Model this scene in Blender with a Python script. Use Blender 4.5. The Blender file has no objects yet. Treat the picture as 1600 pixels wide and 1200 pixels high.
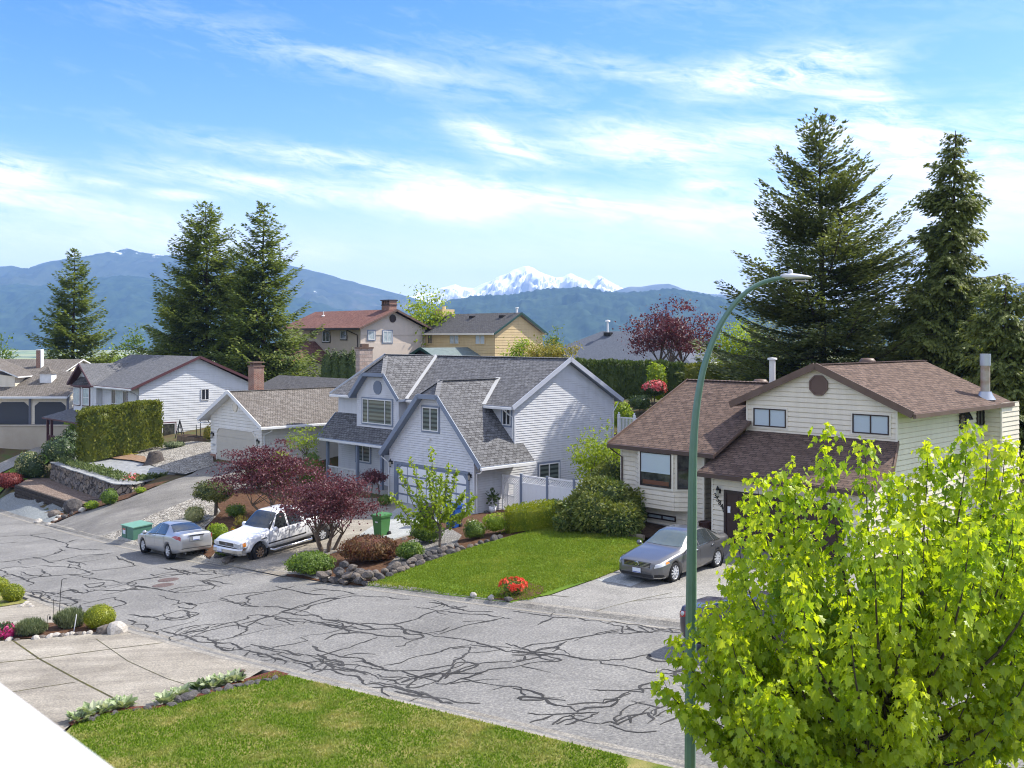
import bpy, bmesh, math, random
import numpy as np
from mathutils import Vector, Matrix

S = bpy.context.scene
COL = S.collection
rad = math.radians
HEYE, FPX, CX, CY = 7.04, 1580.0, 800.0, 525.0      # eye height, focal length and horizon measured in the photograph's own pixels

# ------------------------------------------------------------------ camera, sky, sun, exposure
cam_d = bpy.data.cameras.new('camera')
cam = bpy.data.objects.new('camera', cam_d)
COL.objects.link(cam)
cam.location = (0, 0, HEYE)
cam.rotation_euler = (rad(90), 0, 0)
cam_d.sensor_width = 36.0
cam_d.lens = 36.0 * FPX / 1600
cam_d.shift_y = -(600 - CY) / 1600
cam_d.clip_start = 0.05
cam_d.clip_end = 60000
cam_d.dof.use_dof = True
cam_d.dof.focus_distance = 42
cam_d.dof.aperture_fstop = 8.0
S.camera = cam

SUN_AZ, SUN_EL = rad(67.5), rad(47.5)
SKY_STRENGTH, SUN_STRENGTH, EXPOSURE = 0.15, 4.15, 0.95
S.view_settings.view_transform = 'Standard'
S.view_settings.look = 'None'
S.view_settings.exposure = EXPOSURE
S.view_settings.gamma = 1.0
S.view_settings.use_curve_mapping = False
S.cycles.use_denoising = True
S.cycles.filter_width = 1.1
S.cycles.max_bounces = 8
S.cycles.transparent_max_bounces = 8
S.cycles.volume_bounces = 2

sun_d = bpy.data.lights.new('sun', 'SUN')
sun_d.energy = SUN_STRENGTH
sun_d.angle = rad(0.53)
sun_d.color = (1.0, 0.95, 0.86)
sun = bpy.data.objects.new('sun', sun_d)
COL.objects.link(sun)
to_sun = Vector((math.cos(SUN_EL) * math.sin(SUN_AZ), math.cos(SUN_EL) * math.cos(SUN_AZ), math.sin(SUN_EL)))
sun.rotation_euler = to_sun.to_track_quat('Z', 'Y').to_euler()
sun.location = (60, 20, 80)

def build_world():
 w = bpy.data.worlds.new('World')
 S.world = w
 w.use_nodes = True
 nt = w.node_tree
 N, L = nt.nodes, nt.links
 N.clear()
 out = N.new('ShaderNodeOutputWorld')
 bg = N.new('ShaderNodeBackground')
 bg.inputs['Strength'].default_value = SKY_STRENGTH
 L.new(bg.outputs[0], out.inputs[0])
 sky = N.new('ShaderNodeTexSky')
 sky.sky_type = 'NISHITA'
 sky.sun_disc = False
 sky.sun_elevation = SUN_EL
 sky.sun_rotation = SUN_AZ
 sky.altitude = 100
 sky.air_density = 1.0
 sky.dust_density = 0.6
 sky.ozone_density = 2.5
 hs = N.new('ShaderNodeHueSaturation')
 hs.inputs['Hue'].default_value = 0.511
 hs.inputs['Saturation'].default_value = 1.42
 hs.inputs['Value'].default_value = 0.92
 tone = N.new('ShaderNodeMix')
 tone.data_type, tone.blend_type = 'RGBA', 'MULTIPLY'
 tone.inputs[0].default_value = 1.0
 tone.inputs[7].default_value = (1.0, 0.95, 0.985, 1)
 L.new(sky.outputs[0], tone.inputs[6])
 L.new(tone.outputs[2], hs.inputs['Color'])

 def M(op, a, b=None, c=None, clamp=False):
  n = N.new('ShaderNodeMath')
  n.operation = op
  n.use_clamp = clamp
  for i, x in enumerate((a, b, c)):
   if x is None:
    continue
   if isinstance(x, (int, float)):
    n.inputs[i].default_value = x
   else:
    L.new(x, n.inputs[i])
  return n.outputs[0]
 tc = N.new('ShaderNodeTexCoord')
 sp = N.new('ShaderNodeSeparateXYZ')
 L.new(tc.outputs['Generated'], sp.inputs[0])
 az = M('ARCTAN2', sp.outputs[0], sp.outputs[1])
 el = M('ARCSINE', sp.outputs[2])

 def noise(sx, sy, rot, scale, detail, rough, dist, ox=0.0):
  cb = N.new('ShaderNodeCombineXYZ')
  L.new(M('ADD', M('MULTIPLY', az, sx), M('MULTIPLY', el, rot * sx)), cb.inputs[0])
  L.new(M('ADD', M('MULTIPLY', el, sy), M('MULTIPLY', az, -rot * sy)), cb.inputs[1])
  cb.inputs[2].default_value = ox
  n = N.new('ShaderNodeTexNoise')
  n.inputs['Scale'].default_value = scale
  n.inputs['Detail'].default_value = detail
  n.inputs['Roughness'].default_value = rough
  n.inputs['Distortion'].default_value = dist
  L.new(cb.outputs[0], n.inputs['Vector'])
  return n.outputs['Fac']
 n1 = noise(3.0, 17.0, -0.12, 1.9, 10, 0.66, 1.0, 3.1)
 n2 = noise(9.0, 34.0, -0.2, 2.4, 9, 0.7, 0.8, 7.7)
 nw = noise(4.0, 4.0, 0.0, 2.0, 4, 0.55, 0.0, 1.3)
 # wispy bands of cirrus and two low puffs: centre, half-lengths (photo pixels, turned into angles), tilt, strength
 blobs = [(1225, 112, 130, 30, -4, 1.15), (1375, 195, 120, 48, 38, 0.85), (1120, 226, 270, 34, -2, 0.75), (1460, 235, 200, 50, -8, 0.6),
             (540, 252, 230, 17, 7, 0.85), (780, 220, 80, 22, 22, 1.0), (430, 292, 210, 18, 7, 1.05), (705, 318, 88, 24, 2, 1.5),
             (30, 262, 62, 22, 6, 1.35), (120, 322, 210, 22, 10, 0.95), (900, 322, 270, 22, 6, 0.95), (1102, 293, 34, 7, 0, 1.3),
             (560, 96, 270, 24, 8, 0.42), (1020, 110, 240, 22, 8, 0.4), (160, 284, 45, 8, 4, 1.0), (275, 304, 55, 9, 3, 0.95),
             (1260, 345, 340, 42, 0, 0.7), (1520, 300, 190, 60, 0, 0.5), (1060, 262, 220, 30, 24, 0.5), (650, 400, 900, 30, 0, 0.2),
             (200, 376, 420, 20, 4, 0.5), (-200, 260, 200, 40, 6, 0.8), (1750, 260, 200, 50, -8, 0.7), (800, -120, 500, 60, 8, 0.5),
             (-700, 300, 400, 60, 8, 0.8), (2400, 250, 500, 60, -8, 0.8)]
 mask = None
 for (px, py, hx, hy, tilt, k) in blobs:
  a0 = math.atan((px - CX) / FPX)
  cs = math.cos(a0)
  e0 = math.atan((CY - py) / FPX * cs)
  sx, sy = hx / FPX * cs * cs, hy / FPX * cs
  t = -rad(tilt)
  da = M('SUBTRACT', az, a0)
  de = M('SUBTRACT', el, e0)
  u = M('ADD', M('MULTIPLY', da, math.cos(t) / sx), M('MULTIPLY', de, math.sin(t) / sx))
  v = M('ADD', M('MULTIPLY', da, -math.sin(t) / sy), M('MULTIPLY', de, math.cos(t) / sy))
  v = M('ADD', v, M('MULTIPLY', M('SUBTRACT', nw, 0.5), 1.6))
  q = M('ADD', M('MULTIPLY', u, u), M('MULTIPLY', v, v))
  g = M('MULTIPLY', M('POWER', 2.718, M('MULTIPLY', q, -1.0)), k)
  mask = g if mask is None else M('ADD', mask, g)
 def ss(x, lo, hi):
  n = N.new('ShaderNodeMapRange')
  n.interpolation_type = 'SMOOTHSTEP'
  n.inputs['From Min'].default_value = lo
  n.inputs['From Max'].default_value = hi
  L.new(x, n.inputs['Value'])
  return n.outputs[0]
 # high cloud added overhead and behind us, out of view, for neutral fill light
 fill_cloud = M('MAXIMUM', ss(el, 0.50, 0.85), ss(M('ABSOLUTE', az), 0.85, 1.4))
 mask = M('ADD', mask, M('MULTIPLY', fill_cloud, 0.85))
 nz = M('ADD', M('MULTIPLY', n1, 0.55), M('MULTIPLY', n2, 0.45))
 d = M('MULTIPLY', mask, M('ADD', M('MULTIPLY', nz, 4.6), -1.62))
 d = M('ADD', d, M('MULTIPLY', M('SUBTRACT', nz, 0.52), 0.55))
 dens = M('MULTIPLY', M('SMOOTH_MIN', M('MAXIMUM', d, 0.0), 1.0, 0.35), 0.94, clamp=True)
 mix = N.new('ShaderNodeMix')
 mix.data_type = 'RGBA'
 L.new(dens, mix.inputs[0])
 low = N.new('ShaderNodeMix')           # the pale air close to the skyline
 low.data_type = 'RGBA'
 L.new(M('MULTIPLY', M('SUBTRACT', 1.0, ss(el, 0.0, 0.185)), 0.92), low.inputs[0])
 L.new(hs.outputs[0], low.inputs[6])
 low.inputs[7].default_value = (4.85, 4.95, 5.45, 1)
 L.new(low.outputs[2], mix.inputs[6])
 mix.inputs[7].default_value = (5.6, 5.65, 5.85, 1)
 L.new(mix.outputs[2], bg.inputs['Color'])

build_world()

# ------------------------------------------------------------------ small helpers
LABELS = {}

def tag(o, label=None, cat=None, group=None, kind=None):
 if label:
  o['label'] = label
 if cat:
  o['category'] = cat
 if group:
  o['group'] = group
 if kind:
  o['kind'] = kind
 return o

def thing(name, label, cat, loc=(0, 0, 0), rz=0.0, group=None):
 o = bpy.data.objects.new(name, None)
 COL.objects.link(o)
 o.empty_display_size = 0.3
 o.location = loc
 o.rotation_euler = (0, 0, rz)
 return tag(o, label, cat, group)

def wloc(o):
 p = Vector((0, 0, 0))
 while o is not None:
  p += Vector(o.location)
  o = o.parent
 return p

def link_mesh(name, me, parent=None, local=False):
 o = bpy.data.objects.new(name, me)
 COL.objects.link(o)
 if parent is not None:
  o.parent = parent
  if not local:
   o.location = -wloc(parent)
 return o

def copy_tree(o, parent=None):
 c = o.copy()
 COL.objects.link(c)
 c.parent = parent
 for ch in list(o.children):
  copy_tree(ch, c)
 return c

class Frame:
 """A house's own axes: r along the street (to the right), b away from the street, z up."""

 def __init__(s, X, Y, Z, ang=-46.0):
  s.o = Vector((X, Y, Z))
  a = rad(ang)
  s.r = Vector((math.cos(a), math.sin(a), 0))
  s.b = Vector((-math.sin(a), math.cos(a), 0))

 def __call__(s, p):
  return s.o + s.r * p[0] + s.b * p[1] + Vector((0, 0, p[2]))

 def front(s, px, py, b):      # where a line of sight meets the wall plane b = const -> (r, z)
  u, v = (px - CX) / FPX, (CY - py) / FPX
  q = s.o + s.b * b
  r = (u * q.y - q.x) / (s.r.x - u * s.r.y)
  Y = q.y + s.r.y * r
  return r, HEYE + v * Y - s.o.z

 def side(s, px, py, r):       # the same for the plane r = const -> (b, z)
  u, v = (px - CX) / FPX, (CY - py) / FPX
  q = s.o + s.r * r
  b = (u * q.y - q.x) / (s.b.x - u * s.b.y)
  Y = q.y + s.b.y * b
  return b, HEYE + v * Y - s.o.z

def at(px, py, Y):
 return Vector(((px - CX) / FPX * Y, Y, HEYE + (CY - py) / FPX * Y))

class MB:
 """Collects polygons and links them as ONE mesh object."""

 def __init__(s, F=None):
  s.v, s.f, s.m, s.uv, s.sm = [], [], [], [], []
  s.F = F

 def P(s, p):
  q = s.F(p) if s.F else Vector(p)
  s.v.append((q[0], q[1], q[2]))
  return len(s.v) - 1

 def poly(s, pts, m=0, uv=None, smooth=False):
  s.f.append([s.P(p) for p in pts])
  s.m.append(m)
  s.uv.append(uv)
  s.sm.append(smooth)

 def faces(s, pts, fs, m=0, smooth=False):
  b = len(s.v)
  for p in pts:
   s.P(p)
  for f in fs:
   s.f.append([b + i for i in f])
   s.m.append(m)
   s.uv.append(None)
   s.sm.append(smooth)

 def box(s, a, b, m=0):
  x0, y0, z0 = [min(a[i], b[i]) for i in range(3)]
  x1, y1, z1 = [max(a[i], b[i]) for i in range(3)]
  p = [(x0, y0, z0), (x1, y0, z0), (x1, y1, z0), (x0, y1, z0), (x0, y0, z1), (x1, y0, z1), (x1, y1, z1), (x0, y1, z1)]
  s.faces(p, [(0, 3, 2, 1), (4, 5, 6, 7), (0, 1, 5, 4), (1, 2, 6, 5), (2, 3, 7, 6), (3, 0, 4, 7)], m)

 def beam(s, p0, p1, w, h, m=0, up=(0, 0, 1), drop=0.5):
  """A board from p0 to p1, w wide, h high; drop = how much of h hangs below the line."""
  p0, p1, up = Vector(p0), Vector(p1), Vector(up)
  d = (p1 - p0).normalized()
  sd = d.cross(up)
  if sd.length < 1e-5:
   sd = d.cross(Vector((0, 1, 0)))
  sd.normalize()
  un = sd.cross(d).normalized()
  lo, hi = -h * drop, h * (1 - drop)
  p = []
  for q in (p0, p1):
   for (a, c) in ((-w / 2, lo), (w / 2, lo), (w / 2, hi), (-w / 2, hi)):
    p.append(q + sd * a + un * c)
  s.faces(p, [(0, 1, 2, 3), (7, 6, 5, 4), (0, 4, 5, 1), (1, 5, 6, 2), (2, 6, 7, 3), (3, 7, 4, 0)], m)

 def tube(s, path, radii, n=8, m=0, smooth=True, caps=True):
  path = [Vector(p) for p in path]
  if isinstance(radii, (int, float)):
   radii = [radii] * len(path)
  pts, fs = [], []
  ref = Vector((0, 0, 1))
  for i, p in enumerate(path):
   d = (path[min(i + 1, len(path) - 1)] - path[max(i - 1, 0)])
   d = d.normalized() if d.length > 1e-9 else Vector((0, 0, 1))
   if abs(d.dot(ref)) > 0.95:
    ref = Vector((1, 0, 0)) if abs(d.x) < 0.9 else Vector((0, 1, 0))
   a = d.cross(ref).normalized()
   c = a.cross(d).normalized()
   ref = c
   for k in range(n):
    t = 2 * math.pi * k / n
    pts.append(p + (a * math.cos(t) + c * math.sin(t)) * radii[i])
  for i in range(len(path) - 1):
   for k in range(n):
    k2 = (k + 1) % n
    fs.append((i * n + k, i * n + k2, (i + 1) * n + k2, (i + 1) * n + k))
  s.faces(pts, fs, m, smooth)
  if caps:
   e = (len(path) - 1) * n
   s.faces(pts, [tuple(range(n - 1, -1, -1)), tuple(range(e, e + n))], m)

 def lathe(s, prof, c=(0, 0, 0), ax='z', n=24, m=0, smooth=True):
  """prof: (radius, height) pairs turned round an axis through c."""
  c = Vector(c)
  A = {'z': ((1, 0, 0), (0, 1, 0), (0, 0, 1)), 'y': ((1, 0, 0), (0, 0, 1), (0, 1, 0)), 'x': ((0, 1, 0), (0, 0, 1), (1, 0, 0))}[ax]
  A = [Vector(q) for q in A]
  pts, fs = [], []
  for (r, h) in prof:
   for k in range(n):
    t = 2 * math.pi * k / n
    pts.append(c + A[0] * (r * math.cos(t)) + A[1] * (r * math.sin(t)) + A[2] * h)
  for i in range(len(prof) - 1):
   for k in range(n):
    k2 = (k + 1) % n
    fs.append((i * n + k, i * n + k2, (i + 1) * n + k2, (i + 1) * n + k))
  s.faces(pts, fs, m, smooth)

 def mesh(s, name, mats):
  me = bpy.data.meshes.new(name)
  me.from_pydata(s.v, [], s.f)
  mats = mats if isinstance(mats, (list, tuple)) else [mats]
  for q in mats:
   me.materials.append(q)
  me.polygons.foreach_set('material_index', s.m)
  me.polygons.foreach_set('use_smooth', s.sm)
  if any(u is not None for u in s.uv):
   lay = me.uv_layers.new(name='UVMap')
   for p, u in zip(me.polygons, s.uv):
    if u is not None:
     for li, q in zip(p.loop_indices, u):
      lay.data[li].uv = q
  me.update()
  return me

 def build_pieces(s, name, mats, parent=None, local=False):
  """Each closed board of the list becomes an object of its own."""
  n0 = 0
  groups, used = [], {}
  for f, m, uv, sm in zip(s.f, s.m, s.uv, s.sm):
   k = min(f) // 8
   groups.append(k)
  out = []
  for k in sorted(set(groups)):
   b = MB()
   for i, g in enumerate(groups):
    if g == k:
     base = len(b.v)
     b.v += [s.v[j] for j in s.f[i]]
     b.f.append(list(range(base, base + len(s.f[i])))); b.m.append(s.m[i]); b.uv.append(s.uv[i]); b.sm.append(s.sm[i])
   out.append(b.build(name, mats, parent, local))
  return out

 def build(s, name, mats, parent=None, local=False, label=None):
  o = link_mesh(name, s.mesh(name, mats), parent, local)
  if label:
   o['label'] = label
  return o

# ------------------------------------------------------------------ materials
def _nt(name):
 m = bpy.data.materials.new(name)
 m.use_nodes = True
 nt = m.node_tree
 return m, nt, nt.nodes['Principled BSDF'], nt.nodes['Material Output']

def rgba(c):
 return (c[0], c[1], c[2], 1)

def add_noise(nt, scale, detail=4, rough=0.6, coord='Object', vec=None):
 if vec is None:
  tc = nt.nodes.new('ShaderNodeTexCoord')
  vec = tc.outputs[coord]
 n = nt.nodes.new('ShaderNodeTexNoise')
 n.inputs['Scale'].default_value = scale
 n.inputs['Detail'].default_value = detail
 n.inputs['Roughness'].default_value = rough
 nt.links.new(vec, n.inputs['Vector'])
 return n.outputs['Fac']

def ramp(nt, fac, stops):
 r = nt.nodes.new('ShaderNodeValToRGB')
 e = r.color_ramp.elements
 while len(e) < len(stops):
  e.new(0.5)
 for q, (p, c) in zip(e, stops):
  q.position = p
  q.color = rgba(c)
 nt.links.new(fac, r.inputs[0])
 return r.outputs[0]

def mixc(nt, fac, a, b, mode='MIX'):
 m = nt.nodes.new('ShaderNodeMix')
 m.data_type = 'RGBA'
 m.blend_type = mode
 for i, x in ((0, fac), (6, a), (7, b)):
  if isinstance(x, (int, float)):
   m.inputs[i].default_value = x
  elif isinstance(x, (tuple, list)):
   m.inputs[i].default_value = rgba(x)
  else:
   nt.links.new(x, m.inputs[i])
 return m.outputs[2]

def add_bump(nt, bs, height, strength, dist=0.02):
 b = nt.nodes.new('ShaderNodeBump')
 b.inputs['Strength'].default_value = strength
 b.inputs['Distance'].default_value = dist
 nt.links.new(height, b.inputs['Height'])
 nt.links.new(b.outputs[0], bs.inputs['Normal'])

def mat(name, col, rough=0.7, spec=0.3, metal=0.0, col2=None, vscale=1.5, bump=0.0, bscale=40, coat=0.0, bdist=0.02, detail=5, lo=0.35, hi=0.65):
 m, nt, bs, out = _nt(name)
 bs.inputs['Roughness'].default_value = rough
 bs.inputs['Specular IOR Level'].default_value = spec
 bs.inputs['Metallic'].default_value = metal
 if coat:
  bs.inputs['Coat Weight'].default_value = coat
  bs.inputs['Coat Roughness'].default_value = 0.05
 if col2 is None:
  bs.inputs['Base Color'].default_value = rgba(col)
 else:
  f = add_noise(nt, vscale, detail)
  nt.links.new(ramp(nt, f, [(lo, col), (hi, col2)]), bs.inputs['Base Color'])
 if bump:
  add_bump(nt, bs, add_noise(nt, bscale, 3), bump, bdist)
 return m

def shingle_mat(name, c1, c2, c3, blotch, w=0.33, h=0.16, mort=(0.028, 0.026, 0.026), mortar=0.017, bumpd=0.012):
 m, nt, bs, out = _nt(name)
 bs.inputs['Roughness'].default_value = 0.9
 bs.inputs['Specular IOR Level'].default_value = 0.15
 uv = nt.nodes.new('ShaderNodeUVMap')
 uv.uv_map = 'UVMap'
 br = nt.nodes.new('ShaderNodeTexBrick')
 br.offset = 0.37
 br.inputs['Scale'].default_value = 1.0
 br.inputs['Brick Width'].default_value = w
 br.inputs['Row Height'].default_value = h
 br.inputs['Mortar Size'].default_value = mortar
 br.inputs['Mortar Smooth'].default_value = 0.05
 br.inputs['Bias'].default_value = -0.1
 br.inputs['Color1'].default_value = rgba(c1)
 br.inputs['Color2'].default_value = rgba(c2)
 br.inputs['Mortar'].default_value = rgba(mort)
 nt.links.new(uv.outputs[0], br.inputs['Vector'])
 mp = nt.nodes.new('ShaderNodeMapping')
 mp.inputs['Scale'].default_value = (1.3, 2.6, 1)
 nt.links.new(uv.outputs[0], mp.inputs[0])
 f1 = add_noise(nt, 2.2, 3, 0.6, vec=mp.outputs[0])
 c = mixc(nt, ramp(nt, f1, [(0.46, (0, 0, 0)), (0.7, (0.6, 0.6, 0.6))]), br.outputs['Color'], c3)
 f2 = add_noise(nt, 0.33, 5, 0.62, vec=uv.outputs[0])
 c = mixc(nt, ramp(nt, f2, [(0.40, (0, 0, 0)), (0.72, (0.62, 0.62, 0.62))]), c, blotch)
 f3 = add_noise(nt, 55, 2, 0.6, vec=uv.outputs[0])
 c = mixc(nt, 0.5, c, ramp(nt, f3, [(0.3, (0.55, 0.55, 0.55)), (0.7, (1.35, 1.35, 1.35))]), 'MULTIPLY')
 nt.links.new(c, bs.inputs['Base Color'])
 # each course is a wedge that is thickest at its lower edge
 sp = nt.nodes.new('ShaderNodeSeparateXYZ')
 nt.links.new(uv.outputs[0], sp.inputs[0])
 md = nt.nodes.new('ShaderNodeMath')
 md.operation = 'DIVIDE'
 nt.links.new(sp.outputs[1], md.inputs[0])
 md.inputs[1].default_value = h
 fr = nt.nodes.new('ShaderNodeMath')
 fr.operation = 'FRACT'
 nt.links.new(md.outputs[0], fr.inputs[0])
 iv = nt.nodes.new('ShaderNodeMath')
 iv.operation = 'SUBTRACT'
 iv.inputs[0].default_value = 1.0
 nt.links.new(fr.outputs[0], iv.inputs[1])
 ad = nt.nodes.new('ShaderNodeMath')
 ad.operation = 'MULTIPLY_ADD'
 nt.links.new(f3, ad.inputs[0])
 ad.inputs[1].default_value = 0.5
 nt.links.new(iv.outputs[0], ad.inputs[2])
 add_bump(nt, bs, ad.outputs[0], 0.8, bumpd)
 return m

def brick_mat(name, c1, c2, mort, w=0.22, h=0.075, mortar=0.012, bump=0.5):
 m, nt, bs, out = _nt(name)
 bs.inputs['Roughness'].default_value = 0.9
 uv = nt.nodes.new('ShaderNodeUVMap')
 uv.uv_map = 'UVMap'
 br = nt.nodes.new('ShaderNodeTexBrick')
 for k, v in (('Scale', 1.0), ('Brick Width', w), ('Row Height', h), ('Mortar Size', mortar), ('Bias', 0.0)):
  br.inputs[k].default_value = v
 br.inputs['Color1'].default_value = rgba(c1)
 br.inputs['Color2'].default_value = rgba(c2)
 br.inputs['Mortar'].default_value = rgba(mort)
 nt.links.new(uv.outputs[0], br.inputs['Vector'])
 f = add_noise(nt, 9, 4, vec=uv.outputs[0])
 c = mixc(nt, 0.7, br.outputs['Color'], ramp(nt, f, [(0.3, (0.6, 0.6, 0.6)), (0.7, (1.25, 1.2, 1.15))]), 'MULTIPLY')
 nt.links.new(c, bs.inputs['Base Color'])
 inv = nt.nodes.new('ShaderNodeMath')
 inv.operation = 'SUBTRACT'
 inv.inputs[0].default_value = 1
 nt.links.new(br.outputs['Fac'], inv.inputs[1])
 add_bump(nt, bs, inv.outputs[0], bump, 0.015)
 return m

def leaf_mat(name, ca, cb, cc, trans=0.35, rough=0.5, scale=0.7, tcol=None, spec=0.35):
 """Leaf colours vary from leaf to leaf ('tint' is one random number per leaf) and from limb to limb (noise)."""
 m, nt, bs, out = _nt(name)
 at_ = nt.nodes.new('ShaderNodeAttribute')
 at_.attribute_name = 'tint'
 f = add_noise(nt, scale, 3, 0.6)
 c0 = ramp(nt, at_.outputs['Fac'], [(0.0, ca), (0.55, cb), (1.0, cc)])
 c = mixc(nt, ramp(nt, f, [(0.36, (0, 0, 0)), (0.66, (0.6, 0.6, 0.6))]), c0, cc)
 nt.links.new(c, bs.inputs['Base Color'])
 bs.inputs['Roughness'].default_value = rough
 bs.inputs['Specular IOR Level'].default_value = spec
 if trans > 0:
  tr = nt.nodes.new('ShaderNodeBsdfTranslucent')
  nt.links.new(mixc(nt, 1.0, c, tcol or (1.5, 1.5, 0.8), 'MULTIPLY'), tr.inputs['Color'])
  mx = nt.nodes.new('ShaderNodeMixShader')
  mx.inputs[0].default_value = trans
  nt.links.new(bs.outputs[0], mx.inputs[1])
  nt.links.new(tr.outputs[0], mx.inputs[2])
  nt.links.new(mx.outputs[0], out.inputs[0])
 return m

def stone_mat(name, cols, scale=3.0, mortar=None, bump=0.6, coord='Object', edge=0.06, rough=0.9):
 """Stones in a random bond (Voronoi cells): gravel, cobbles or a dry wall."""
 m, nt, bs, out = _nt(name)
 tc = nt.nodes.new('ShaderNodeTexCoord')
 v = nt.nodes.new('ShaderNodeTexVoronoi')
 v.inputs['Scale'].default_value = scale
 nt.links.new(tc.outputs[coord], v.inputs['Vector'])
 sp = nt.nodes.new('ShaderNodeSeparateColor')
 nt.links.new(v.outputs['Color'], sp.inputs[0])
 c = ramp(nt, sp.outputs[0], [(i / max(1, len(cols) - 1), q) for i, q in enumerate(cols)])
 f = add_noise(nt, scale * 5, 3)
 c = mixc(nt, 0.6, c, ramp(nt, f, [(0.3, (0.6, 0.6, 0.6)), (0.7, (1.3, 1.3, 1.3))]), 'MULTIPLY')
 e = nt.nodes.new('ShaderNodeTexVoronoi')
 e.feature = 'DISTANCE_TO_EDGE'
 e.inputs['Scale'].default_value = scale
 nt.links.new(tc.outputs[coord], e.inputs['Vector'])
 mask = ramp(nt, e.outputs['Distance'], [(0.0, (0, 0, 0)), (edge, (1, 1, 1))])
 if mortar:
  c = mixc(nt, mask, mortar, c)
 nt.links.new(c, bs.inputs['Base Color'])
 bs.inputs['Roughness'].default_value = rough
 bs.inputs['Specular IOR Level'].default_value = 0.2
 add_bump(nt, bs, mask, bump, 0.25 / scale)
 return m

def glass_mat(name, col, rough=0.04, spec=0.9, col2=None, band=None):
 """Window glass seen by day: a dark room or a pale blind behind a glossy pane. band = height of zebra-blind stripes."""
 m, nt, bs, out = _nt(name)
 bs.inputs['Roughness'].default_value = 0.55 if band or col2 else 0.25
 bs.inputs['Specular IOR Level'].default_value = 0.3
 bs.inputs['Coat Weight'].default_value = spec
 bs.inputs['Coat Roughness'].default_value = rough
 if band:
  tc = nt.nodes.new('ShaderNodeTexCoord')
  sp = nt.nodes.new('ShaderNodeSeparateXYZ')
  nt.links.new(tc.outputs['Object'], sp.inputs[0])
  a = nt.nodes.new('ShaderNodeMath')
  a.operation = 'DIVIDE'
  nt.links.new(sp.outputs[2], a.inputs[0])
  a.inputs[1].default_value = band
  fr = nt.nodes.new('ShaderNodeMath')
  fr.operation = 'FRACT'
  nt.links.new(a.outputs[0], fr.inputs[0])
  nt.links.new(ramp(nt, fr.outputs[0], [(0.44, col), (0.5, col2)]), bs.inputs['Base Color'])
 elif col2:
  f = add_noise(nt, 3.0, 3)
  nt.links.new(ramp(nt, f, [(0.4, col), (0.6, col2)]), bs.inputs['Base Color'])
 else:
  bs.inputs['Base Color'].default_value = rgba(col)
 return m
# ------------------------------------------------------------------ the lie of the land
HG = Frame(-6.74, 56.0, HEYE - 9.13)          # grey-blue house: garage corner
HB = Frame(7.96, 40.07, HEYE - 8.25)          # brown-roofed house: garage corner

def road_plane(X, Y):
 return HEYE - 7.04 + 0.0537 * X - 0.0456 * Y

FAR_EDGE = [(-60.0, 106.0), (-47.0, 86.5), (-35.6, 70.0), (-28.5, 61.2), (-22.2, 53.5), (-17.4, 47.9), (-12.9, 43.2), (-9.0, 39.4), (-5.4, 36.3), (0.0, 31.75), (4.8, 27.9),
   (12.4, 21.5), (24.0, 11.8), (50.0, -10.0)]
NEAR_EDGE = [(-66.0, 100.0), (-53.5, 81.0), (-42.5, 65.5), (-31.5, 52.2), (-24.0, 43.8), (-18.6, 38.4), (-15.0, 34.4), (-11.7, 31.1), (-6.7, 26.3), (-1.5, 21.9), (4.5, 16.7), (17.0, 6.2), (44.0, -16.6)]

def chaikin(P, n=2):
 for _ in range(n):
  Q = [P[0]]
  for a, b in zip(P[:-1], P[1:]):
   Q += [(a[0] * .75 + b[0] * .25, a[1] * .75 + b[1] * .25), (a[0] * .25 + b[0] * .75, a[1] * .25 + b[1] * .75)]
  P = Q + [P[-1]]
 return P

FAR_EDGE, NEAR_EDGE = chaikin(FAR_EDGE), chaikin(NEAR_EDGE)

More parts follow.
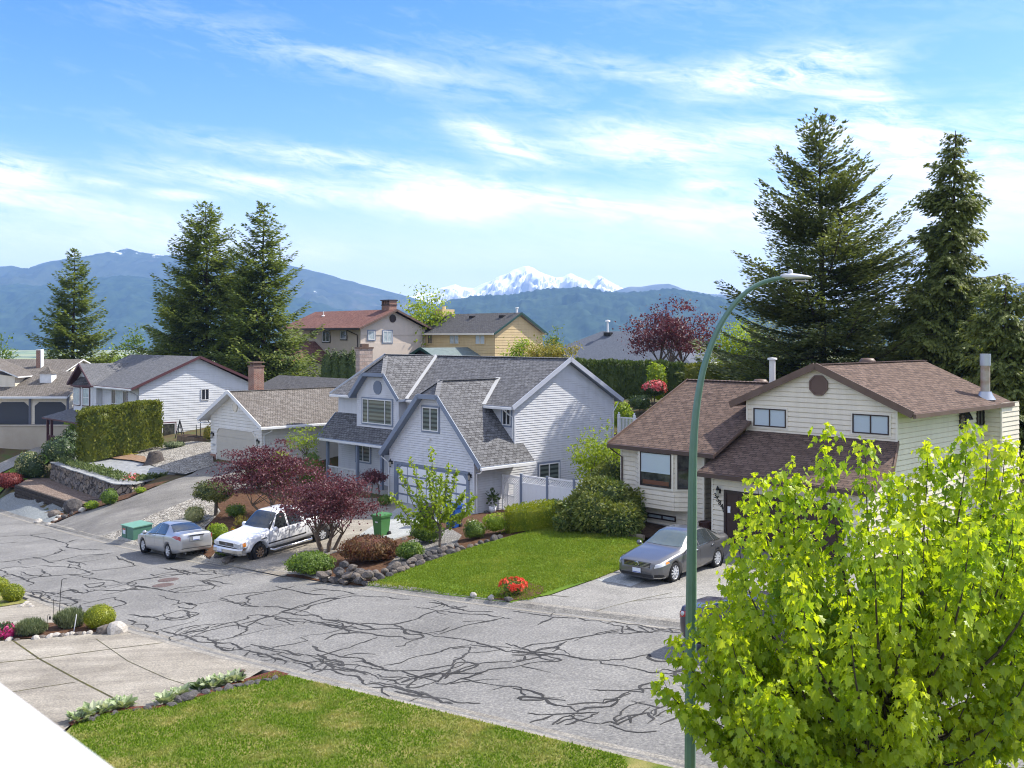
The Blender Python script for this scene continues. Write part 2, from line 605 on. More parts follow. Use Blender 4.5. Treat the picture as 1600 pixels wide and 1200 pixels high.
def _ctrl():
 C = []
 for P in (FAR_EDGE, NEAR_EDGE):
  for (x, y) in P[::5]:
   C.append((x, y, road_plane(x, y)))
 for (x, y) in [(-8, 20), (-2, 14), (4, 8), (0, 0), (-20, 20), (-30, 35), (-16, 31), (10, 5), (30, -10), (-40, 50), (-60, 70)]:
  C.append((x, y, road_plane(x, y)))

 def e(x, y, z):
  C.append((x, y, HEYE + z))
 for (r, b) in [(0, 0), (6, 0), (3, 6), (-3, 3), (3, -5), (8, -3)]:
  p = HB((r, b, 0)); e(p.x, p.y, -8.25)
 for (r, b, z) in [(0, 0, -9.13), (6.9, 0, -9.13), (-9, 2, -9.1), (0, 8, -8.9), (9, 3, -8.9), (3.5, -5, -9.2), (13, 3, -8.2)]:
  p = HG((r, b, 0)); e(p.x, p.y, z)
 for q in [(4.6, 44.7, -8.1), (1.9, 43.1, -8.1), (-2.5, 40.5, -8.7), (3, 38, -8.2),
              (-20.5, 69, -8.3), (-15.8, 64, -8.3), (-21, 61, -9.3), (-26, 62, -10.3), (-24, 70, -8.7), (-12, 60, -9.1),
              (-27, 74, -9.0), (-33, 76, -9.4), (-36.5, 73.5, -10.9), (-31.2, 67.2, -10.75), (-26.6, 62.6, -10.75), (-28.6, 71, -9.3), (-25, 68, -9.3), (-36, 90, -8.9), (-30, 85, -8.7),
              (-50, 90, -12.0), (-46, 98, -10.4), (-55, 104, -9.0), (-60, 96, -12.5),
              (6, 65, -5.2), (12, 64, -4.8), (6, 72, -5.2), (0, 74, -5.4), (-8, 75, -6.2), (18, 62, -5.0), (25, 58, -5.0), (38, 45, -5.6), (20, 45, -7.4), (24, 36, -7.6), (12, 58, -6.0), (8, 54, -8.0),
              (-16, 85, -7.0), (-26, 100, -7.3), (-35, 105, -7.6), (-55, 122, -10.5), (-15, 108, -5), (-2, 106, -5), (9, 96, -5), (25, 95, -5), (50, 90, -5), (0, 140, -5.5), (-40, 140, -9), (40, 130, -6), (-90, 120, -14), (70, 50, -5), (60, 20, -6.5)]:
  e(*q)
 return np.array(C, float)

_C = _ctrl()

def _tps_fit(C, lam=0.15):
 n = len(C)
 d = np.hypot(C[:, None, 0] - C[None, :, 0], C[:, None, 1] - C[None, :, 1])
 K = np.where(d > 0, d * d * np.log(np.maximum(d, 1e-9)), 0) + np.eye(n) * lam * 50
 Pm = np.c_[np.ones(n), C[:, :2]]
 A = np.zeros((n + 3, n + 3))
 A[:n, :n] = K; A[:n, n:] = Pm; A[n:, :n] = Pm.T
 return np.linalg.solve(A, np.r_[C[:, 2], 0, 0, 0])

_W = _tps_fit(_C)
VALLEY = HEYE - 57.0

def _edge_dist(P, X, Y, side):
 """Signed distance outside a road edge (positive = off the road)."""
 best = np.full(X.shape, 1e9)
 sgn = np.zeros(X.shape)
 for (a, b) in zip(P[:-1], P[1:]):
  dx, dy = b[0] - a[0], b[1] - a[1]
  L2 = dx * dx + dy * dy
  t = np.clip(((X - a[0]) * dx + (Y - a[1]) * dy) / L2, 0, 1)
  d = np.hypot(X - a[0] - t * dx, Y - a[1] - t * dy)
  cr = dx * (Y - a[1]) - dy * (X - a[0])
  m = d < best
  best = np.where(m, d, best)
  sgn = np.where(m, np.sign(cr), sgn)
 return best * sgn * side

def sstep(a, b, x):
 t = np.clip((x - a) / (b - a), 0, 1)
 return t * t * (3 - 2 * t)

def inside(P, X, Y):
 r = np.zeros(X.shape, bool)
 j = len(P) - 1
 for i in range(len(P)):
  (xi, yi), (xj, yj) = P[i], P[j]
  r ^= ((yi > Y) != (yj > Y)) & (X < (xj - xi) * (Y - yi) / (yj - yi + 1e-12) + xi)
  j = i
 return r

def _pl(*q):
 return [((px - CX) / FPX * Y, Y) for (px, Y) in q]

# the dug-out bed between the timber wall and the stone wall, and the strip in front of it
PIT = _pl((20, 71.4), (109, 63.8), (122, 62.2), (200, 62.6), (206, 63.8), (180, 64.2), (150, 67.3), (115, 70.7), (80, 75.4), (40, 78.0))
PIT2 = _pl((5, 70.0), (60, 65.5), (112, 61.5), (122, 62.2), (109, 63.8), (20, 71.4))

def hfun(X, Y, kerb=True):
 X = np.asarray(X, float); Y = np.asarray(Y, float)
 sh = X.shape
 X = X.ravel(); Y = Y.ravel()
 Xc = np.clip(X, -95, 75); Yc = np.clip(Y, -15, 145)
 d = np.hypot(Xc[:, None] - _C[None, :, 0], Yc[:, None] - _C[None, :, 1])
 z = np.where(d > 0, d * d * np.log(np.maximum(d, 1e-9)), 0) @ _W[:-3] + _W[-3] + _W[-2] * Xc + _W[-1] * Yc
 df = _edge_dist(FAR_EDGE, Xc, Yc, 1)
 dn = _edge_dist(NEAR_EDGE, Xc, Yc, -1)
 rp = road_plane(Xc, Yc)
 near_road = 1 - sstep(0.0, 1.6, np.maximum(df, dn))
 near_road *= 1 - sstep(85, 100, Yc)
 z = z + (rp - z) * near_road
 if kerb:
  z = z + 0.10 * sstep(0.0, 0.25, df) * (1 - sstep(85, 100, Yc)) + 0.10 * sstep(0.0, 0.25, dn) * (1 - sstep(85, 100, Yc))
 for q, cap in ((PIT, HEYE - 10.95), (PIT2, HEYE - 11.3)):
  m = inside(q, X, Y)
  z = np.where(m, np.minimum(z, cap), z)
 R = np.hypot(X, Y)
 w = sstep(135, 420, np.maximum(R, np.where(Y < -10, 0, R)))
 z = z * (1 - w) + VALLEY * w
 return z.reshape(sh)

def h1(x, y):
 return float(hfun(np.array([x]), np.array([y]))[0])

def G(px, py):
 """The point of the ground seen at a pixel of the photograph."""
 u, v = (px - CX) / FPX, (CY - py) / FPX
 Y = np.linspace(8, 160, 90)
 f = HEYE + v * Y - hfun(u * Y, Y)
 i = int(np.argmax(f < 0))
 if f[i] >= 0:
  i = len(Y) - 1
 a, b = Y[max(i - 1, 0)], Y[i]
 for _ in range(13):
  c = (a + b) / 2
  if HEYE + v * c - h1(u * c, c) < 0:
   b = c
  else:
   a = c
 return Vector((u * b, b, h1(u * b, b)))

def GX(*pts):
 """Pixels (or ready world points, given as Vectors) -> plan outline."""
 out = []
 for p in pts:
  q = p if isinstance(p, Vector) else G(*p)
  out.append((q.x, q.y))
 return out

def sheet(name, outline, m, dz, grid=1.0, parent=None, kind='structure', uvscale=None):
 """A surface draped over the land: flat outline, cut into a grid, laid dz above the ground."""
 bm = bmesh.new()
 vs = [bm.verts.new((x, y, 0)) for (x, y) in outline]
 bm.faces.new(vs)
 bmesh.ops.triangulate(bm, faces=bm.faces[:])
 xs = [p[0] for p in outline]; ys = [p[1] for p in outline]
 for k in range(int(math.floor(min(xs) / grid)) + 1, int(math.ceil(max(xs) / grid))):
  bmesh.ops.bisect_plane(bm, geom=bm.verts[:] + bm.edges[:] + bm.faces[:], plane_co=(k * grid, 0, 0), plane_no=(1, 0, 0))
 for k in range(int(math.floor(min(ys) / grid)) + 1, int(math.ceil(max(ys) / grid))):
  bmesh.ops.bisect_plane(bm, geom=bm.verts[:] + bm.edges[:] + bm.faces[:], plane_co=(0, k * grid, 0), plane_no=(0, 1, 0))
 co = np.array([(v.co.x, v.co.y) for v in bm.verts])
 z = hfun(co[:, 0], co[:, 1])
 for v, q in zip(bm.verts, z):
  v.co.z = q + dz
 for f in bm.faces:
  if f.normal.z < 0:
   f.normal_flip()
  f.smooth = True
 bm.normal_update()
 for f in bm.faces:
  if f.normal.z < 0:
   f.normal_flip()
 me = bpy.data.meshes.new(name)
 bm.to_mesh(me)
 bm.free()
 me.materials.append(m)
 o = link_mesh(name, me, parent)
 if parent is None:
  tag(o, kind=kind)
 return o

def ribbon_mesh(lines, dz0, step=0.0003):
 """Thin strips lying on the road: lines = [(points, width)]; each lies a hair above the last."""
 V, Fc = [], []
 for i, (pts, w) in enumerate(lines):
  pts = np.array(pts)
  t = np.gradient(pts, axis=0)
  n = np.c_[-t[:, 1], t[:, 0]] / np.maximum(np.hypot(t[:, 0], t[:, 1]), 1e-6)[:, None]
  ws = np.asarray(w)
  ws = ws[:, None] if ws.ndim else ws
  a, b = pts + n * ws / 2, pts - n * ws / 2
  k = len(V)
  za, zb = hfun(a[:, 0], a[:, 1]), hfun(b[:, 0], b[:, 1])
  for j in range(len(pts)):
   V.append((a[j, 0], a[j, 1], za[j] + dz0 + i * step))
   V.append((b[j, 0], b[j, 1], zb[j] + dz0 + i * step))
  for j in range(len(pts) - 1):
   Fc.append((k + 2 * j, k + 2 * j + 1, k + 2 * j + 3, k + 2 * j + 2))
 return V, Fc

def ground_material():
 m, nt, bs, out = _nt('ground')
 tc = nt.nodes.new('ShaderNodeTexCoord')
 ln = nt.nodes.new('ShaderNodeVectorMath'); ln.operation = 'LENGTH'
 nt.links.new(tc.outputs['Object'], ln.inputs[0])
 near = ramp(nt, add_noise(nt, 0.9, 6), [(0.32, (0.085, 0.055, 0.034)), (0.5, (0.10, 0.085, 0.04)), (0.66, (0.075, 0.10, 0.03))])
 vo = nt.nodes.new('ShaderNodeTexVoronoi')
 vo.inputs['Scale'].default_value = 0.0035
 nt.links.new(tc.outputs['Object'], vo.inputs['Vector'])
 sp = nt.nodes.new('ShaderNodeSeparateColor')
 nt.links.new(vo.outputs['Color'], sp.inputs[0])
 fld = ramp(nt, sp.outputs[0], [(0.0, (0.16, 0.20, 0.05)), (0.3, (0.34, 0.33, 0.14)), (0.5, (0.10, 0.17, 0.05)), (0.72, (0.42, 0.38, 0.22)), (1.0, (0.20, 0.26, 0.08))])
 tree = add_noise(nt, 0.006, 6)
 far = mixc(nt, ramp(nt, tree, [(0.56, (0, 0, 0)), (0.6, (1, 1, 1))]), fld, (0.035, 0.055, 0.025))
 mr = nt.nodes.new('ShaderNodeMapRange')
 mr.inputs['From Min'].default_value = 180
 mr.inputs['From Max'].default_value = 320
 nt.links.new(ln.outputs['Value'], mr.inputs['Value'])
 nt.links.new(mixc(nt, mr.outputs[0], near, far), bs.inputs['Base Color'])
 bs.inputs['Roughness'].default_value = 0.95
 bs.inputs['Specular IOR Level'].default_value = 0.1
 add_bump(nt, bs, add_noise(nt, 9, 5), 0.5, 0.05)
 return m

def build_ground():
 def axis(lo, hi, step, far_lo, far_hi):
  a = list(np.arange(lo, hi + 1e-6, step))
  d, x = step, hi
  while x < far_hi:
   d *= 1.16; x = min(x + d, far_hi); a.append(x)
  d, x = step, lo
  while x > far_lo:
   d *= 1.16; x = max(x - d, far_lo); a.insert(0, x)
  return np.array(a)
 xs = axis(-62, 48, 0.8, -9000, 9000)
 ys = axis(2, 112, 0.8, -2300, 10500)
 Xg, Yg = np.meshgrid(xs, ys)
 Z = np.concatenate([hfun(Xg[i:i + 20], Yg[i:i + 20]) for i in range(0, len(ys), 20)]) - 0.14
 V = np.c_[Xg.ravel(), Yg.ravel(), Z.ravel()]
 nx, ny = len(xs), len(ys)
 idx = np.arange(nx * ny).reshape(ny, nx)
 F = np.stack([idx[:-1, :-1], idx[:-1, 1:], idx[1:, 1:], idx[1:, :-1]], -1).reshape(-1, 4)
 o = np_mesh('ground', V, F, [ground_material()])
 tag(o, kind='structure')

def np_mesh(name, V, F, mats, parent=None, smooth=True, tint=None, midx=None, local=False):
 """V (n,3), F (m,k) arrays -> one mesh object; tint = one number per vertex."""
 me = bpy.data.meshes.new(name)
 V = np.ascontiguousarray(V, np.float32); F = np.ascontiguousarray(F, np.int32)
 k = F.shape[1]
 me.vertices.add(len(V)); me.vertices.foreach_set('co', V.ravel())
 me.loops.add(F.size); me.loops.foreach_set('vertex_index', F.ravel())
 me.polygons.add(len(F))
 me.polygons.foreach_set('loop_start', np.arange(0, F.size, k, dtype=np.int32))
 me.polygons.foreach_set('loop_total', np.full(len(F), k, np.int32))
 for q in mats:
  me.materials.append(q)
 if midx is not None:
  me.polygons.foreach_set('material_index', np.ascontiguousarray(midx, np.int32))
 me.update(calc_edges=True)
 me.polygons.foreach_set('use_smooth', np.full(len(F), smooth))
 if tint is not None:
  a = me.attributes.new('tint', 'FLOAT', 'POINT')
  a.data.foreach_set('value', np.ascontiguousarray(tint, np.float32))
 me.validate()
 return link_mesh(name, me, parent, local)

build_ground()

def street_mat(name, cols, speck, vscale=0.35, bump=0.35, streak=None):
 """Asphalt or concrete: broad stains, pale aggregate specks, fine grain."""
 m, nt, bs, out = _nt(name)
 c = ramp(nt, add_noise(nt, vscale, 7, 0.65), [(0.34, cols[0]), (0.52, cols[1]), (0.68, cols[2])])
 if streak:
  tc = nt.nodes.new('ShaderNodeTexCoord')
  mp = nt.nodes.new('ShaderNodeMapping')
  mp.inputs['Rotation'].default_value = (0, 0, rad(streak))
  mp.inputs['Scale'].default_value = (0.12, 1.4, 1)
  nt.links.new(tc.outputs['Object'], mp.inputs[0])
  f = add_noise(nt, 1.0, 6, 0.7, vec=mp.outputs[0])
  c = mixc(nt, 0.8, c, ramp(nt, f, [(0.3, (0.66, 0.65, 0.64)), (0.7, (1.3, 1.3, 1.28))]), 'MULTIPLY')
 f = add_noise(nt, speck, 2, 0.7)
 c = mixc(nt, 0.85, c, ramp(nt, f, [(0.28, (0.55, 0.55, 0.55)), (0.5, (0.95, 0.95, 0.95)), (0.72, (1.6, 1.58, 1.5))]), 'MULTIPLY')
 nt.links.new(c, bs.inputs['Base Color'])
 bs.inputs['Roughness'].default_value = 0.88
 bs.inputs['Specular IOR Level'].default_value = 0.2
 add_bump(nt, bs, f, bump, 0.01)
 return m

ASPHALT = street_mat('street asphalt', [(0.155, 0.150, 0.141), (0.19, 0.184, 0.173), (0.23, 0.223, 0.208)], 16)
DRIVE_ASPHALT = street_mat('weathered asphalt', [(0.15, 0.142, 0.13), (0.19, 0.18, 0.165), (0.235, 0.223, 0.20)], 20, 0.5, 0.3, streak=-42)
CONCRETE = street_mat('broom concrete', [(0.215, 0.193, 0.16), (0.285, 0.258, 0.215), (0.34, 0.31, 0.262)], 24, 0.55, 0.3, streak=20)
CONCRETE_GREY = street_mat('aggregate concrete', [(0.195, 0.188, 0.172), (0.245, 0.235, 0.215), (0.285, 0.275, 0.25)], 20, 0.5, 0.3)
CONCRETE_PALE = street_mat('pale concrete', [(0.27, 0.28, 0.27), (0.33, 0.34, 0.33), (0.38, 0.39, 0.38)], 22, 0.7)
KERB = street_mat('kerb concrete', [(0.185, 0.17, 0.145), (0.25, 0.232, 0.20), (0.30, 0.28, 0.245)], 18, 1.2)
TAR = mat('crack sealant', (0.034, 0.033, 0.032), 0.85, 0.12, col2=(0.06, 0.058, 0.056), vscale=1.2)
MULCH = mat('bark mulch', (0.075, 0.038, 0.022), 0.95, 0.1, col2=(0.15, 0.085, 0.05), vscale=7, bump=1.0, bscale=28, bdist=0.05)
MULCH_RED = mat('red bark mulch', (0.10, 0.032, 0.022), 0.95, 0.1, col2=(0.19, 0.07, 0.05), vscale=14, bump=1.0, bscale=40, bdist=0.05)
SOIL = mat('dark soil', (0.035, 0.024, 0.017), 0.95, 0.1, col2=(0.075, 0.05, 0.034), vscale=5, bump=0.8, bscale=25, bdist=0.04)
RIVER = stone_mat('river stones', [(0.22, 0.20, 0.17), (0.36, 0.33, 0.28), (0.48, 0.45, 0.39), (0.30, 0.27, 0.22)], 5.5, (0.09, 0.08, 0.065), 0.9, edge=0.12)
PEA = stone_mat('pea gravel', [(0.19, 0.18, 0.165), (0.30, 0.285, 0.26), (0.38, 0.36, 0.33)], 11, (0.12, 0.11, 0.10), 0.7, edge=0.2)
CRUSH = stone_mat('crushed blue stone', [(0.20, 0.22, 0.215), (0.28, 0.305, 0.30), (0.36, 0.38, 0.37)], 14, (0.17, 0.18, 0.18), 0.6, edge=0.25)
TURF = mat('turf', (0.075, 0.135, 0.012), 0.9, 0.1, col2=(0.13, 0.20, 0.022), vscale=0.7, bump=0.6, bscale=30, bdist=0.04)
TURF_DRY = mat('dry turf', (0.11, 0.145, 0.022), 0.9, 0.1, col2=(0.27, 0.235, 0.085), vscale=1.3, bump=0.7, bscale=30, bdist=0.04, lo=0.42, hi=0.68)

def build_road():
 road = sheet('road', FAR_EDGE + NEAR_EDGE[::-1], ASPHALT, 0.0, 1.5)
 for nm, P, sd in (('far_kerb', FAR_EDGE, 1), ('near_kerb', NEAR_EDGE, -1)):
  prof = [(-0.34, 0.006), (-0.04, -0.006), (0.06, 0.05), (0.14, 0.098), (0.34, 0.118), (0.38, -0.05)]
  pts = np.array([p for p in P if p[1] < 100])
  t = np.gradient(pts, axis=0)
  n = np.c_[-t[:, 1], t[:, 0]] / np.hypot(t[:, 0], t[:, 1])[:, None] * sd
  z = road_plane(pts[:, 0], pts[:, 1])
  V = []
  for (d, dz) in prof:
   q = pts + n * d
   V.append(np.c_[q, road_plane(q[:, 0], q[:, 1]) + dz])
  V = np.stack(V, 1)
  k = len(prof)
  idx = np.arange(len(pts) * k).reshape(len(pts), k)
  F = np.stack([idx[:-1, :-1], idx[1:, :-1], idx[1:, 1:], idx[:-1, 1:]], -1).reshape(-1, 4)
  if sd < 0:
   F = F[:, ::-1]
  o = np_mesh('kerb', V.reshape(-1, 3), F, [KERB], smooth=False)
  tag(o, kind='structure')
 return road

ROAD = build_road()
# ------------------------------------------------------------------ sealed cracks of the road, traced from the photograph
random.seed(11)

def on_road(px, py):
 u, v = (px - CX) / FPX, (py - CY) / FPX
 Y = 7.04 / (v + 0.0537 * u - 0.0456)
 return u * Y, Y

def build_seams():
 T = []

 def t(ox, oy, s, txt, w=1.0):
  for ln in txt.split(';'):
   n = [float(q) for q in ln.replace(',', ' ').split()]
   if len(n) >= 4:
    T.append(([(ox + n[i] / s, oy + n[i + 1] / s) for i in range(0, len(n), 2)], w))
 t(400, 860, 4, '''0,595 100,625 200,645 270,655 380,665 460,640 520,625 570,610 690,575 740,555 760,540;
350,595 385,610 400,630 470,645 560,665 640,680 690,700 740,720 800,740 830,750;
0,645 70,655 110,675 180,690 240,690 300,705 380,690 430,690 500,710 560,715 640,710 700,735 760,745 830,750 900,760;
830,750 920,752 1010,752 1100,735 1240,715 1250,690 1300,670 1330,640 1340,600;
800,720 900,700 1000,670 1150,635 1200,610 1330,595;
20,405 150,425 300,430 400,450 500,460 600,480 700,495 850,490 950,500 1050,520 1200,545 1300,560 1420,590 1600,610;
150,385 250,400 380,405 420,430 520,445 640,460 730,460 870,465 950,440 1050,405 1120,380 1250,365 1330,345;
150,385 300,340 400,310 460,295 530,300 620,285 780,290 970,310; 240,400 330,350 450,320 520,300;
60,350 140,355 200,365 270,375; 180,425 230,440 310,450 280,465;
420,560 490,530 580,515 700,515 770,530 900,545 960,560 1060,545 1040,525 950,520 880,480 860,460;
870,600 920,595 960,565 1020,555; 1060,520 1130,510 1210,480; 1110,520 1150,525 1230,490 1400,455 1530,425;
990,352 1140,380 1330,395 1450,405 1600,430; 1290,445 1440,445 1540,425; 1080,325 1200,345 1320,380 1480,385;
440,690 500,680 560,700 540,725 470,720 430,700; 470,740 540,780 640,800 680,835 760,825 830,840 900,830;
230,700 300,710 360,730 420,745 480,740 560,760 620,760 700,775; 540,730 600,740 640,760 720,770 740,800 800,810 880,810 940,840 1000,840;
700,855 790,860 850,850 900,865 960,890 1030,880 1100,905 1180,925 1260,955 1400,958; 860,880 940,895 1020,915 1100,925 1150,945 1240,960;
900,830 990,800 1080,790 1180,770 1150,800 1080,830 1000,865 960,860 1010,800 1070,770 1170,765; 940,780 1030,795 1100,790;
1180,800 1260,750 1340,725 1410,710 1600,690; 1170,790 1240,720 1280,695 1380,715 1320,745 1200,780;
1120,830 1180,840 1280,800 1460,750 1600,730; 1280,800 1400,830 1600,855; 1340,590 1450,605 1540,630 1600,635;
1330,640 1440,635 1540,620; 1560,580 1600,600; 300,755 360,735 410,720; 350,770 410,750 440,720;
110,705 130,690 110,680; 170,715 190,700 180,690; 35,690 100,685; 580,515 570,490 540,470; 420,430 600,450 740,490; 450,460 640,500 760,490;
600,700 660,690 690,705; 610,745 640,720 700,730; 380,720 420,700 500,745 560,750; 760,775 800,790 900,790 960,800; 330,440 460,470 560,490 690,515; 380,650 430,680 480,690 530,700''')
 t(800, 860, 4, '''0,590 60,610 140,630 250,640 330,660 420,680 550,690 700,680 860,650; 860,645 880,680 950,695 1080,715;
550,690 560,710 700,730 850,760 1000,770 1080,745; 1080,730 1040,770 1030,800 990,780; 60,610 150,585 330,565 420,545 560,515 680,490;
140,630 250,605 340,570; 600,455 640,445 720,465 790,470 860,480 900,500 1000,490 1080,500; 600,455 650,470 700,480 680,515 600,515 580,510;
680,490 760,500 850,515 920,500 980,510 1080,520; 640,515 720,520 830,510 880,515; 720,470 760,495 800,515; 790,475 830,490 860,515; 900,485 930,500 960,490 1010,510;
0,650 100,650 190,660 300,685 150,700 0,735; 0,660 80,660 60,690 0,705; 0,640 120,640 200,610 300,600 250,635; 0,625 90,635 180,650 260,655; 20,690 120,680 190,665;
165,465 260,420; 0,380 120,395 260,415 400,425;
0,860 110,880 170,900 210,930 340,940; 210,930 100,910 50,920 50,940 130,945 210,935 260,965 330,975 410,1010;
340,965 450,960 570,955 640,935 690,900 720,880 810,880 820,840 930,820; 480,872 600,875 720,880 820,865 940,855; 570,955 580,935 640,935 740,890;
410,1010 460,990 600,970 680,930; 95,1020 280,1025 410,1015 530,1020 440,1060 330,1090; 110,1075 180,1060 260,1030; 360,1030 420,1070 560,1085;
250,1090 330,1050 410,1015; 560,1085 630,1065 660,1090; 640,1075 720,1030 860,1015 890,1050 850,1085; 740,1030 740,1080; 890,1040 980,1000 1080,950;
890,1030 910,985 1000,955 1060,930; 920,1090 1000,1055 1090,1040; 600,1090 660,1110 740,1140 900,1130; 1080,745 1180,760 1300,740; 1080,950 1200,900 1320,880''')
 t(200, 850, 4.444, '''0,490 60,490 100,510 180,510 260,490 330,465 380,455 440,470 500,480 440,510 400,520 300,530 255,525 280,510 430,515;
300,425 370,410 440,415 475,430 440,450 380,440 340,430; 400,455 440,450; 430,515 440,490 400,460;
0,525 50,545 20,560 120,565 150,580 130,595 180,610 215,630; 235,600 260,615 330,625 370,635 420,650 500,680 600,690 640,680;
330,620 380,585 460,565 580,560 540,580 450,610 380,630; 340,630 420,590 510,570; 390,640 470,610 560,600 650,580 760,565 820,580 830,600 760,630 640,670;
580,580 700,545 830,520 850,500 920,490 970,500 880,535 820,575; 740,565 850,540 930,515 970,505 1080,510;
420,640 520,640 580,660 630,685 700,690 750,710 780,730 720,735 740,715; 600,690 650,720 700,745 770,735 840,745 900,755 960,770 1010,790 1080,800;
650,720 720,730; 810,780 840,750; 840,697 920,710 1010,735 1100,750 1200,775; 960,780 1090,750; 780,730 850,710;
0,275 60,250 150,240 260,215 390,210 480,195 590,185; 160,210 190,225; 0,300 60,290 130,300 270,325 350,340 450,330 560,320 600,300 570,275 500,255 540,250 640,270 740,280;
280,325 340,305 470,290 570,285; 485,255 540,265 620,290 640,295; 540,250 640,225 740,210;
640,375 760,350 900,335 1010,325 1100,310 1170,290; 640,375 740,400 780,430 850,435 910,435; 740,410 830,405 860,385 820,370 830,360 950,340;
830,405 850,415; 940,433 1050,440 1100,445; 1050,475 1150,450 1200,440 1290,405 1400,375 1480,380; 1030,295 1060,305 1100,315 1170,325 1270,350 1380,355;
1300,310 1400,320 1600,350; 1260,330 1340,315; 290,165 390,205 430,215 480,195; 590,185 620,210; 220,165 340,180 460,205 600,215''')
 t(0, 820, 3.75, '''0,70 170,60 310,45; 0,110 110,100; 175,60 220,70 300,85 380,105 400,130 460,145 610,145; 390,105 440,90 470,88;
0,220 150,200 280,185 370,150; 275,180 310,175 360,150 350,140; 195,190 320,225; 320,215 390,200 470,180 570,175 660,165;
0,260 80,245 170,250 230,240 370,245 430,250; 0,262 60,290 150,320 200,340 160,360; 50,290 0,310; 120,275 200,300; 240,275 300,300 240,305 250,290;
160,300 300,300 360,295 480,290 540,270 690,255 800,240; 390,210 420,220 460,225 465,255 400,250 410,230; 430,250 500,270 550,290;
680,185 730,210 800,240; 400,295 480,300 560,320 640,325 740,345 790,325 900,310 1000,300 1080,290; 740,345 760,355 870,370 970,385;
745,380 800,360 880,370; 850,380 760,380 700,385 560,385 500,400 400,375; 490,350 560,345 610,340 580,360 530,370 500,350; 500,380 530,390 510,400;
115,385 170,400 250,395 330,405 250,440; 130,400 180,420 250,445 330,460 400,460 460,460; 160,410 200,415 230,430 270,400; 320,420 400,430 460,460 420,475 330,460;
340,405 400,385 470,400; 370,430 440,440 480,440; 470,470 480,500; 480,465 600,440 680,425 710,445 735,465 640,490; 500,480 600,480;
180,390 200,410 170,415; 210,395 240,420 220,430; 270,410 300,430 280,440; 300,440 340,450 380,440; 420,440 450,455 430,465''')
 lines = []
 for pts, w in T:
  P = np.array([on_road(x, y) for (x, y) in pts])
  # round the traced corners a little, then let the line wander as a crack does
  seg = np.r_[0, np.cumsum(np.hypot(*np.diff(P, axis=0).T))]
  n = max(4, int(seg[-1] / 0.10))
  s = np.linspace(0, seg[-1], n)
  Q = np.c_[np.interp(s, seg, P[:, 0]), np.interp(s, seg, P[:, 1])]
  k = np.array([1, 2, 3, 2, 1.]) / 9
  if n > 40:
   for c in (0, 1):
    q = np.r_[[Q[0, c]] * 2, Q[:, c], [Q[-1, c]] * 2]
    Q[:, c] = np.convolve(q, k, 'valid')
  ph = np.array([random.uniform(0, 6.3) for _ in range(6)])
  wob = sum(np.sin(s * f + ph[i])[:, None] * a for i, (f, a) in enumerate(((2.1, 0.05), (4.7, 0.03), (11.0, 0.015)))) * np.ones((1, 2))
  wob[:, 1] = sum(np.sin(s * f + ph[3 + i]) * a for i, (f, a) in enumerate(((2.6, 0.04), (5.3, 0.03), (9.0, 0.012))))
  env = np.minimum(1, np.minimum(s, seg[-1] - s) / 0.4)[:, None]
  Q = Q + wob * env + np.random.RandomState(len(lines)).randn(len(Q), 2) * .016
  width = random.uniform(0.048, 0.082) * w * (1 + 0.45 * np.sin(s * 1.7 + ph[0]) * np.sin(s * 3.3 + ph[1]) + 0.2 * np.sin(s * 12 + ph[2]))
  width *= 0.45 + 0.55 * np.minimum(1, np.minimum(s, seg[-1] - s) / 0.25)
  lines.append((Q, width))
 # shorter branches that leave the traced lines
 rs = np.random.RandomState(5)
 for (Q, w) in list(lines):
  L = len(Q) * .10
  for _ in range(rs.poisson(L * .3)):
   i = rs.randint(len(Q))
   a = rs.rand() * 6.283
   n = rs.randint(6, 22)
   st = np.cumsum(np.c_[np.cos(a + np.cumsum(rs.randn(n) * .35)), np.sin(a + np.cumsum(rs.randn(n) * .35))] * .10, 0) + Q[i]
   lines.append((st, rs.uniform(.03, .06) * np.linspace(1, .35, n)))
 V, F = ribbon_mesh(lines, 0.006, 0.00002)
 np_mesh('tar_seams', np.array(V), np.array(F), [TAR], parent=ROAD)

build_seams()

def line_mesh(name, m, parent, lines, dz):
 V, F = ribbon_mesh([(np.array(densify(p)), w) for p, w in lines], dz)
 return np_mesh(name, np.array(V), np.array(F), [m], parent=parent)

def densify(pts, d=0.5):
 P = [(q.x, q.y) for q in pts]
 out = [P[0]]
 for a, b in zip(P[:-1], P[1:]):
  n = max(1, int(math.hypot(b[0] - a[0], b[1] - a[1]) / d))
  out += [(a[0] + (b[0] - a[0]) * i / n, a[1] + (b[1] - a[1]) * i / n) for i in range(1, n + 1)]
 return out

# ------------------------------------------------------------------ drives, lawns and beds
def off_edge(P, side, i0, i1, d):
 """A run of the road edge pushed d outwards."""
 P = np.array(P)
 t = np.gradient(P, axis=0)
 n = np.c_[-t[:, 1], t[:, 0]] / np.hypot(t[:, 0], t[:, 1])[:, None] * side
 return [tuple(q) for q in (P + n * d)[i0:i1]]

JOINT = mat('joint line', (0.055, 0.052, 0.035), 0.95, 0.1, col2=(0.11, 0.10, 0.03), vscale=2)

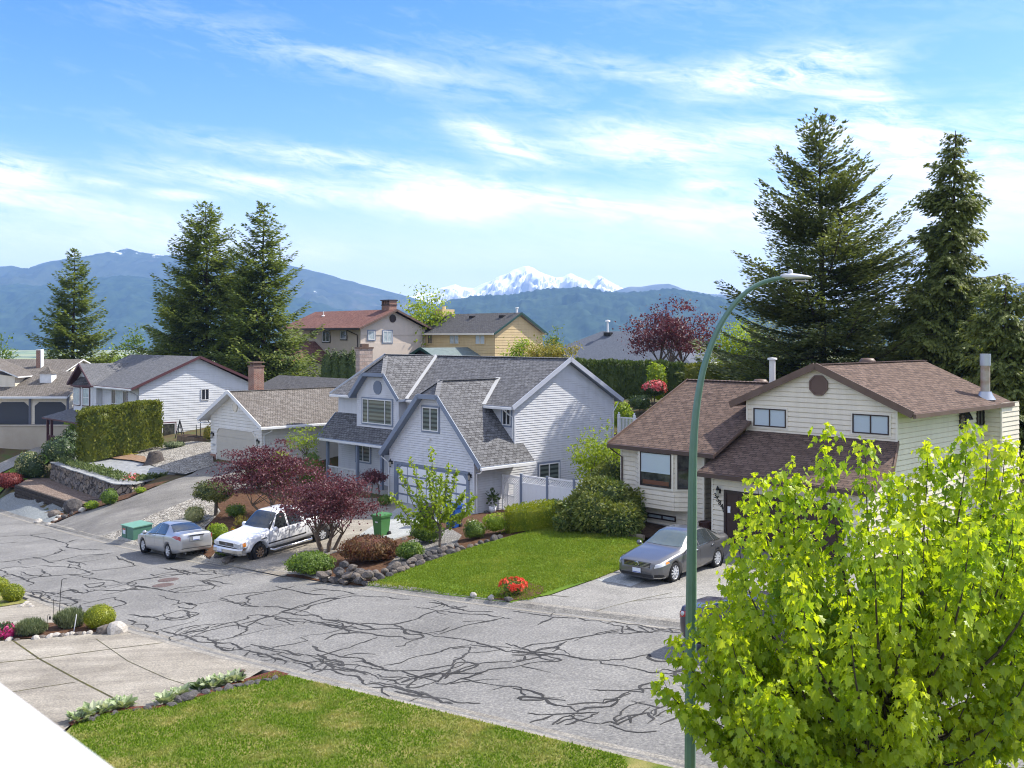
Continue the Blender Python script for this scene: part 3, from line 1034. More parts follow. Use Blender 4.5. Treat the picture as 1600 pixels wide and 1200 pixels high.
def build_site():
 hb, hg = (lambda r, b: HB((r, b, 0))), (lambda r, b: HG((r, b, 0)))
 d1 = sheet('driveway', GX((800, 944), (860, 931), (925, 908), (973, 889), (1002, 866), hb(-1.2, 0.0), hb(8.6, 0.0), hb(8.6, -10.15), (1055, 974), (930, 961)), CONCRETE_GREY, 0.020)
 line_mesh('joint', JOINT, d1, [([G(858, 931), G(890, 934)], .03), ([G(931, 956), G(985, 941), G(1050, 927)], .025), ([G(985, 941), G(1100, 930)], .02)], 0.026)
 sheet('lawn', GX(hb(8.65, 6), hb(8.65, -10.1), Vector((13, 21.6, 0)), Vector((24.5, 12.6, 0)), Vector((42, 20, 0)), Vector((34, 44, 0)), hb(16, 14), hb(7.2, 14), hb(7.2, 0.3), hb(8.6, 0.3)), TURF, 0.02)
 d1b = sheet('concrete_patch', GX((931, 908), (952, 902), (975, 897), (1008, 908), (985, 918), (960, 912)), CONCRETE_PALE, 0.030)
 l1 = sheet('lawn', GX((570, 916), (600, 903), (640, 888), (700, 866), (780, 844), (870, 820), (905, 824), (1005, 842), (1004, 866), (973, 889), (925, 908), (860, 931), (800, 944), (700, 932), (620, 922)), TURF, 0.045)
 bed = sheet('garden_bed', GX((442, 900), (470, 880), (525, 862), (600, 848), (640, 836), (690, 815), (742, 800), (800, 794), (880, 786), (960, 800), (930, 816), (870, 823), (780, 847), (700, 869), (640, 891), (600, 906), (568, 917), (500, 909)), MULCH, 0.03)
 g1 = sheet('gravel', GX((606, 884), (625, 866), (640, 846), (665, 838), (700, 826), (722, 838), (708, 858), (672, 876), (640, 886)), PEA, 0.05)
 b2 = sheet('garden_bed', GX((772, 938), (786, 924), (806, 915), (830, 914), (852, 920), (846, 930), (820, 938), (797, 942)), MULCH, 0.058)
 d2 = sheet('driveway', GX((322, 878), (350, 845), (400, 812), hg(-3.0, -1.5), hg(-0.4, 0.1), hg(7.0, 0.1), hg(7.4, -1.0), (690, 816), (640, 838), (600, 850), (525, 864), (470, 882), (444, 902), (390, 891)), CONCRETE, 0.035)
 d2b = sheet('driveway', GX(hg(1.2, 0.05), hg(6.9, 0.05), hg(7.2, -1.0), (688, 817), (640, 837), (600, 848), (545, 858), (560, 838), (600, 812)), CONCRETE_PALE, 0.05)
 # left-hand drive and its verges
 d3 = sheet('driveway', GX((76, 822), (110, 808), (150, 795), (200, 780), (268, 752), (300, 741), (330, 722), (408, 733), (470, 745), (430, 762), (335, 770), (290, 784), (240, 804), (190, 828), (151, 841)), DRIVE_ASPHALT, 0.03)
 sheet('gravel', GX((153, 841), (190, 828), (240, 804), (292, 783), (325, 772), (345, 800), (320, 825), (322, 877), (250, 861), (190, 849)), RIVER, 0.04)
 sheet('garden_bed', GX((318, 868), (322, 826), (345, 800), (330, 771), (430, 764), (520, 770), (545, 790), (440, 800), (404, 812), (354, 846), (327, 876)), MULCH, 0.06)
 sheet('gravel', GX((0, 780), (28, 768), (110, 802), (74, 820), (0, 798), (-60, 778), (-50, 760)), CRUSH, 0.03)
 sheet('gravel', GX((183, 712), (250, 698), (300, 690), (330, 692), (334, 728), (290, 742), (262, 738), (225, 722)), RIVER, 0.05)
 sheet('garden_bed', GX((76, 820), (112, 800), (150, 786), (195, 770), (240, 756), (266, 751), (200, 779), (150, 794), (110, 807)), MULCH, 0.04)
 sheet('lawn', GX((-60, 770), (0, 742), (62, 712), (100, 690), (60, 740), (20, 752), (-60, 790)), TURF, 0.05)
 sheet('path', GX((-60, 752), (0, 724), (60, 698), (104, 674), (112, 682), (64, 710), (0, 740), (-60, 768)), CONCRETE_GREY, 0.04)
 # our own side of the street
 ne = [tuple(q) for q in off_edge(NEAR_EDGE, -1, 0, len(NEAR_EDGE), 0.37)]
 run = [q for q in ne if -12.2 < q[0] < -5.6 and q[1] < 45]
 d4 = sheet('driveway', GX((-120, 1012), (0, 1003), (60, 999), (130, 991), (185, 986)) + run + GX((380, 1066), (345, 1079), (250, 1107), (200, 1110), (150, 1119), (110, 1135), (60, 1175), (-60, 1290), (-300, 1290), (-260, 1100)), CONCRETE, 0.03)
 line_mesh('joint', JOINT, d4, [([G(18, 1001), G(61, 1031), G(123, 1065), G(203, 1106)], .05), ([G(-60, 1043), G(0, 1037), G(61, 1031), G(165, 1017), G(254, 1006)], .045), ([G(20, 1083), G(117, 1068)], .03), ([G(150, 1000), G(200, 1035), G(260, 1062), G(310, 1078)], .018)], 0.036)
 run = [q for q in ne if -18.5 < q[0] < -12.2 and q[1] < 45]
 sheet('driveway', GX((-120, 1000), (0, 990), (60, 975), (150, 974), (188, 984)) + run[::-1] + GX((30, 944), (0, 949), (-80, 960)), CONCRETE, 0.03)
 sheet('garden_bed', GX((-120, 1012), (0, 1003), (60, 999), (130, 991), (185, 986), (200, 984), (186, 980), (150, 974), (60, 976), (0, 990), (-120, 1000)), MULCH, 0.06)
 sheet('garden_bed', GX((-100, 962), (0, 950), (38, 944), (44, 941), (0, 926), (-100, 905)), TURF_DRY, 0.05)
 run = [q for q in ne if -5.6 <= q[0] < 12 and q[1] < 45]
 sheet('lawn', [(-5.9, 25.2)] + run + [(13, 2.0), (-2, 2.0), (-9.5, 15.5)] + GX((60, 1190), (112, 1138), (150, 1121), (200, 1112), (250, 1109), (345, 1081), (382, 1068)), TURF_DRY, 0.05)
 sheet('garden_bed', GX((378, 1066), (430, 1051), (452, 1057), (440, 1061), (400, 1066), (385, 1072), (345, 1082), (250, 1110), (200, 1112), (150, 1122), (112, 1138), (106, 1134), (150, 1118), (200, 1109), (250, 1106), (345, 1078)), MULCH_RED, 0.065)

build_site()

# ------------------------------------------------------------------ hills and mountains beyond the valley
def ridge_range(name, D, prof, depth, label, m, rough=1.0, seed=0, ridge_amp=0.10, trees=0.0, foot=None, nx=300, ny=56, fine=0.0):
 """A mountain range as a height field: the skyline seen from here gives the crest, spurs and gullies run down to the plain."""
 rs = np.random.RandomState(seed)
 px = np.array([p[0] for p in prof], float); py = np.array([p[1] for p in prof], float)
 us = np.linspace((px[0] - CX) / FPX, (px[-1] - CX) / FPX, nx)
 cy = np.interp(us * FPX + CX, px, py)
 crest = (CY - cy) / FPX * D + HEYE
 # small crags along the skyline
 for f, a in ((60, 0.35), (150, 0.2), (330, 0.12)):
  crest += np.interp(np.arange(nx), np.linspace(0, nx, f), rs.randn(f)) * a * rough * D / 1000.0
 if trees:
  crest += np.abs(np.interp(np.arange(nx), np.arange(0, nx, 1), rs.rand(nx))) ** 2 * trees
 s = np.linspace(-1.0, 0.55, ny)              # -1 = foot towards us, 0 = crest, then down the far side
 Yc = D + s[:, None] * depth
 X = us[None, :] * D * (1 + 0.0 * s[:, None])
 fall = np.where(s < 0, 1 + s, 1 - s / 0.55 * 0.8)
 fall = np.clip(fall, 0, 1)[:, None]
 base = VALLEY - 1.5
 sh = np.where(s < 0, 0.92 + 0.0 * s, 1)[:, None]
 Z = base + (crest[None, :] - base) * fall ** 0.85
 # spurs: ridged noise drawn out down the slope
 amp = (crest[None, :] - base) * ridge_amp * (1 - np.abs(2 * fall - 1) ** 2) * (fall < 0.999)
 nz = np.zeros_like(Z)
 for f, a, st in ((9, 1.0, 0.8), (19, 0.7, 1.2), (41, 0.45, 1.8), (90, 0.28, 2.6), (170, 0.16, 4.0)):
  g = rs.randn(int(f * st) + 3, f * 2 + 3)
  xi = np.linspace(0, f * 2, nx)[None, :] + 0.9 * np.sin(np.linspace(0, 5, ny))[:, None]
  yi = np.linspace(0, f * st, ny)[:, None] + 0 * xi
  xi = np.clip(xi, 0, f * 2 + 1.99)
  x0 = xi.astype(int); y0 = yi.astype(int)
  fx = xi - x0; fy = yi - y0
  fx = fx * fx * (3 - 2 * fx); fy = fy * fy * (3 - 2 * fy)
  v = (g[y0, x0] * (1 - fx) + g[y0, x0 + 1] * fx) * (1 - fy) + (g[y0 + 1, x0] * (1 - fx) + g[y0 + 1, x0 + 1] * fx) * fy
  nz += a * (0.5 - np.abs(v))
 Z = Z + amp * nz
 Z[0, :] = base
 V = np.c_[X.ravel(), (Yc + 0 * X).ravel(), Z.ravel()]
 idx = np.arange(nx * ny).reshape(ny, nx)
 F = np.stack([idx[:-1, :-1], idx[:-1, 1:], idx[1:, 1:], idx[1:, :-1]], -1).reshape(-1, 4)
 o = np_mesh(name, V, F, [m])
 return tag(o, label, None, None, 'structure')

def mountain_mat(name, lo, hi, rock=None, snow=None, snow_line=0, snow_soft=100, fscale=0.02, snow_amt=0.5, slope_lo=0.55, slope_hi=0.8):
 m, nt, bs, out = _nt(name)
 bs.inputs['Roughness'].default_value = 0.95
 bs.inputs['Specular IOR Level'].default_value = 0.05
 c = ramp(nt, add_noise(nt, fscale, 8, 0.7), [(0.36, lo), (0.64, hi)])
 c = mixc(nt, ramp(nt, add_noise(nt, fscale * 0.09, 5, 0.6), [(0.60, (0, 0, 0)), (0.68, (0.7, 0.7, 0.7))]), c, rock or hi)
 if snow:
  tc = nt.nodes.new('ShaderNodeTexCoord')
  sp = nt.nodes.new('ShaderNodeSeparateXYZ')
  nt.links.new(tc.outputs['Object'], sp.inputs[0])
  mr = nt.nodes.new('ShaderNodeMapRange')
  mr.inputs['From Min'].default_value = snow_line
  mr.inputs['From Max'].default_value = snow_line + snow_soft
  nt.links.new(sp.outputs[2], mr.inputs['Value'])
  f = add_noise(nt, fscale * 0.5, 7, 0.7)
  ad = nt.nodes.new('ShaderNodeMath'); ad.operation = 'MULTIPLY_ADD'
  nt.links.new(f, ad.inputs[0]); ad.inputs[1].default_value = 1.4
  nt.links.new(mr.outputs[0], ad.inputs[2])
  s = ramp(nt, ad.outputs[0], [(min(0.98, snow_amt), (0, 0, 0)), (min(1.0, snow_amt + 0.06), (1, 1, 1))])
  ge = nt.nodes.new('ShaderNodeNewGeometry')
  sn = nt.nodes.new('ShaderNodeSeparateXYZ')
  nt.links.new(ge.outputs['True Normal'], sn.inputs[0])
  st = ramp(nt, sn.outputs[2], [(slope_lo, (0.25, 0.25, 0.25)), (slope_hi, (1, 1, 1))])
  c = mixc(nt, mixc(nt, 1.0, s, st, 'MULTIPLY'), c, snow)
 nt.links.new(c, bs.inputs['Base Color'])
 return m

FOREST = mountain_mat('conifer forest hillside', (0.006, 0.018, 0.014), (0.038, 0.064, 0.034), (0.085, 0.11, 0.05), fscale=0.016)
FOREST_SNOW = mountain_mat('forest and alpine rock', (0.03, 0.04, 0.03), (0.06, 0.075, 0.05), (0.16, 0.145, 0.12), (0.75, 0.78, 0.82), 500, 420, fscale=0.012, snow_amt=0.962)
SNOW = mountain_mat('glacier and rock', (0.16, 0.16, 0.17), (0.30, 0.29, 0.29), None, (0.86, 0.88, 0.91), 40, 900, fscale=0.006, snow_amt=0.42, slope_lo=0.52, slope_hi=0.74)
ROCKY = mountain_mat('bare upland', (0.07, 0.08, 0.07), (0.13, 0.13, 0.11), (0.2, 0.2, 0.18), fscale=0.01)

ridge_range('mountain', 7000, [(-500, 440), (-200, 432), (-60, 425), (0, 416), (20, 414), (55, 420), (85, 411), (110, 403), (140, 399), (165, 396), (185, 391), (200, 386), (215, 391), (235, 395), (262, 397), (300, 399), (350, 403), (440, 410), (455, 413), (480, 420), (520, 430), (560, 441), (600, 452), (640, 463), (680, 476), (720, 492), (800, 520), (900, 545)],
   2300, 'broad blue mountain with a few snow streaks on its summit', FOREST_SNOW, 0.35, 1, 0.12)
ridge_range('hill', 5300, [(-500, 455), (-200, 452), (-60, 449), (0, 446), (30, 443), (60, 447), (100, 441), (130, 436), (160, 433), (200, 430), (240, 434), (300, 439), (360, 446), (420, 452), (470, 466), (520, 480), (580, 500), (640, 520), (720, 545)],
   1250, 'forested foothill below the broad blue mountain', FOREST, 0.3, 2, 0.10, trees=9)
ridge_range('mountain', 9600, [(420, 500), (520, 484), (590, 473), (640, 463), (652, 457), (668, 459), (690, 449), (700, 447), (712, 444), (722, 448), (740, 450), (754, 443), (765, 439), (780, 431), (792, 427), (800, 422), (810, 419), (818, 416), (824, 416), (832, 418), (842, 424), (852, 428), (868, 433), (880, 432), (888, 428), (893, 427), (900, 431), (912, 436), (920, 439), (928, 434), (934, 430), (940, 432), (950, 438), (968, 448), (1000, 462), (1060, 478), (1200, 500), (1350, 505), (1500, 520)],
   2200, 'high snow covered volcano on the skyline', SNOW, 0.55, 3, 0.17, nx=420, ny=80)
ridge_range('mountain', 8000, [(860, 500), (930, 463), (955, 455), (982, 447), (1000, 447), (1020, 444), (1043, 442), (1058, 447), (1069, 452), (1100, 458), (1140, 461), (1180, 464), (1240, 470), (1300, 478), (1400, 490), (1460, 480), (1520, 462), (1570, 448), (1600, 440), (1640, 432), (1750, 420), (1950, 410), (2200, 430)],
   1700, 'low bare mountain with a flat top', ROCKY, 0.3, 4, 0.12)
ridge_range('hill', 4600, [(480, 545), (560, 520), (640, 496), (680, 478), (706, 467), (740, 462), (794, 460), (837, 454), (870, 450), (903, 448), (930, 451), (947, 456), (975, 456), (1010, 455), (1047, 450), (1073, 453), (1115, 463), (1160, 474), (1220, 486), (1300, 499), (1420, 514), (1600, 530), (1800, 545)],
   1300, 'long forested hill in front of the snow covered volcano', FOREST, 0.3, 5, 0.11, trees=9, nx=420)

# ------------------------------------------------------------------ the air between
def build_haze():
 mb = MB()
 mb.box((-9500, -2600, VALLEY - 2.7), (9500, 11200, 715))
 m = bpy.data.materials.new('haze')
 m.use_nodes = True
 nt = m.node_tree
 nt.nodes.clear()
 out = nt.nodes.new('ShaderNodeOutputMaterial')
 pv = nt.nodes.new('ShaderNodeVolumePrincipled')
 pv.inputs['Color'].default_value = (0.27, 0.47, 0.88, 1)
 pv.inputs['Density'].default_value = 0.000095
 pv.inputs['Anisotropy'].default_value = 0.0
 nt.links.new(pv.outputs[0], out.inputs['Volume'])
 o = mb.build('haze', m)
 tag(o, None, None, None, 'stuff')

build_haze()
# ------------------------------------------------------------------ house building kit
def siding(mb, axis, c, poly, out, course=0.125, lap=0.02, m=0):
 """Lapped boards on the wall plane axis = c. poly = (s, z) outline; out = +1/-1, the side the boards face."""
 zs = [p[1] for p in poly]
 z = math.floor(min(zs) / course) * course

 def clip(P, lim, keep_above):
  Q = []
  for i in range(len(P)):
   a, b = P[i], P[(i + 1) % len(P)]
   ia = (a[1] >= lim - 1e-9) if keep_above else (a[1] <= lim + 1e-9)
   ib = (b[1] >= lim - 1e-9) if keep_above else (b[1] <= lim + 1e-9)
   if ia:
    Q.append(a)
   if ia != ib:
    t = (lim - a[1]) / (b[1] - a[1])
    Q.append((a[0] + (b[0] - a[0]) * t, lim))
  return Q

 def pt(s, zz, o):
  return (s, c + out * o, zz) if axis == 'b' else (c + out * o, s, zz)
 while z < max(zs) - 1e-6:
  z1 = z + course
  P = clip(clip(poly, z, True), z1, False)
  if len(P) >= 3 and max(p[1] for p in P) - min(p[1] for p in P) > 1e-4:
   zg = z + course * 0.84
   B, Gv = clip(P, zg, False), clip(P, zg, True)
   if len(B) >= 3:
    mb.poly([pt(s, q, lap * (1 - (q - z) / course) + 0.002) for (s, q) in B], m)
   if len(Gv) >= 3:                 # the shadow gap under the next board
    mb.poly([pt(s, q, -0.03) for (s, q) in Gv], m)
   for zz, o in ((z, lap + 0.002), (zg, lap * 0.16 + 0.002)):
    lo = [p for p in P if abs(p[1] - zz) < 1e-6] if zz == z else [p for p in B if abs(p[1] - zz) < 1e-6]
    if len(lo) >= 2:
     a, b = min(lo), max(lo)
     mb.poly([pt(a[0], zz, -0.03), pt(b[0], zz, -0.03), pt(b[0], zz, o), pt(a[0], zz, o)], m)
  z = z1

def pbox(mb, axis, c, out, s0, s1, z0, z1, o0, o1, m=0):
 if axis == 'b':
  mb.box((s0, c + out * o0, z0), (s1, c + out * o1, z1), m)
 else:
  mb.box((c + out * o0, s0, z0), (c + out * o1, s1, z1), m)

def pquad(mb, axis, c, out, s0, s1, z0, z1, o, m=0):
 P = [(s0, z0), (s1, z0), (s1, z1), (s0, z1)]
 mb.poly([(s, c + out * o, z) if axis == 'b' else (c + out * o, s, z) for (s, z) in P], m)

def window(F, parent, axis, c, out, s0, s1, z0, z1, frame, pane, mull=(), trim=None, fw=0.055, tw=0.09, bars=(), label=None, sash=None):
 """Frame (and outer trim) with glass as a sub-part. mull = upright posts, bars = cross-bars, as fractions."""
 s0, s1 = min(s0, s1), max(s0, s1)
 z0, z1 = min(z0, z1), max(z0, z1)
 mb = MB(F)
 w0 = 0.0
 if trim is not None:
  for (a, b, d, e) in ((s0 - tw, s1 + tw, z1, z1 + tw), (s0 - tw, s1 + tw, z0 - tw, z0), (s0 - tw, s0, z0, z1), (s1, s1 + tw, z0, z1)):
   pbox(mb, axis, c, out, a, b, d, e, 0.0, 0.046, 1)
 for (a, b, d, e) in ((s0, s1, z1 - fw, z1), (s0, s1, z0, z0 + fw), (s0, s0 + fw, z0 + fw, z1 - fw), (s1 - fw, s1, z0 + fw, z1 - fw)):
  pbox(mb, axis, c, out, a, b, d, e, 0.0, 0.075, 0)
 for f in mull:
  x = s0 + (s1 - s0) * f
  pbox(mb, axis, c, out, x - fw / 2, x + fw / 2, z0 + fw, z1 - fw, 0.0, 0.068, 0)
 for f in bars:
  z = z0 + (z1 - z0) * f
  pbox(mb, axis, c, out, s0 + fw, s1 - fw, z - fw / 2, z + fw / 2, 0.0, 0.064, 0)
 o = mb.build('window', [frame, trim or frame], parent, label=label)
 g = MB(F)
 edges = [0.0] + list(mull) + [1.0]
 panes = pane if isinstance(pane, (list, tuple)) else [pane] * (len(edges) - 1)
 mats = []
 for p in panes:
  if p not in mats:
   mats.append(p)
 for i in range(len(edges) - 1):
  a, b = s0 + (s1 - s0) * edges[i], s0 + (s1 - s0) * edges[i + 1]
  pquad(g, axis, c, out, a + .01, b - .01, z0 + .01, z1 - .01, 0.036, mats.index(panes[i]))
 g.build('pane', mats, o)
 return o

def slab(mb, plan, p0, gr, gb, t=0.13, m=0, me=1):
 """One roof plane: plan outline (r, b), height p0[2] at p0 with slopes gr, gb; t thick, shingles on top."""
 z = lambda q: p0[2] + gr * (q[0] - p0[0]) + gb * (q[1] - p0[1])
 area = sum(plan[i][0] * plan[(i + 1) % len(plan)][1] - plan[(i + 1) % len(plan)][0] * plan[i][1] for i in range(len(plan)))
 if area < 0:
  plan = plan[::-1]
 L = math.hypot(gr, gb) or 1.0
 d = (gr / L, gb / L) if math.hypot(gr, gb) > 1e-6 else (0, 1)
 k = math.sqrt(1 + gr * gr + gb * gb)
 uv = [(-(q[0] - p0[0]) * d[1] + (q[1] - p0[1]) * d[0], ((q[0] - p0[0]) * d[0] + (q[1] - p0[1]) * d[1]) * k) for q in plan]
 top = [(q[0], q[1], z(q)) for q in plan]
 bot = [(q[0], q[1], z(q) - t) for q in plan]
 mb.poly(top, m, uv)
 mb.poly(bot[::-1], me)
 n = len(plan)
 for i in range(n):
  j = (i + 1) % n
  mb.poly([bot[i], bot[j], top[j], top[i]], me)

def ridge_caps(mb, p0, p1, m=0, w=0.3, step=0.2):
 """The row of overlapping cap shingles along a ridge or hip."""
 p0, p1 = Vector(p0), Vector(p1)
 d = p1 - p0
 n = max(2, int(d.length / step))
 for i in range(n):
  a = p0 + d * (i / n); b = p0 + d * ((i + 1.25) / n)
  mb.beam(a + Vector((0, 0, 0.02)), b + Vector((0, 0, 0.004)), w, 0.022, m)

def downspout(F, parent, m, path, w=0.055):
 mb = MB(F)
 mb.tube(path, w * 0.62, 6, 0, smooth=False)
 return mb.build('downspout', m, parent)

def gutter(F, parent, m, p0, p1, w=0.13, h=0.12):
 mb = MB(F)
 mb.beam(p0, p1, w, h, 0)
 return mb.build('gutter', m, parent)

def chimney_mesh(mb, x0, x1, y0, y1, z0, z1, cap=0.06, m=0, mc=1):
 """Brick or stone stack with a projecting crown; UVs run round the stack in metres."""
 def ring(a, b, c, d, lo, hi):
  u = 0
  for (p, q) in (((a, c), (b, c)), ((b, c), (b, d)), ((b, d), (a, d)), ((a, d), (a, c))):
   L = math.hypot(q[0] - p[0], q[1] - p[1])
   mb.poly([(p[0], p[1], lo), (q[0], q[1], lo), (q[0], q[1], hi), (p[0], p[1], hi)], m, [(u, lo), (u + L, lo), (u + L, hi), (u, hi)])
   u += L
 ring(x0, x1, y0, y1, z0, z1)
 if cap:
  mb.box((x0 - cap, y0 - cap, z1), (x1 + cap, y1 + cap, z1 + 0.1), mc)

def octagon(mb, axis, c, out, s, z, r, depth, m=0, rim=None, mr=1, n=8, squash=1.0):
 pts = [(s + r * math.cos(math.pi * (2 * k + 1) / n), z + squash * r * math.sin(math.pi * (2 * k + 1) / n)) for k in range(n)]

 def q(p, o):
  return (p[0], c + out * o, p[1]) if axis == 'b' else (c + out * o, p[0], p[1])
 mb.poly([q(p, depth) for p in pts], m)
 for i in range(n):
  a, b = pts[i], pts[(i + 1) % n]
  mb.poly([q(a, 0), q(b, 0), q(b, depth), q(a, depth)], m)
 if rim:
  for i in range(n):
   a, b = pts[i], pts[(i + 1) % n]
   mb.beam(q(a, depth), q(b, depth), rim, rim, mr)
 k = int(2 * r / 0.09)
 for i in range(k):                       # louvre slats
  zz = z + squash * (-r * 0.8 + 1.6 * r * (i + 0.5) / k)
  hw = min(r * 0.9, math.sqrt(max(0, (r * 0.94) ** 2 - ((zz - z) / squash) ** 2)))
  mb.beam(q((s - hw, zz), depth + 0.01), q((s + hw, zz), depth + 0.01), 0.03, 0.02, m)

def wall_lamp(F, parent, m, mg, axis, c, out, s, z, k=1.0):
 mb = MB(F)
 P = lambda o, dz: (s, c + out * o, z + dz) if axis == 'b' else (c + out * o, s, z + dz)
 pbox(mb, axis, c, out, s - .05 * k, s + .05 * k, z - .07 * k, z + .07 * k, 0.0, 0.03)
 mb.tube([P(.03, .0), P(.10, .10 * k), P(.14, .10 * k)], .012, 5)
 cx = P(.14, 0)
 mb.lathe([(.0, .16 * k), (.03, .14 * k), (.085, .05 * k), (.09, .035 * k)], cx, 'z', 6, smooth=False)
 mb.lathe([(.05, -.14 * k), (.055, -.16 * k), (.0, -.2 * k)], cx, 'z', 6, smooth=False)
 mb.lathe([(.07, .035 * k), (.05, -.14 * k)], cx, 'z', 6, 1, smooth=False)
 return mb.build('wall_lamp', [m, mg], parent)

# shared house materials
def siding_mat(name, c, c2=None):
 """Painted boards, a little chalky, with rain streaks running down them."""
 m, nt, bs, out = _nt(name)
 bs.inputs['Roughness'].default_value = .6
 bs.inputs['Specular IOR Level'].default_value = .3
 tc = nt.nodes.new('ShaderNodeTexCoord')
 mp = nt.nodes.new('ShaderNodeMapping')
 mp.inputs['Scale'].default_value = (3.5, 3.5, .35)
 nt.links.new(tc.outputs['Object'], mp.inputs[0])
 a = ramp(nt, add_noise(nt, 1.2, 4), [(.3, tuple(q * .93 for q in c)), (.7, c)])
 f = add_noise(nt, 1.0, 6, .7, vec=mp.outputs[0])
 nt.links.new(mixc(nt, 1.0, a, ramp(nt, f, [(.34, (.92, .915, .905)), (.56, (1, 1, 1))]), 'MULTIPLY'), bs.inputs['Base Color'])
 return m

M_GREYBLUE = siding_mat('pale blue grey siding', (0.645, 0.65, 0.67))
M_SLATETRIM = mat('slate blue trim', (0.20, 0.235, 0.30), 0.55)
M_WHITE = mat('white painted trim', (0.74, 0.74, 0.73), 0.5, col2=(0.66, 0.66, 0.65), vscale=3)
M_VINYL = mat('white vinyl', (0.78, 0.78, 0.78), 0.42)
M_CREAM = siding_mat('cream siding', (0.78, 0.70, 0.565))
M_CREAMTRIM = mat('cream trim', (0.73, 0.67, 0.56), 0.5)
M_BROWNTRIM = mat('brown painted fascia', (0.12, 0.075, 0.055), 0.5, col2=(0.15, 0.10, 0.075), vscale=2)
M_DARKBROWN = mat('dark brown metal', (0.045, 0.03, 0.027), 0.45)
M_BLACK = mat('black metal', (0.015, 0.015, 0.016), 0.45)
M_SHINGLE_GREY = shingle_mat('grey laminate shingles', (0.095, 0.094, 0.097), (0.185, 0.185, 0.19), (0.235, 0.235, 0.24), (0.115, 0.115, 0.12), w=0.26)
M_SHINGLE_BROWN = shingle_mat('brown laminate shingles', (0.085, 0.055, 0.042), (0.175, 0.118, 0.09), (0.22, 0.155, 0.12), (0.115, 0.078, 0.06), w=0.30)
M_SHINGLE_TAUPE = shingle_mat('weathered cedar shingles', (0.145, 0.125, 0.105), (0.235, 0.21, 0.185), (0.27, 0.25, 0.225), (0.10, 0.085, 0.072), w=0.18)
M_SHINGLE_SLATE = shingle_mat('slate grey shingles', (0.115, 0.118, 0.125), (0.175, 0.178, 0.188), (0.21, 0.21, 0.22), (0.12, 0.12, 0.125))
M_SHINGLE_DARK = shingle_mat('dark grey shingles', (0.075, 0.073, 0.075), (0.12, 0.117, 0.117), (0.145, 0.14, 0.138), (0.09, 0.087, 0.085))
M_TILE_RED = shingle_mat('terracotta tiles', (0.15, 0.075, 0.06), (0.235, 0.12, 0.095), (0.27, 0.15, 0.12), (0.13, 0.07, 0.058), w=0.30, h=0.32, mort=(0.08, 0.03, 0.025), mortar=0.03, bumpd=0.05)
M_GLASS = glass_mat('window glass', (0.02, 0.024, 0.028), 0.03, 1.0)
M_GLASS_ROOM = glass_mat('window onto a dim room', (0.012, 0.013, 0.012), 0.03, 1.0, (0.06, 0.06, 0.05))
M_GLASS_CURTAIN = glass_mat('window with pale curtain', (0.34, 0.40, 0.42), 0.04, 0.8, (0.46, 0.52, 0.53))
M_GLASS_BLIND = glass_mat('window with white blind', (0.46, 0.53, 0.57), 0.05, 0.7)
M_GLASS_ZEBRA = glass_mat('window with zebra blind', (0.035, 0.045, 0.043), 0.04, 0.9, (0.12, 0.15, 0.135), band=0.24)
M_LAMPGLASS = glass_mat('lamp glass', (0.35, 0.33, 0.28), 0.1, 0.6)
M_STONE = brick_mat('pink grey stone', (0.33, 0.25, 0.21), (0.46, 0.37, 0.32), (0.30, 0.26, 0.23), 0.42, 0.24, 0.02, 0.9)
M_BRICK = brick_mat('red brick', (0.22, 0.085, 0.055), (0.34, 0.15, 0.10), (0.42, 0.36, 0.30), 0.24, 0.085, 0.012, 0.6)
M_CONC = mat('plain concrete', (0.30, 0.29, 0.27), 0.9, col2=(0.38, 0.37, 0.345), vscale=1.0, bump=0.2)

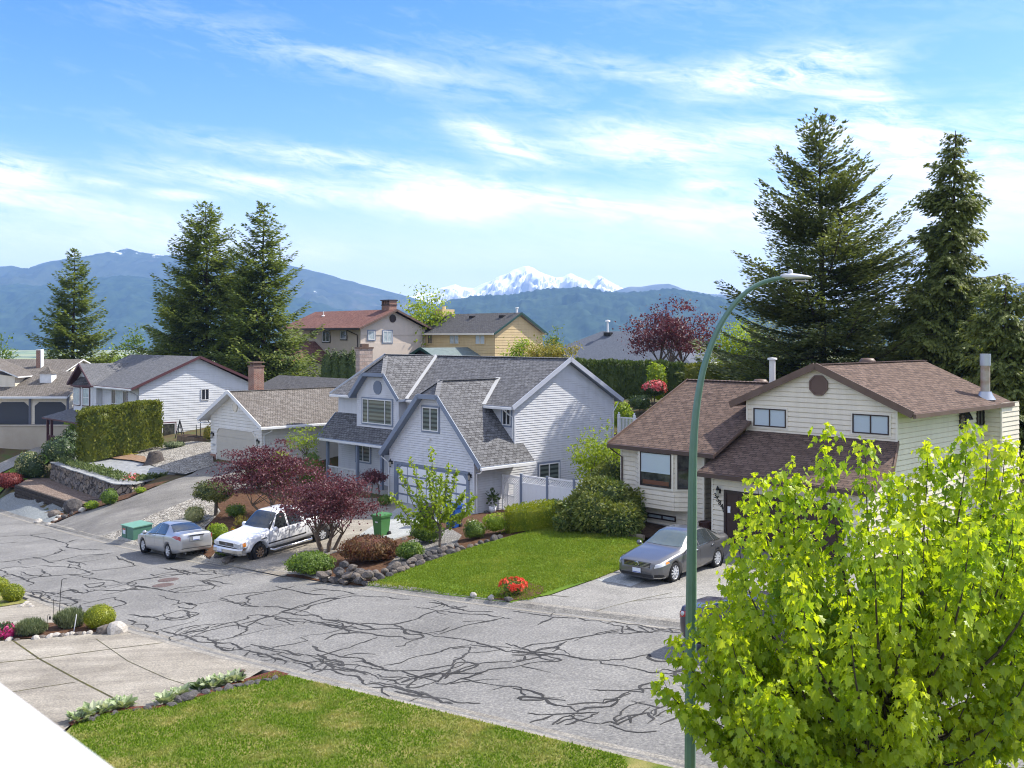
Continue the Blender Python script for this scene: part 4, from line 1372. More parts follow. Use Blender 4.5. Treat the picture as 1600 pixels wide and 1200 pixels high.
# ------------------------------------------------------------------ the grey-blue house with two clipped gables
def grey_house():
 F = HG
 root = thing('house', 'pale blue grey house with two clipped front gables and a white panelled garage door', 'house', F((0, 0, 0)))
 sg, st, wh = M_GREYBLUE, M_SLATETRIM, M_WHITE
 R0, R1, BF, BB = -9.1, 6.96, 2.83, 10.78
 PM, EZ, EB, RB = 0.557, 5.45, 2.4, 6.8          # main pitch, eave height and place, ridge place
 RZ = EZ + PM * (RB - EB)
 zm = lambda b: EZ + PM * (b - EB) if b <= RB else RZ - PM * (b - RB)
 GC, GH, GZ = 3.7, 4.15, 6.77                    # garage gable: centre, half width, ridge height (pitch 1:1)

 def wall(axis, c, poly, out):
  mb = MB(F); siding(mb, axis, c, poly, out); return mb.build('wall', sg, root)
 wall('b', 0.0, [(0, 0), (6.96, 0), (6.96, GZ - 3.26 - .15), (GC + 0.85, GZ - .95), (GC - 0.85, GZ - .95), (0, GZ - 3.7 - .15)], -1)
 wall('r', R1, [(0, -0.4), (BB, -0.2), (BB, zm(BB) - .16), (RB, RZ - .16), (BF, zm(BF) - .16), (BF, 3.4), (0, 3.4)], 1)
 wall('b', BF, [(R0, 0), (0, 0), (0, 3.5), (R1, 3.5), (R1, zm(BF) - .14), (R0, zm(BF) - .14)], -1)
 wall('r', R0, [(BF, 0), (BB, 0), (BB, zm(BB) - .16), (RB, RZ - .16), (BF, zm(BF) - .16)], -1)
 wall('r', 0.0, [(0, 0), (BF, 0), (BF, 3.3), (0, 3.0)], -1)
 wall('b', BB, [(R0, -0.3), (R1, -0.3), (R1, zm(BB) - .16), (R0, zm(BB) - .16)], 1)
 DC, DH = -4.1, 2.45                             # dormer gable
 wall('b', 2.2, [(-6.2, 3.55), (-2.1, 3.55), (-2.1, RZ - 2.0 - .15), (DC + 1.1, RZ - 1.25), (DC - 1.1, RZ - 1.25), (-6.2, RZ - 2.1 - .15)], -1)
 wall('r', -6.2, [(2.2, 3.55), (BF, 4.2), (BF, 5.6), (2.2, 5.6)], -1)
 wall('r', -2.1, [(2.2, 3.55), (BF, 4.2), (BF, 5.6), (2.2, 5.6)], 1)
 # corner boards
 mb = MB(F)
 for (r, b, z0, z1) in ((0.0, 0.0, 0, 2.9), (R1, 0.0, 0, 2.6), (R1, BF, 3.4, 5.55), (R1, BB, 0, 5.55), (R0, BF, 0, 5.6), (-6.2, 2.2, 3.55, 5.6), (-2.1, 2.2, 3.55, 5.7)):
  mb.box((r - .06, b - .022, z0), (r + .022, b + .06, z1))
 mb.build_pieces('corner_board', M_GREYBLUE, root)
 # roof
 mb = MB(F)
 slab(mb, [(-9.45, EB), (-6.55, EB), (-4.1, RB - .02), (-1.65, EB), (4.92, EB), (4.92, EB + .15), (3.7, 4.8), (5.0, EB), (7.3, EB), (7.3, RB), (-9.45, RB)], (0, EB, EZ), 0, PM)
 slab(mb, [(-9.45, RB), (7.3, RB), (7.3, 11.2), (-9.45, 11.2)], (0, RB, RZ), 0, -PM)
 zg = (GC, 0, GZ)
 slab(mb, [(GC + .8, -.4), (GC + GH, -.4), (GC + GH, 3.44), (R1 + .03, 3.44), (R1 + .03, BF - .01), (4.75, BF - .01), (GC, 4.77), (GC, .5)], zg, -1.0, 0)
 slab(mb, [(GC - .8, -.4), (GC - GH, -.4), (GC - GH, BF - .01), (2.65, BF - .01), (GC, 4.77), (GC, .5)], zg, 1.0, 0)
 slab(mb, [(GC - .8, -.4), (GC + .8, -.4), (GC, .5)], (GC, .5, GZ), 0, 0.8 / 0.9)
 zd = (DC, 0, RZ)
 slab(mb, [(DC + 1.05, 1.8), (DC + DH, 1.8), (DC + DH, 2.4), (DC, RB), (DC, 2.77)], zd, -1.0, 0)
 slab(mb, [(DC - 1.05, 1.8), (DC - DH, 1.8), (DC - DH, 2.4), (DC, RB), (DC, 2.77)], zd, 1.0, 0)
 slab(mb, [(DC - 1.05, 1.8), (DC + 1.05, 1.8), (DC, 2.77)], (DC, 2.77, RZ), 0, 1.05 / .97)
 slab(mb, [(-9.35, 1.4), (-.42, 1.4), (-.42, BF), (-9.35, BF)], (0, 1.4, 2.78), 0, 1.06)
 roof = mb.build('roof', [M_SHINGLE_GREY, st], root)
 rcm = mat('grey ridge caps', (0.17, 0.168, 0.168), 0.9, col2=(0.27, 0.265, 0.265), vscale=5)
 for p, q in [((-9.45, RB, RZ), (7.3, RB, RZ)), ((GC, .5, GZ), (GC, 4.6, GZ))] + [((GC + s * .8, -.4, GZ - .8), (GC, .5, GZ)) for s in (-1, 1)] + [((DC + s * 1.05, 1.8, RZ - 1.05), (DC, 2.77, RZ)) for s in (-1, 1)]:
  cp = MB(F); ridge_caps(cp, p, q, w=.26); cp.build('ridge_cap', rcm, roof)
 fl = MB(F)
 for (a, b) in (((GC, 4.72, GZ + .03), (5.04, 2.38, EZ + .02)), ((DC, RB - .1, RZ + .02), (DC + DH + .02, 2.38, EZ + .02)), ((DC, RB - .1, RZ + .02), (DC - DH - .02, 2.38, EZ + .02))):
  fl.beam(a, b, .26, .05, up=(0.25, -0.4, 1))
 fl.build_pieces('valley_flashing', mat('pale metal flashing', (0.42, 0.42, 0.41), 0.5, 0.4), roof)
 # barge boards, fascias, soffits
 mb = MB(F)
 for s in (-1, 1):
  mb.beam((GC + s * GH, -.42, GZ - GH - .03), (GC + s * .8, -.42, GZ - .8 - .03), .05, .26)
  mb.beam((DC + s * DH, 1.78, RZ - DH - .03), (DC + s * 1.05, 1.78, RZ - 1.05 - .03), .05, .24)
 mb.beam((GC - .84, -.42, GZ - .83), (GC + .84, -.42, GZ - .83), .05, .24)
 mb.beam((DC - 1.08, 1.78, RZ - 1.08), (DC + 1.08, 1.78, RZ - 1.08), .05, .22)
 mb.beam((-9.48, EB, EZ - .03), (-9.48, RB, RZ - .03), .05, .24)
 mb.beam((-9.38, 1.4, 2.72), (-9.38, BF, 4.2), .05, .22)
 mb.build_pieces('barge_board', st, root)
 mb = MB(F)
 for (b0, z0, b1, z1) in ((EB - .05, EZ - .06, RB, RZ - .04), (11.25, EZ - .05, RB, RZ - .04)):
  mb.beam((7.33, b0, z0), (7.33, b1, z1), .045, .24)
 mb.build_pieces('barge_board', mat('pale grey barge board', (0.44, 0.46, 0.52), 0.5), root)
 gutter(F, root, wh, (-9.4, EB - .06, EZ - .1), (DC - DH - .1, EB - .06, EZ - .1))
 gutter(F, root, wh, (DC + DH + .1, EB - .06, EZ - .1), (-.3, EB - .06, EZ - .1))
 gutter(F, root, wh, (5.0, EB - .06, EZ - .1), (7.28, EB - .06, EZ - .1))
 gutter(F, root, wh, (GC + GH + .05, -.4, GZ - GH - .1), (GC + GH + .05, 3.44, GZ - GH - .1))
 gutter(F, root, wh, (-9.3, 1.34, 2.66), (-.5, 1.34, 2.66))
 downspout(F, root, wh, [(6.6, EB - .05, EZ - .15), (6.62, BF - .12, EZ - .45), (6.9, BF - .09, EZ - .55), (6.9, BF - .09, 3.75)])
 downspout(F, root, wh, [(7.1, 11.1, EZ - .15), (7.03, BB - .1, EZ - .7), (7.03, BB - .1, 0.2)])
 downspout(F, root, wh, [(GC + GH + .05, -.3, GZ - GH - .15), (GC + GH - .1, -.3, GZ - GH - .32), (7.02, .12, GZ - GH - .45), (7.03, .12, .1)])
 downspout(F, root, wh, [(GC - GH, -.3, GZ - GH - .15), (-.06, -.08, GZ - GH - .5), (-.06, -.06, .1)])
 # garage door: white panels in a slate grid
 mb = MB(F)
 D0, D1, DT = .72, 6.5, 2.12
 pbox(mb, 'b', 0, -1, D0, D1, 0, DT, 0.0, .034, 1)
 nc, nr = 7, 4
 for i in range(nc):
  for j in range(nr):
   a = D0 + .1 + (D1 - D0 - .14) * i / nc; w = (D1 - D0 - .14) / nc - .07
   z = .05 + (DT - .06) * j / nr; hh = (DT - .06) / nr - .1
   pbox(mb, 'b', 0, -1, a, a + w, z, z + hh, .034, .05, 0)
 mb.build('garage_door', [M_VINYL, st], root)
 mb = MB(F)
 for (a, b, z0, z1) in ((D0 - .3, D0, 0, DT), (D1, D1 + .12, 0, DT)):
  pbox(mb, 'b', 0, -1, a, b, z0, z1, 0, .07)
 pbox(mb, 'b', 0, -1, D0 - .3, D1 + .12, DT, DT + .11, 0, .07)
 mb.beam((D0 - .02, -.04, DT - .34), (D0 + .34, -.04, DT + .02), .05, .14)
 mb.beam((D1 + .02, -.04, DT - .34), (D1 - .34, -.04, DT + .02), .05, .14)
 mb.build('door_frame', st, root)
 window(F, root, 'b', 0, -1, 2.86, 4.2, 4.1, 5.36, wh, M_GLASS_ZEBRA, (0.5,), st)
 window(F, root, 'b', 2.2, -1, -5.65, -2.7, 3.86, 5.34, wh, M_GLASS_ZEBRA, (0.2, 0.77), st, label='wide three part window under the left gable')
 window(F, root, 'b', BF, -1, -7.2, -5.72, 1.35, 2.4, wh, M_GLASS_ZEBRA, (0.5,), st)
 window(F, root, 'b', BF, -1, 6.08, 6.72, 4.42, 5.36, wh, M_GLASS, (0.5,), st)
 window(F, root, 'r', R1, 1, 4.62, 6.2, 1.2, 2.25, wh, M_GLASS_ZEBRA, (0.5,), st)
 # vents, lamps, meter
 mb = MB(F); octagon(mb, 'b', 2.2, -1, DC - .02, 6.05, .42, .05, 0, n=12, squash=1.0)
 mb.build('gable_vent', st, root)
 wall_lamp(F, root, M_BLACK, M_LAMPGLASS, 'b', 0, -1, .18, 2.15, 1.3)
 wall_lamp(F, root, M_BLACK, M_LAMPGLASS, 'b', 0, -1, 6.72, 2.05, 1.3)
 mb = MB(F); pbox(mb, 'b', 0, -1, 3.3, 3.55, 3.62, 3.72, 0, .12); mb.build('floodlight', wh, root)
 mb = MB(F); pbox(mb, 'r', R1, 1, 9.35, 9.6, 1.15, 1.55, 0, .16); mb.build('meter_box', mat('grey meter box', (0.25, 0.26, 0.27), 0.5), root)
 # porch
 mb = MB(F)
 mb.box((-9.2, 1.5, -.3), (-.1, BF - .03, .12))
 mb.build('porch_floor', M_CONC, root)
 for r in (-8.55, -5.36, -2.9):
  mb = MB(F); mb.box((r - .08, 1.52, .12), (r + .08, 1.68, 2.72)); mb.build('porch_post', st, root)
 mb = MB(F)
 for (a, b) in ((-8.45, -5.46),):
  mb.beam((a, 1.6, 1.02), (b, 1.6, 1.02), .07, .07)
  mb.beam((a, 1.6, .25), (b, 1.6, .25), .05, .06)
  n = 22
  for i in range(n):
   x = a + (b - a) * (i + .5) / n
   mb.box((x - .02, 1.58, .28), (x + .02, 1.62, 1.0))
 mb.build('porch_railing', wh, root)
 mb = MB(F)
 pbox(mb, 'b', BF, -1, -2.3, -1.3, .12, 2.2, 0, .04)
 for (z0, z1) in ((.3, 1.0), (1.2, 2.0)):
  pbox(mb, 'b', BF, -1, -2.15, -1.85, z0, z1, .04, .055); pbox(mb, 'b', BF, -1, -1.75, -1.45, z0, z1, .04, .055)
 d = mb.build('front_door', wh, root)
 mb = MB(F); mb.lathe([(.0, -.03), (.035, -.02), (.035, .02), (0, .03)], (-1.42, BF - .09, 1.1), 'y', 10); mb.build('door_handle', M_BLACK, d)
 # chimney at the far end
 mb = MB(F)
 chimney_mesh(mb, -9.95, -9.5, 4.7, 5.75, -.3, 8.3, .05)
 mb.box((-9.85, 4.95, 8.4), (-9.6, 5.5, 8.62), 1)
 mb.build('chimney', [M_STONE, M_BROWNTRIM], root)
 return root

grey_house()

def vinyl_fence():
 """White privacy fence with a lattice top, running from the garage to the neighbour's corner."""
 F = HG
 b = 1.86
 root = thing('fence', 'white board fence with a lattice top between the grey house and a big juniper', 'fence', F((11, b, 0)))
 posts = [8.47, 10.3, 12.1, 13.9, 15.6]
 zb = lambda r: h1(F((r, b, 0)).x, F((r, b, 0)).y) - F.o.z
 sl = M_SLATETRIM
 top = lambda r: 2.0 + (r - 7) * 0.03
 for r in posts:
  mb = MB(F); mb.box((r - .06, b - .06, zb(r) - .2), (r + .06, b + .06, top(r) + .08)); mb.box((r - .075, b - .075, top(r) + .08), (r + .075, b + .075, top(r) + .12)); mb.build('post', sl, root)

 def lattice(mb, r0, r1, z0, z1, bb, w=.035, step=.13):
  zt = lambda r: 0
  span = z1 - z0
  k = int((r1 - r0 + span) / step) + 1
  for i in range(k):
   for s in (1, -1):
    a = r0 - span + i * step
    p, q = (a, z0), (a + span, z1)
    x0, x1 = max(p[0], r0), min(q[0], r1)
    if x1 - x0 < .02:
     continue
    za, zb_ = z0 + (x0 - p[0]), z0 + (x1 - p[0])
    if s < 0:
     za, zb_ = z0 + z1 - za, z0 + z1 - zb_
    mb.beam((x0, bb + s * .006, za), (x1, bb + s * .006, zb_), w, .010, up=(0, 1, 0))
 ends = posts
 for a, c in zip(ends[:-1], ends[1:]):
  a2, c2 = a + .06, c - .06
  z0 = (zb(a) + zb(c)) / 2 + .05
  t = top((a + c) / 2)
  mb = MB(F)
  n = int((c2 - a2) / .16)
  for i in range(n):
   x = a2 + (c2 - a2) * i / n
   mb.box((x + .004, b - .018, z0 + .1), (x + (c2 - a2) / n - .004, b + .018, t - .42))
  for z in (z0, t - .42, t - .04):
   mb.box((a2, b - .03, z), (c2, b + .03, z + .08))
  mb.build('board_panel', M_VINYL, root)
  mb = MB(F); lattice(mb, a2, c2, t - .34, t - .04, b); mb.build('lattice_panel', M_VINYL, root)
 # gate: lattice either side of an open window
 mb = MB(F)
 g0, g1 = 7.05, 8.41
 for (x0, x1, z0, z1) in ((g0, g0 + .09, -.1, 2.0), (g1 - .09, g1, -.1, 2.0), (g0 + .09, g1 - .09, 1.92, 2.0), (g0 + .09, g1 - .09, -.1, 0.0), (g0 + .09, g0 + .42, .92, .98), (g0 + .42, g0 + .48, 0, 1.62), (g1 - .48, g1 - .42, 0, 1.62), (g0 + .42, g1 - .42, .92, .98), (g0 + .42, g1 - .42, 1.56, 1.62)):
  mb.box((x0, b - .03, z0), (x1, b + .03, z1))
 lattice(mb, g0 + .09, g0 + .42, 0, 1.92, b); lattice(mb, g1 - .42, g1 - .09, 0, 1.92, b); lattice(mb, g0 + .48, g1 - .48, 0, .92, b); lattice(mb, g0 + .42, g1 - .42, 1.62, 1.92, b)
 mb.build('gate', M_VINYL, root)

vinyl_fence()

# ------------------------------------------------------------------ the cream house with the brown roof
def brown_house():
 F = HB
 root = thing('house', 'cream house with brown shingle roofs and a dark brown garage door', 'house', F((0, 0, 0)))
 sg, br = M_CREAM, M_BROWNTRIM
 U0, U1, UB, UE = -.35, 6.13, 3.0, 12.2         # upper storey
 RC, RH, UZ, P = 2.9, 3.95, 7.12, 0.435         # its ridge: centre, half width, height, pitch
 zu = lambda r: UZ - P * abs(r - RC)
 zl = lambda b: 2.91 + .4 * (b + .5)            # the low roof over the garage
 L0, LB, LR, LZ = -5.64, .8, 6.13, 6.16         # left wing
 zw = lambda b: 3.55 + (LZ - 3.55) / (LR - .3) * (b - .3)

 def wall(axis, c, poly, out, m=None):
  mb = MB(F); siding(mb, axis, c, poly, out, 0.2, 0.024); return mb.build('wall', m or sg, root)
 wall('b', 0.0, [(0, -.1), (6.13, -.1), (6.13, 2.85), (0, 2.85)], -1)
 wall('b', UB, [(U0, 3.9), (U1, 3.9), (U1, zu(U1) - .12), (RC, UZ - .12), (U0, zu(U0) - .12)], -1)
 wall('r', U1, [(0, -.2), (UE, -.2), (UE, zu(U1) - .12), (UB, zu(U1) - .12), (UB, zl(UB)), (0, zl(0) - .1)], 1)
 wall('r', U0, [(UB, 3.8), (UE, 3.8), (UE, zu(U0) - .12), (UB, zu(U0) - .12)], -1)
 wall('b', UE, [(U0, -.2), (U1, -.2), (U1, zu(U1) - .12), (RC, UZ - .12), (U0, zu(U0) - .12)], 1)
 LRt = F.front(1100, 760, LB)[0]
 wall('b', LB, [(L0 + .3, -.2), (LRt, -.2), (LRt, zw(LB) - .12), (L0 + .3, zw(LB) - .12)], -1)
 wall('r', L0 + .3, [(LB, -.2), (11.5, -.2), (11.5, zw(LB) - .12), (LR, LZ - .14), (LB, zw(LB) - .12)], -1)
 taupe = siding_mat('siding darkened for shade', (0.36, 0.32, 0.26))  # entry recess boards: the shade there is put into their darker colour
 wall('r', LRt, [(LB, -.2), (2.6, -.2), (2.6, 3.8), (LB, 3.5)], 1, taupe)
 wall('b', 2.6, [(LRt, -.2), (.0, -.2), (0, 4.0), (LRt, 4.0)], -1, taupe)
 wall('r', 0.0, [(0, -.1), (2.6, -.1), (2.6, 3.6), (0, 2.8)], -1)
 # bump-out of the chimney at the back of the right side
 b0, b1 = F.side(1536, 650, U1)[0], F.side(1559, 650, U1 + .9)[0]
 wall('b', b0, [(U1, -.2), (U1 + .75, -.2), (U1 + .75, zu(U1) - .3), (U1, zu(U1) - .2)], -1)
 wall('r', U1 + .75, [(b0, -.2), (b0 + 2.0, -.2), (b0 + 2.0, zu(U1) - .3), (b0, zu(U1) - .3)], 1)
 mb = MB(F)
 for (r, b, z0, z1) in ((0, 0, 0, 2.85), (U0, UB, 3.9, 5.55), (U1, UB, 4.3, 5.6), (L0 + .3, LB, 0, 3.6), (LRt, LB, 0, 3.6), (U1 + .75, b0, 0, 5.3), (U1, 0, 0, 2.9)):
  mb.box((r - .05, b - .03, z0), (r + .03, b + .05, z1))
 mb.box((U0, UB - .03, 3.93), (U1, UB, 4.05))
 mb.build_pieces('corner_board', M_CREAMTRIM, root)
 # roofs
 mb = MB(F)
 E0 = -1.07 + .02
 slab(mb, [(E0, 2.75), (RC, 2.75), (RC, 12.6), (E0, 12.6)], (RC, 0, UZ), P, 0)
 slab(mb, [(RC, 2.75), (6.85, 2.75), (6.85, 12.4), (RC, 12.6)], (RC, 0, UZ), -P, 0)
 g = (LZ - 3.55) / (LR - .3)
 slab(mb, [(L0, .3), (-.1, .3), (-.1, 2.9), (-.37, 2.9), (-.37, LR), (L0, LR)], (0, .3, 3.55), 0, g)
 slab(mb, [(L0, LR), (-.37, LR), (-.37, 12), (L0, 12)], (0, LR, LZ), 0, -g)
 slab(mb, [(-.38, -.5), (6.85, -.5), (6.85, 1.2), (6.16, 2.985), (U0, 2.985), (U0 - .03, 2.6)], (0, -.5, 2.91), 0, .4)
 roof = mb.build('roof', [M_SHINGLE_BROWN, br], root)
 rcm = mat('brown ridge caps', (0.13, 0.09, 0.075), 0.9, col2=(0.21, 0.15, 0.125), vscale=5)
 for p, q in (((RC, 2.75, UZ), (RC, 12.6, UZ)), ((L0, LR, LZ), (-.4, LR, LZ))):
  cp = MB(F); ridge_caps(cp, p, q, w=.26); cp.build('ridge_cap', rcm, roof)
 mb = MB(F)
 mb.lathe([(.28, .0), (.28, .22), (.36, .26), (.36, .36), (.26, .5), (.0, .52)], (-2.2, LR + .8, LZ - .4), 'z', 14)
 mb.build('roof_vent', M_BROWNTRIM, roof)
 mb = MB(F)
 mb.lathe([(.28, .0), (.28, .22), (.36, .26), (.36, .36), (.26, .5), (.0, .52)], (RC - .7, 8.5, UZ - .35), 'z', 14)
 mb.build('roof_vent', M_BROWNTRIM, roof)
 mb = MB(F)
 mb.tube([(-.15, 4.6, 5.4), (-.15, 4.6, 7.25)], .13, 12); mb.lathe([(.2, -.05), (.2, .03), (.0, .05)], (-.15, 4.6, 7.28), 'z', 12)
 mb.build('flue_pipe', mat('white flue pipe', (0.62, 0.61, 0.58), 0.5), roof)
 rr, bb = 6.3, 10.9
 mb = MB(F)
 mb.lathe([(.42, -.1), (.3, .1), (.24, .25)], (rr, bb, zu(rr) + .0), 'z', 14, 1)
 mb.tube([(rr, bb, zu(rr) + .2), (rr, bb, zu(rr) + 1.35)], .19, 14, 0); mb.tube([(rr, bb, zu(rr) + 1.35), (rr, bb, zu(rr) + 1.85)], .22, 14, 1)
 mb.build('flue_pipe', [mat('rusty flue', (0.33, 0.235, 0.16), 0.5, 0.4, 0.5, col2=(0.44, 0.40, 0.35), vscale=2.5), mat('galvanised flue', (0.42, 0.44, 0.47), 0.35, 0.5, 0.7)], roof, label='rust stained metal flue at the back of the roof')
 # fascias and gutters
 mb = MB(F)
 for s, e in ((-1, E0), (1, 6.85)):
  mb.beam((e, 2.73, zu(e) - .05), (RC, 2.73, UZ - .05), .05, .27)
 mb.beam((L0 - .02, .28, 3.5), (L0 - .02, LR, LZ - .05), .05, .24)
 mb.beam((6.87, -.5, 2.84), (6.87, 1.2, 3.54), .05, .2); mb.beam((6.87, 1.2, 3.54), (6.2, 2.98, 4.26), .05, .2)
 mb.build_pieces('barge_board', br, root)
 dk = mat('brown gutter', (0.085, 0.055, 0.045), 0.45)
 gutter(F, root, dk, (L0, .22, 3.45), (-.1, .22, 3.45), .14, .17)
 gutter(F, root, dk, (-.4, -.58, 2.8), (6.85, -.58, 2.8), .14, .17)
 gutter(F, root, br, (6.9, 2.75, zu(6.85) - .1), (6.9, 12.4, zu(6.85) - .1), .13, .16)
 downspout(F, root, dk, [(L0 + .12, .22, 3.35), (L0 + .2, .5, 3.15), (L0 + .36, .74, 2.95), (L0 + .36, .74, .2)])
 # garage door with raised panels
 mb = MB(F)
 d0, d1, dt = .66, 5.5, 2.13
 pbox(mb, 'b', 0, -1, d0, d1, 0, dt, 0.0, .036)
 for i in range(4):
  for j in range(4):
   a = d0 + (d1 - d0) * i / 4; z = dt * j / 4
   for (k0, k1) in ((.06, .54), (.62, 1.12)):
    pbox(mb, 'b', 0, -1, a + k0, a + k1, z + .08, z + dt / 4 - .06, .036, .05)
 gd = mb.build('garage_door', mat('dark brown garage door', (0.05, 0.027, 0.022), 0.5, 0.4), root)
 mb = MB(F)
 for (a, c, z0, z1) in ((d0 - .1, d0, 0, dt + .1), (d1, d1 + .1, 0, dt + .1), (d0, d1, dt, dt + .1)):
  pbox(mb, 'b', 0, -1, a, c, z0, z1, 0, .08)
 mb.build('door_frame', M_DARKBROWN, root)
 mb = MB(F); pbox(mb, 'b', 0, -1, d0 + .08, d0 + .2, 1.35, 1.6, .036, .085); mb.build('keypad', M_VINYL, root)
 # upper windows with white blinds, one octagonal vent
 for (p0, p1) in (((1178.5, 637), (1229, 671)), ((1333, 646), (1390, 682.5))):
  r0, z1 = F.front(p0[0], p0[1], UB); r1, z0 = F.front(p1[0], p1[1], UB)
  window(F, root, 'b', UB, -1, r0, r1, z0 + .06, z1, M_DARKBROWN, M_GLASS_BLIND, (.5,), M_CREAMTRIM, fw=.045, tw=.07)
 r, z = F.front(1280, 602, UB)
 mb = MB(F); octagon(mb, 'b', UB, -1, r, z, .40, .06, 0, .06, 0); mb.build('gable_vent', mat('brown louvre', (0.15, 0.095, 0.075), 0.5), root)
 # two windows on the right side, one with its top light open
 b0_, z1 = F.side(1498, 637, U1); b1_, z0 = F.side(1507, 669, U1)
 window(F, root, 'r', U1, 1, b0_, b1_ + .1, z0, z1, M_DARKBROWN, M_GLASS, (), None, fw=.04, bars=(.5,))
 mb = MB(F)
 mb.faces([(U1 + .06, b0_ + .03, z1 - .04), (U1 + .06, b1_ + .1, z1 - .04), (U1 + .3, b1_ + .1, z1 - .5), (U1 + .3, b0_ + .03, z1 - .5)], [(0, 1, 2, 3)], 0)
 mb.beam((U1 + .3, b0_, z1 - .5), (U1 + .3, b1_ + .1, z1 - .5), .04, .04, 1)
 mb.beam((U1 + .06, b0_ + .03, z1 - .04), (U1 + .3, b0_ + .03, z1 - .5), .04, .04, 1); mb.beam((U1 + .06, b1_ + .1, z1 - .04), (U1 + .3, b1_ + .1, z1 - .5), .04, .04, 1)
 mb.build('open_sash', [M_GLASS, M_DARKBROWN], root)
 b0_, z1 = F.side(1525, 634, U1); b1_, z0 = F.side(1536, 664, U1)
 window(F, root, 'r', U1, 1, b0_, b1_, z0, z1, M_DARKBROWN, M_GLASS, (.5,), None, fw=.045)
 q0, z1 = F.side(1386, 768, U1); q1, z0 = F.side(1410, 812, U1)
 window(F, root, 'r', U1, 1, q0, q1 + .4, z0, z1, M_DARKBROWN, M_GLASS_CURTAIN, (.5,), None, fw=.05)
 # bay with an angled side light
 bb_, bz0, bz1 = LB - .55, 1.02, 3.4
 r0 = F.front(998, 740, bb_)[0]; r1 = F.front(1053.5, 740, bb_)[0]; rs = r1 + .62
 mb = MB(F)
 siding(mb, 'b', bb_, [(r0, bz0), (r1, bz0), (r1, bz1), (r0, bz1)], -1, .2, .024)
 base = len(mb.f)
 F2 = Frame(0, 0, 0); F2.o = F((r1, bb_, 0)); d = (F((rs, LB, 0)) - F2.o).normalized(); F2.r = d; F2.b = Vector((-d.y, d.x, 0))
 Ls = (F((rs, LB, 0)) - F((r1, bb_, 0))).length
 F3 = Frame(0, 0, 0); F3.o = F((r0 - .62, LB, 0)); d = (F((r0, bb_, 0)) - F3.o).normalized(); F3.r = d; F3.b = Vector((-d.y, d.x, 0))
 for z in (bz0, bz1):
  mb.poly([(r0 - .62, LB, z), (r0, bb_, z), (r1, bb_, z), (rs, LB, z)])
 bay = mb.build('bay', sg, root)
 for FF in (F2, F3):
  m2 = MB(FF); siding(m2, 'b', 0, [(0, bz0), (Ls, bz0), (Ls, bz1), (0, bz1)], -1, .2, .024); m2.build('bay_side', sg, bay)
 zz1 = F.front(1000, 704, bb_)[1]; zz0 = F.front(1000, 757, bb_)[1]
 wmid = (zz1 + zz0) / 2
 ww = window(F, root, 'b', bb_, -1, r0 + .12, r1 - .12, zz0, zz1 - .02, M_DARKBROWN, M_GLASS_ROOM, (), M_CREAMTRIM, fw=.04, tw=.1, label='big bay window with a half lowered white shade')
 mb = MB(F); pquad(mb, 'b', bb_, -1, r0 + .16, r1 - .16, wmid - .1, zz1 - .06, .044); mb.beam((r0 + .16, bb_ - .05, wmid - .12), (r1 - .16, bb_ - .05, wmid - .12), .02, .05); mb.build('blind', M_GLASS_BLIND, ww)
 mb = MB(F); mb.box((r0 + .25, bb_ - .05, zz0 + .08), (r1 - .25, bb_ - .04, zz0 + .26), 0); mb.build('planter', mat('terracotta planter behind glass', (0.16, 0.07, 0.04), 0.5, coat=.6), ww)
 window(F2, root, 'b', 0, -1, .12, Ls - .12, zz0, zz1 - .02, M_DARKBROWN, M_GLASS_ROOM, (), M_CREAMTRIM, fw=.04, tw=.08, bars=(.56,))
 q0, z1 = F.front(1013, 801, LB); q1, z0 = F.front(1057, 820, LB)
 window(F, root, 'b', LB, -1, q0, q1, z0 + .12, z1 + .02, M_DARKBROWN, M_GLASS_CURTAIN, (.52,), None, fw=.05)
 mb = MB(F); mb.box((L0 + .28, LB - .045, -.4), (LRt, LB - .002, .28)); mb.build('foundation', M_CONC, root)
 # house number running down beside the lamp, and the lamp
 wall_lamp(F, root, M_BLACK, M_LAMPGLASS, 'b', 0, -1, F.front(1124.5, 767, 0)[0], F.front(1124.5, 767, 0)[1], 1.35)
 for i, ch in enumerate('35840'):
  px, py = 1118.5 + 3.35 * i, 774.5 + 5.6 * i
  q, z = F.front(px, py, 0)
  cu = bpy.data.curves.new('digit', 'FONT')
  cu.body = ch; cu.size = .27; cu.extrude = .012; cu.align_x = 'CENTER'; cu.align_y = 'CENTER'
  tmp = bpy.data.objects.new('digit', cu); COL.objects.link(tmp)
  bpy.context.view_layer.update()
  me = bpy.data.meshes.new_from_object(tmp.evaluated_get(bpy.context.evaluated_depsgraph_get()))
  bpy.data.objects.remove(tmp); bpy.data.curves.remove(cu)
  me.name = 'house_number'
  Mx = Matrix.Identity(4)
  for k in range(3):
   Mx[k][0] = F.r[k]; Mx[k][1] = (0, 0, 1)[k]; Mx[k][2] = -F.b[k]
  Mx.translation = F((q, -.035, z))
  me.transform(Mx)
  me.materials.clear(); me.materials.append(M_BLACK)
  link_mesh('house_number', me, root)
 # step and entry shadow recess
 mb = MB(F); mb.box((LRt + .05, .6, -.3), (-.05, 2.55, .1)); mb.build('entry_step', M_CONC, root)
 return root

brown_house()
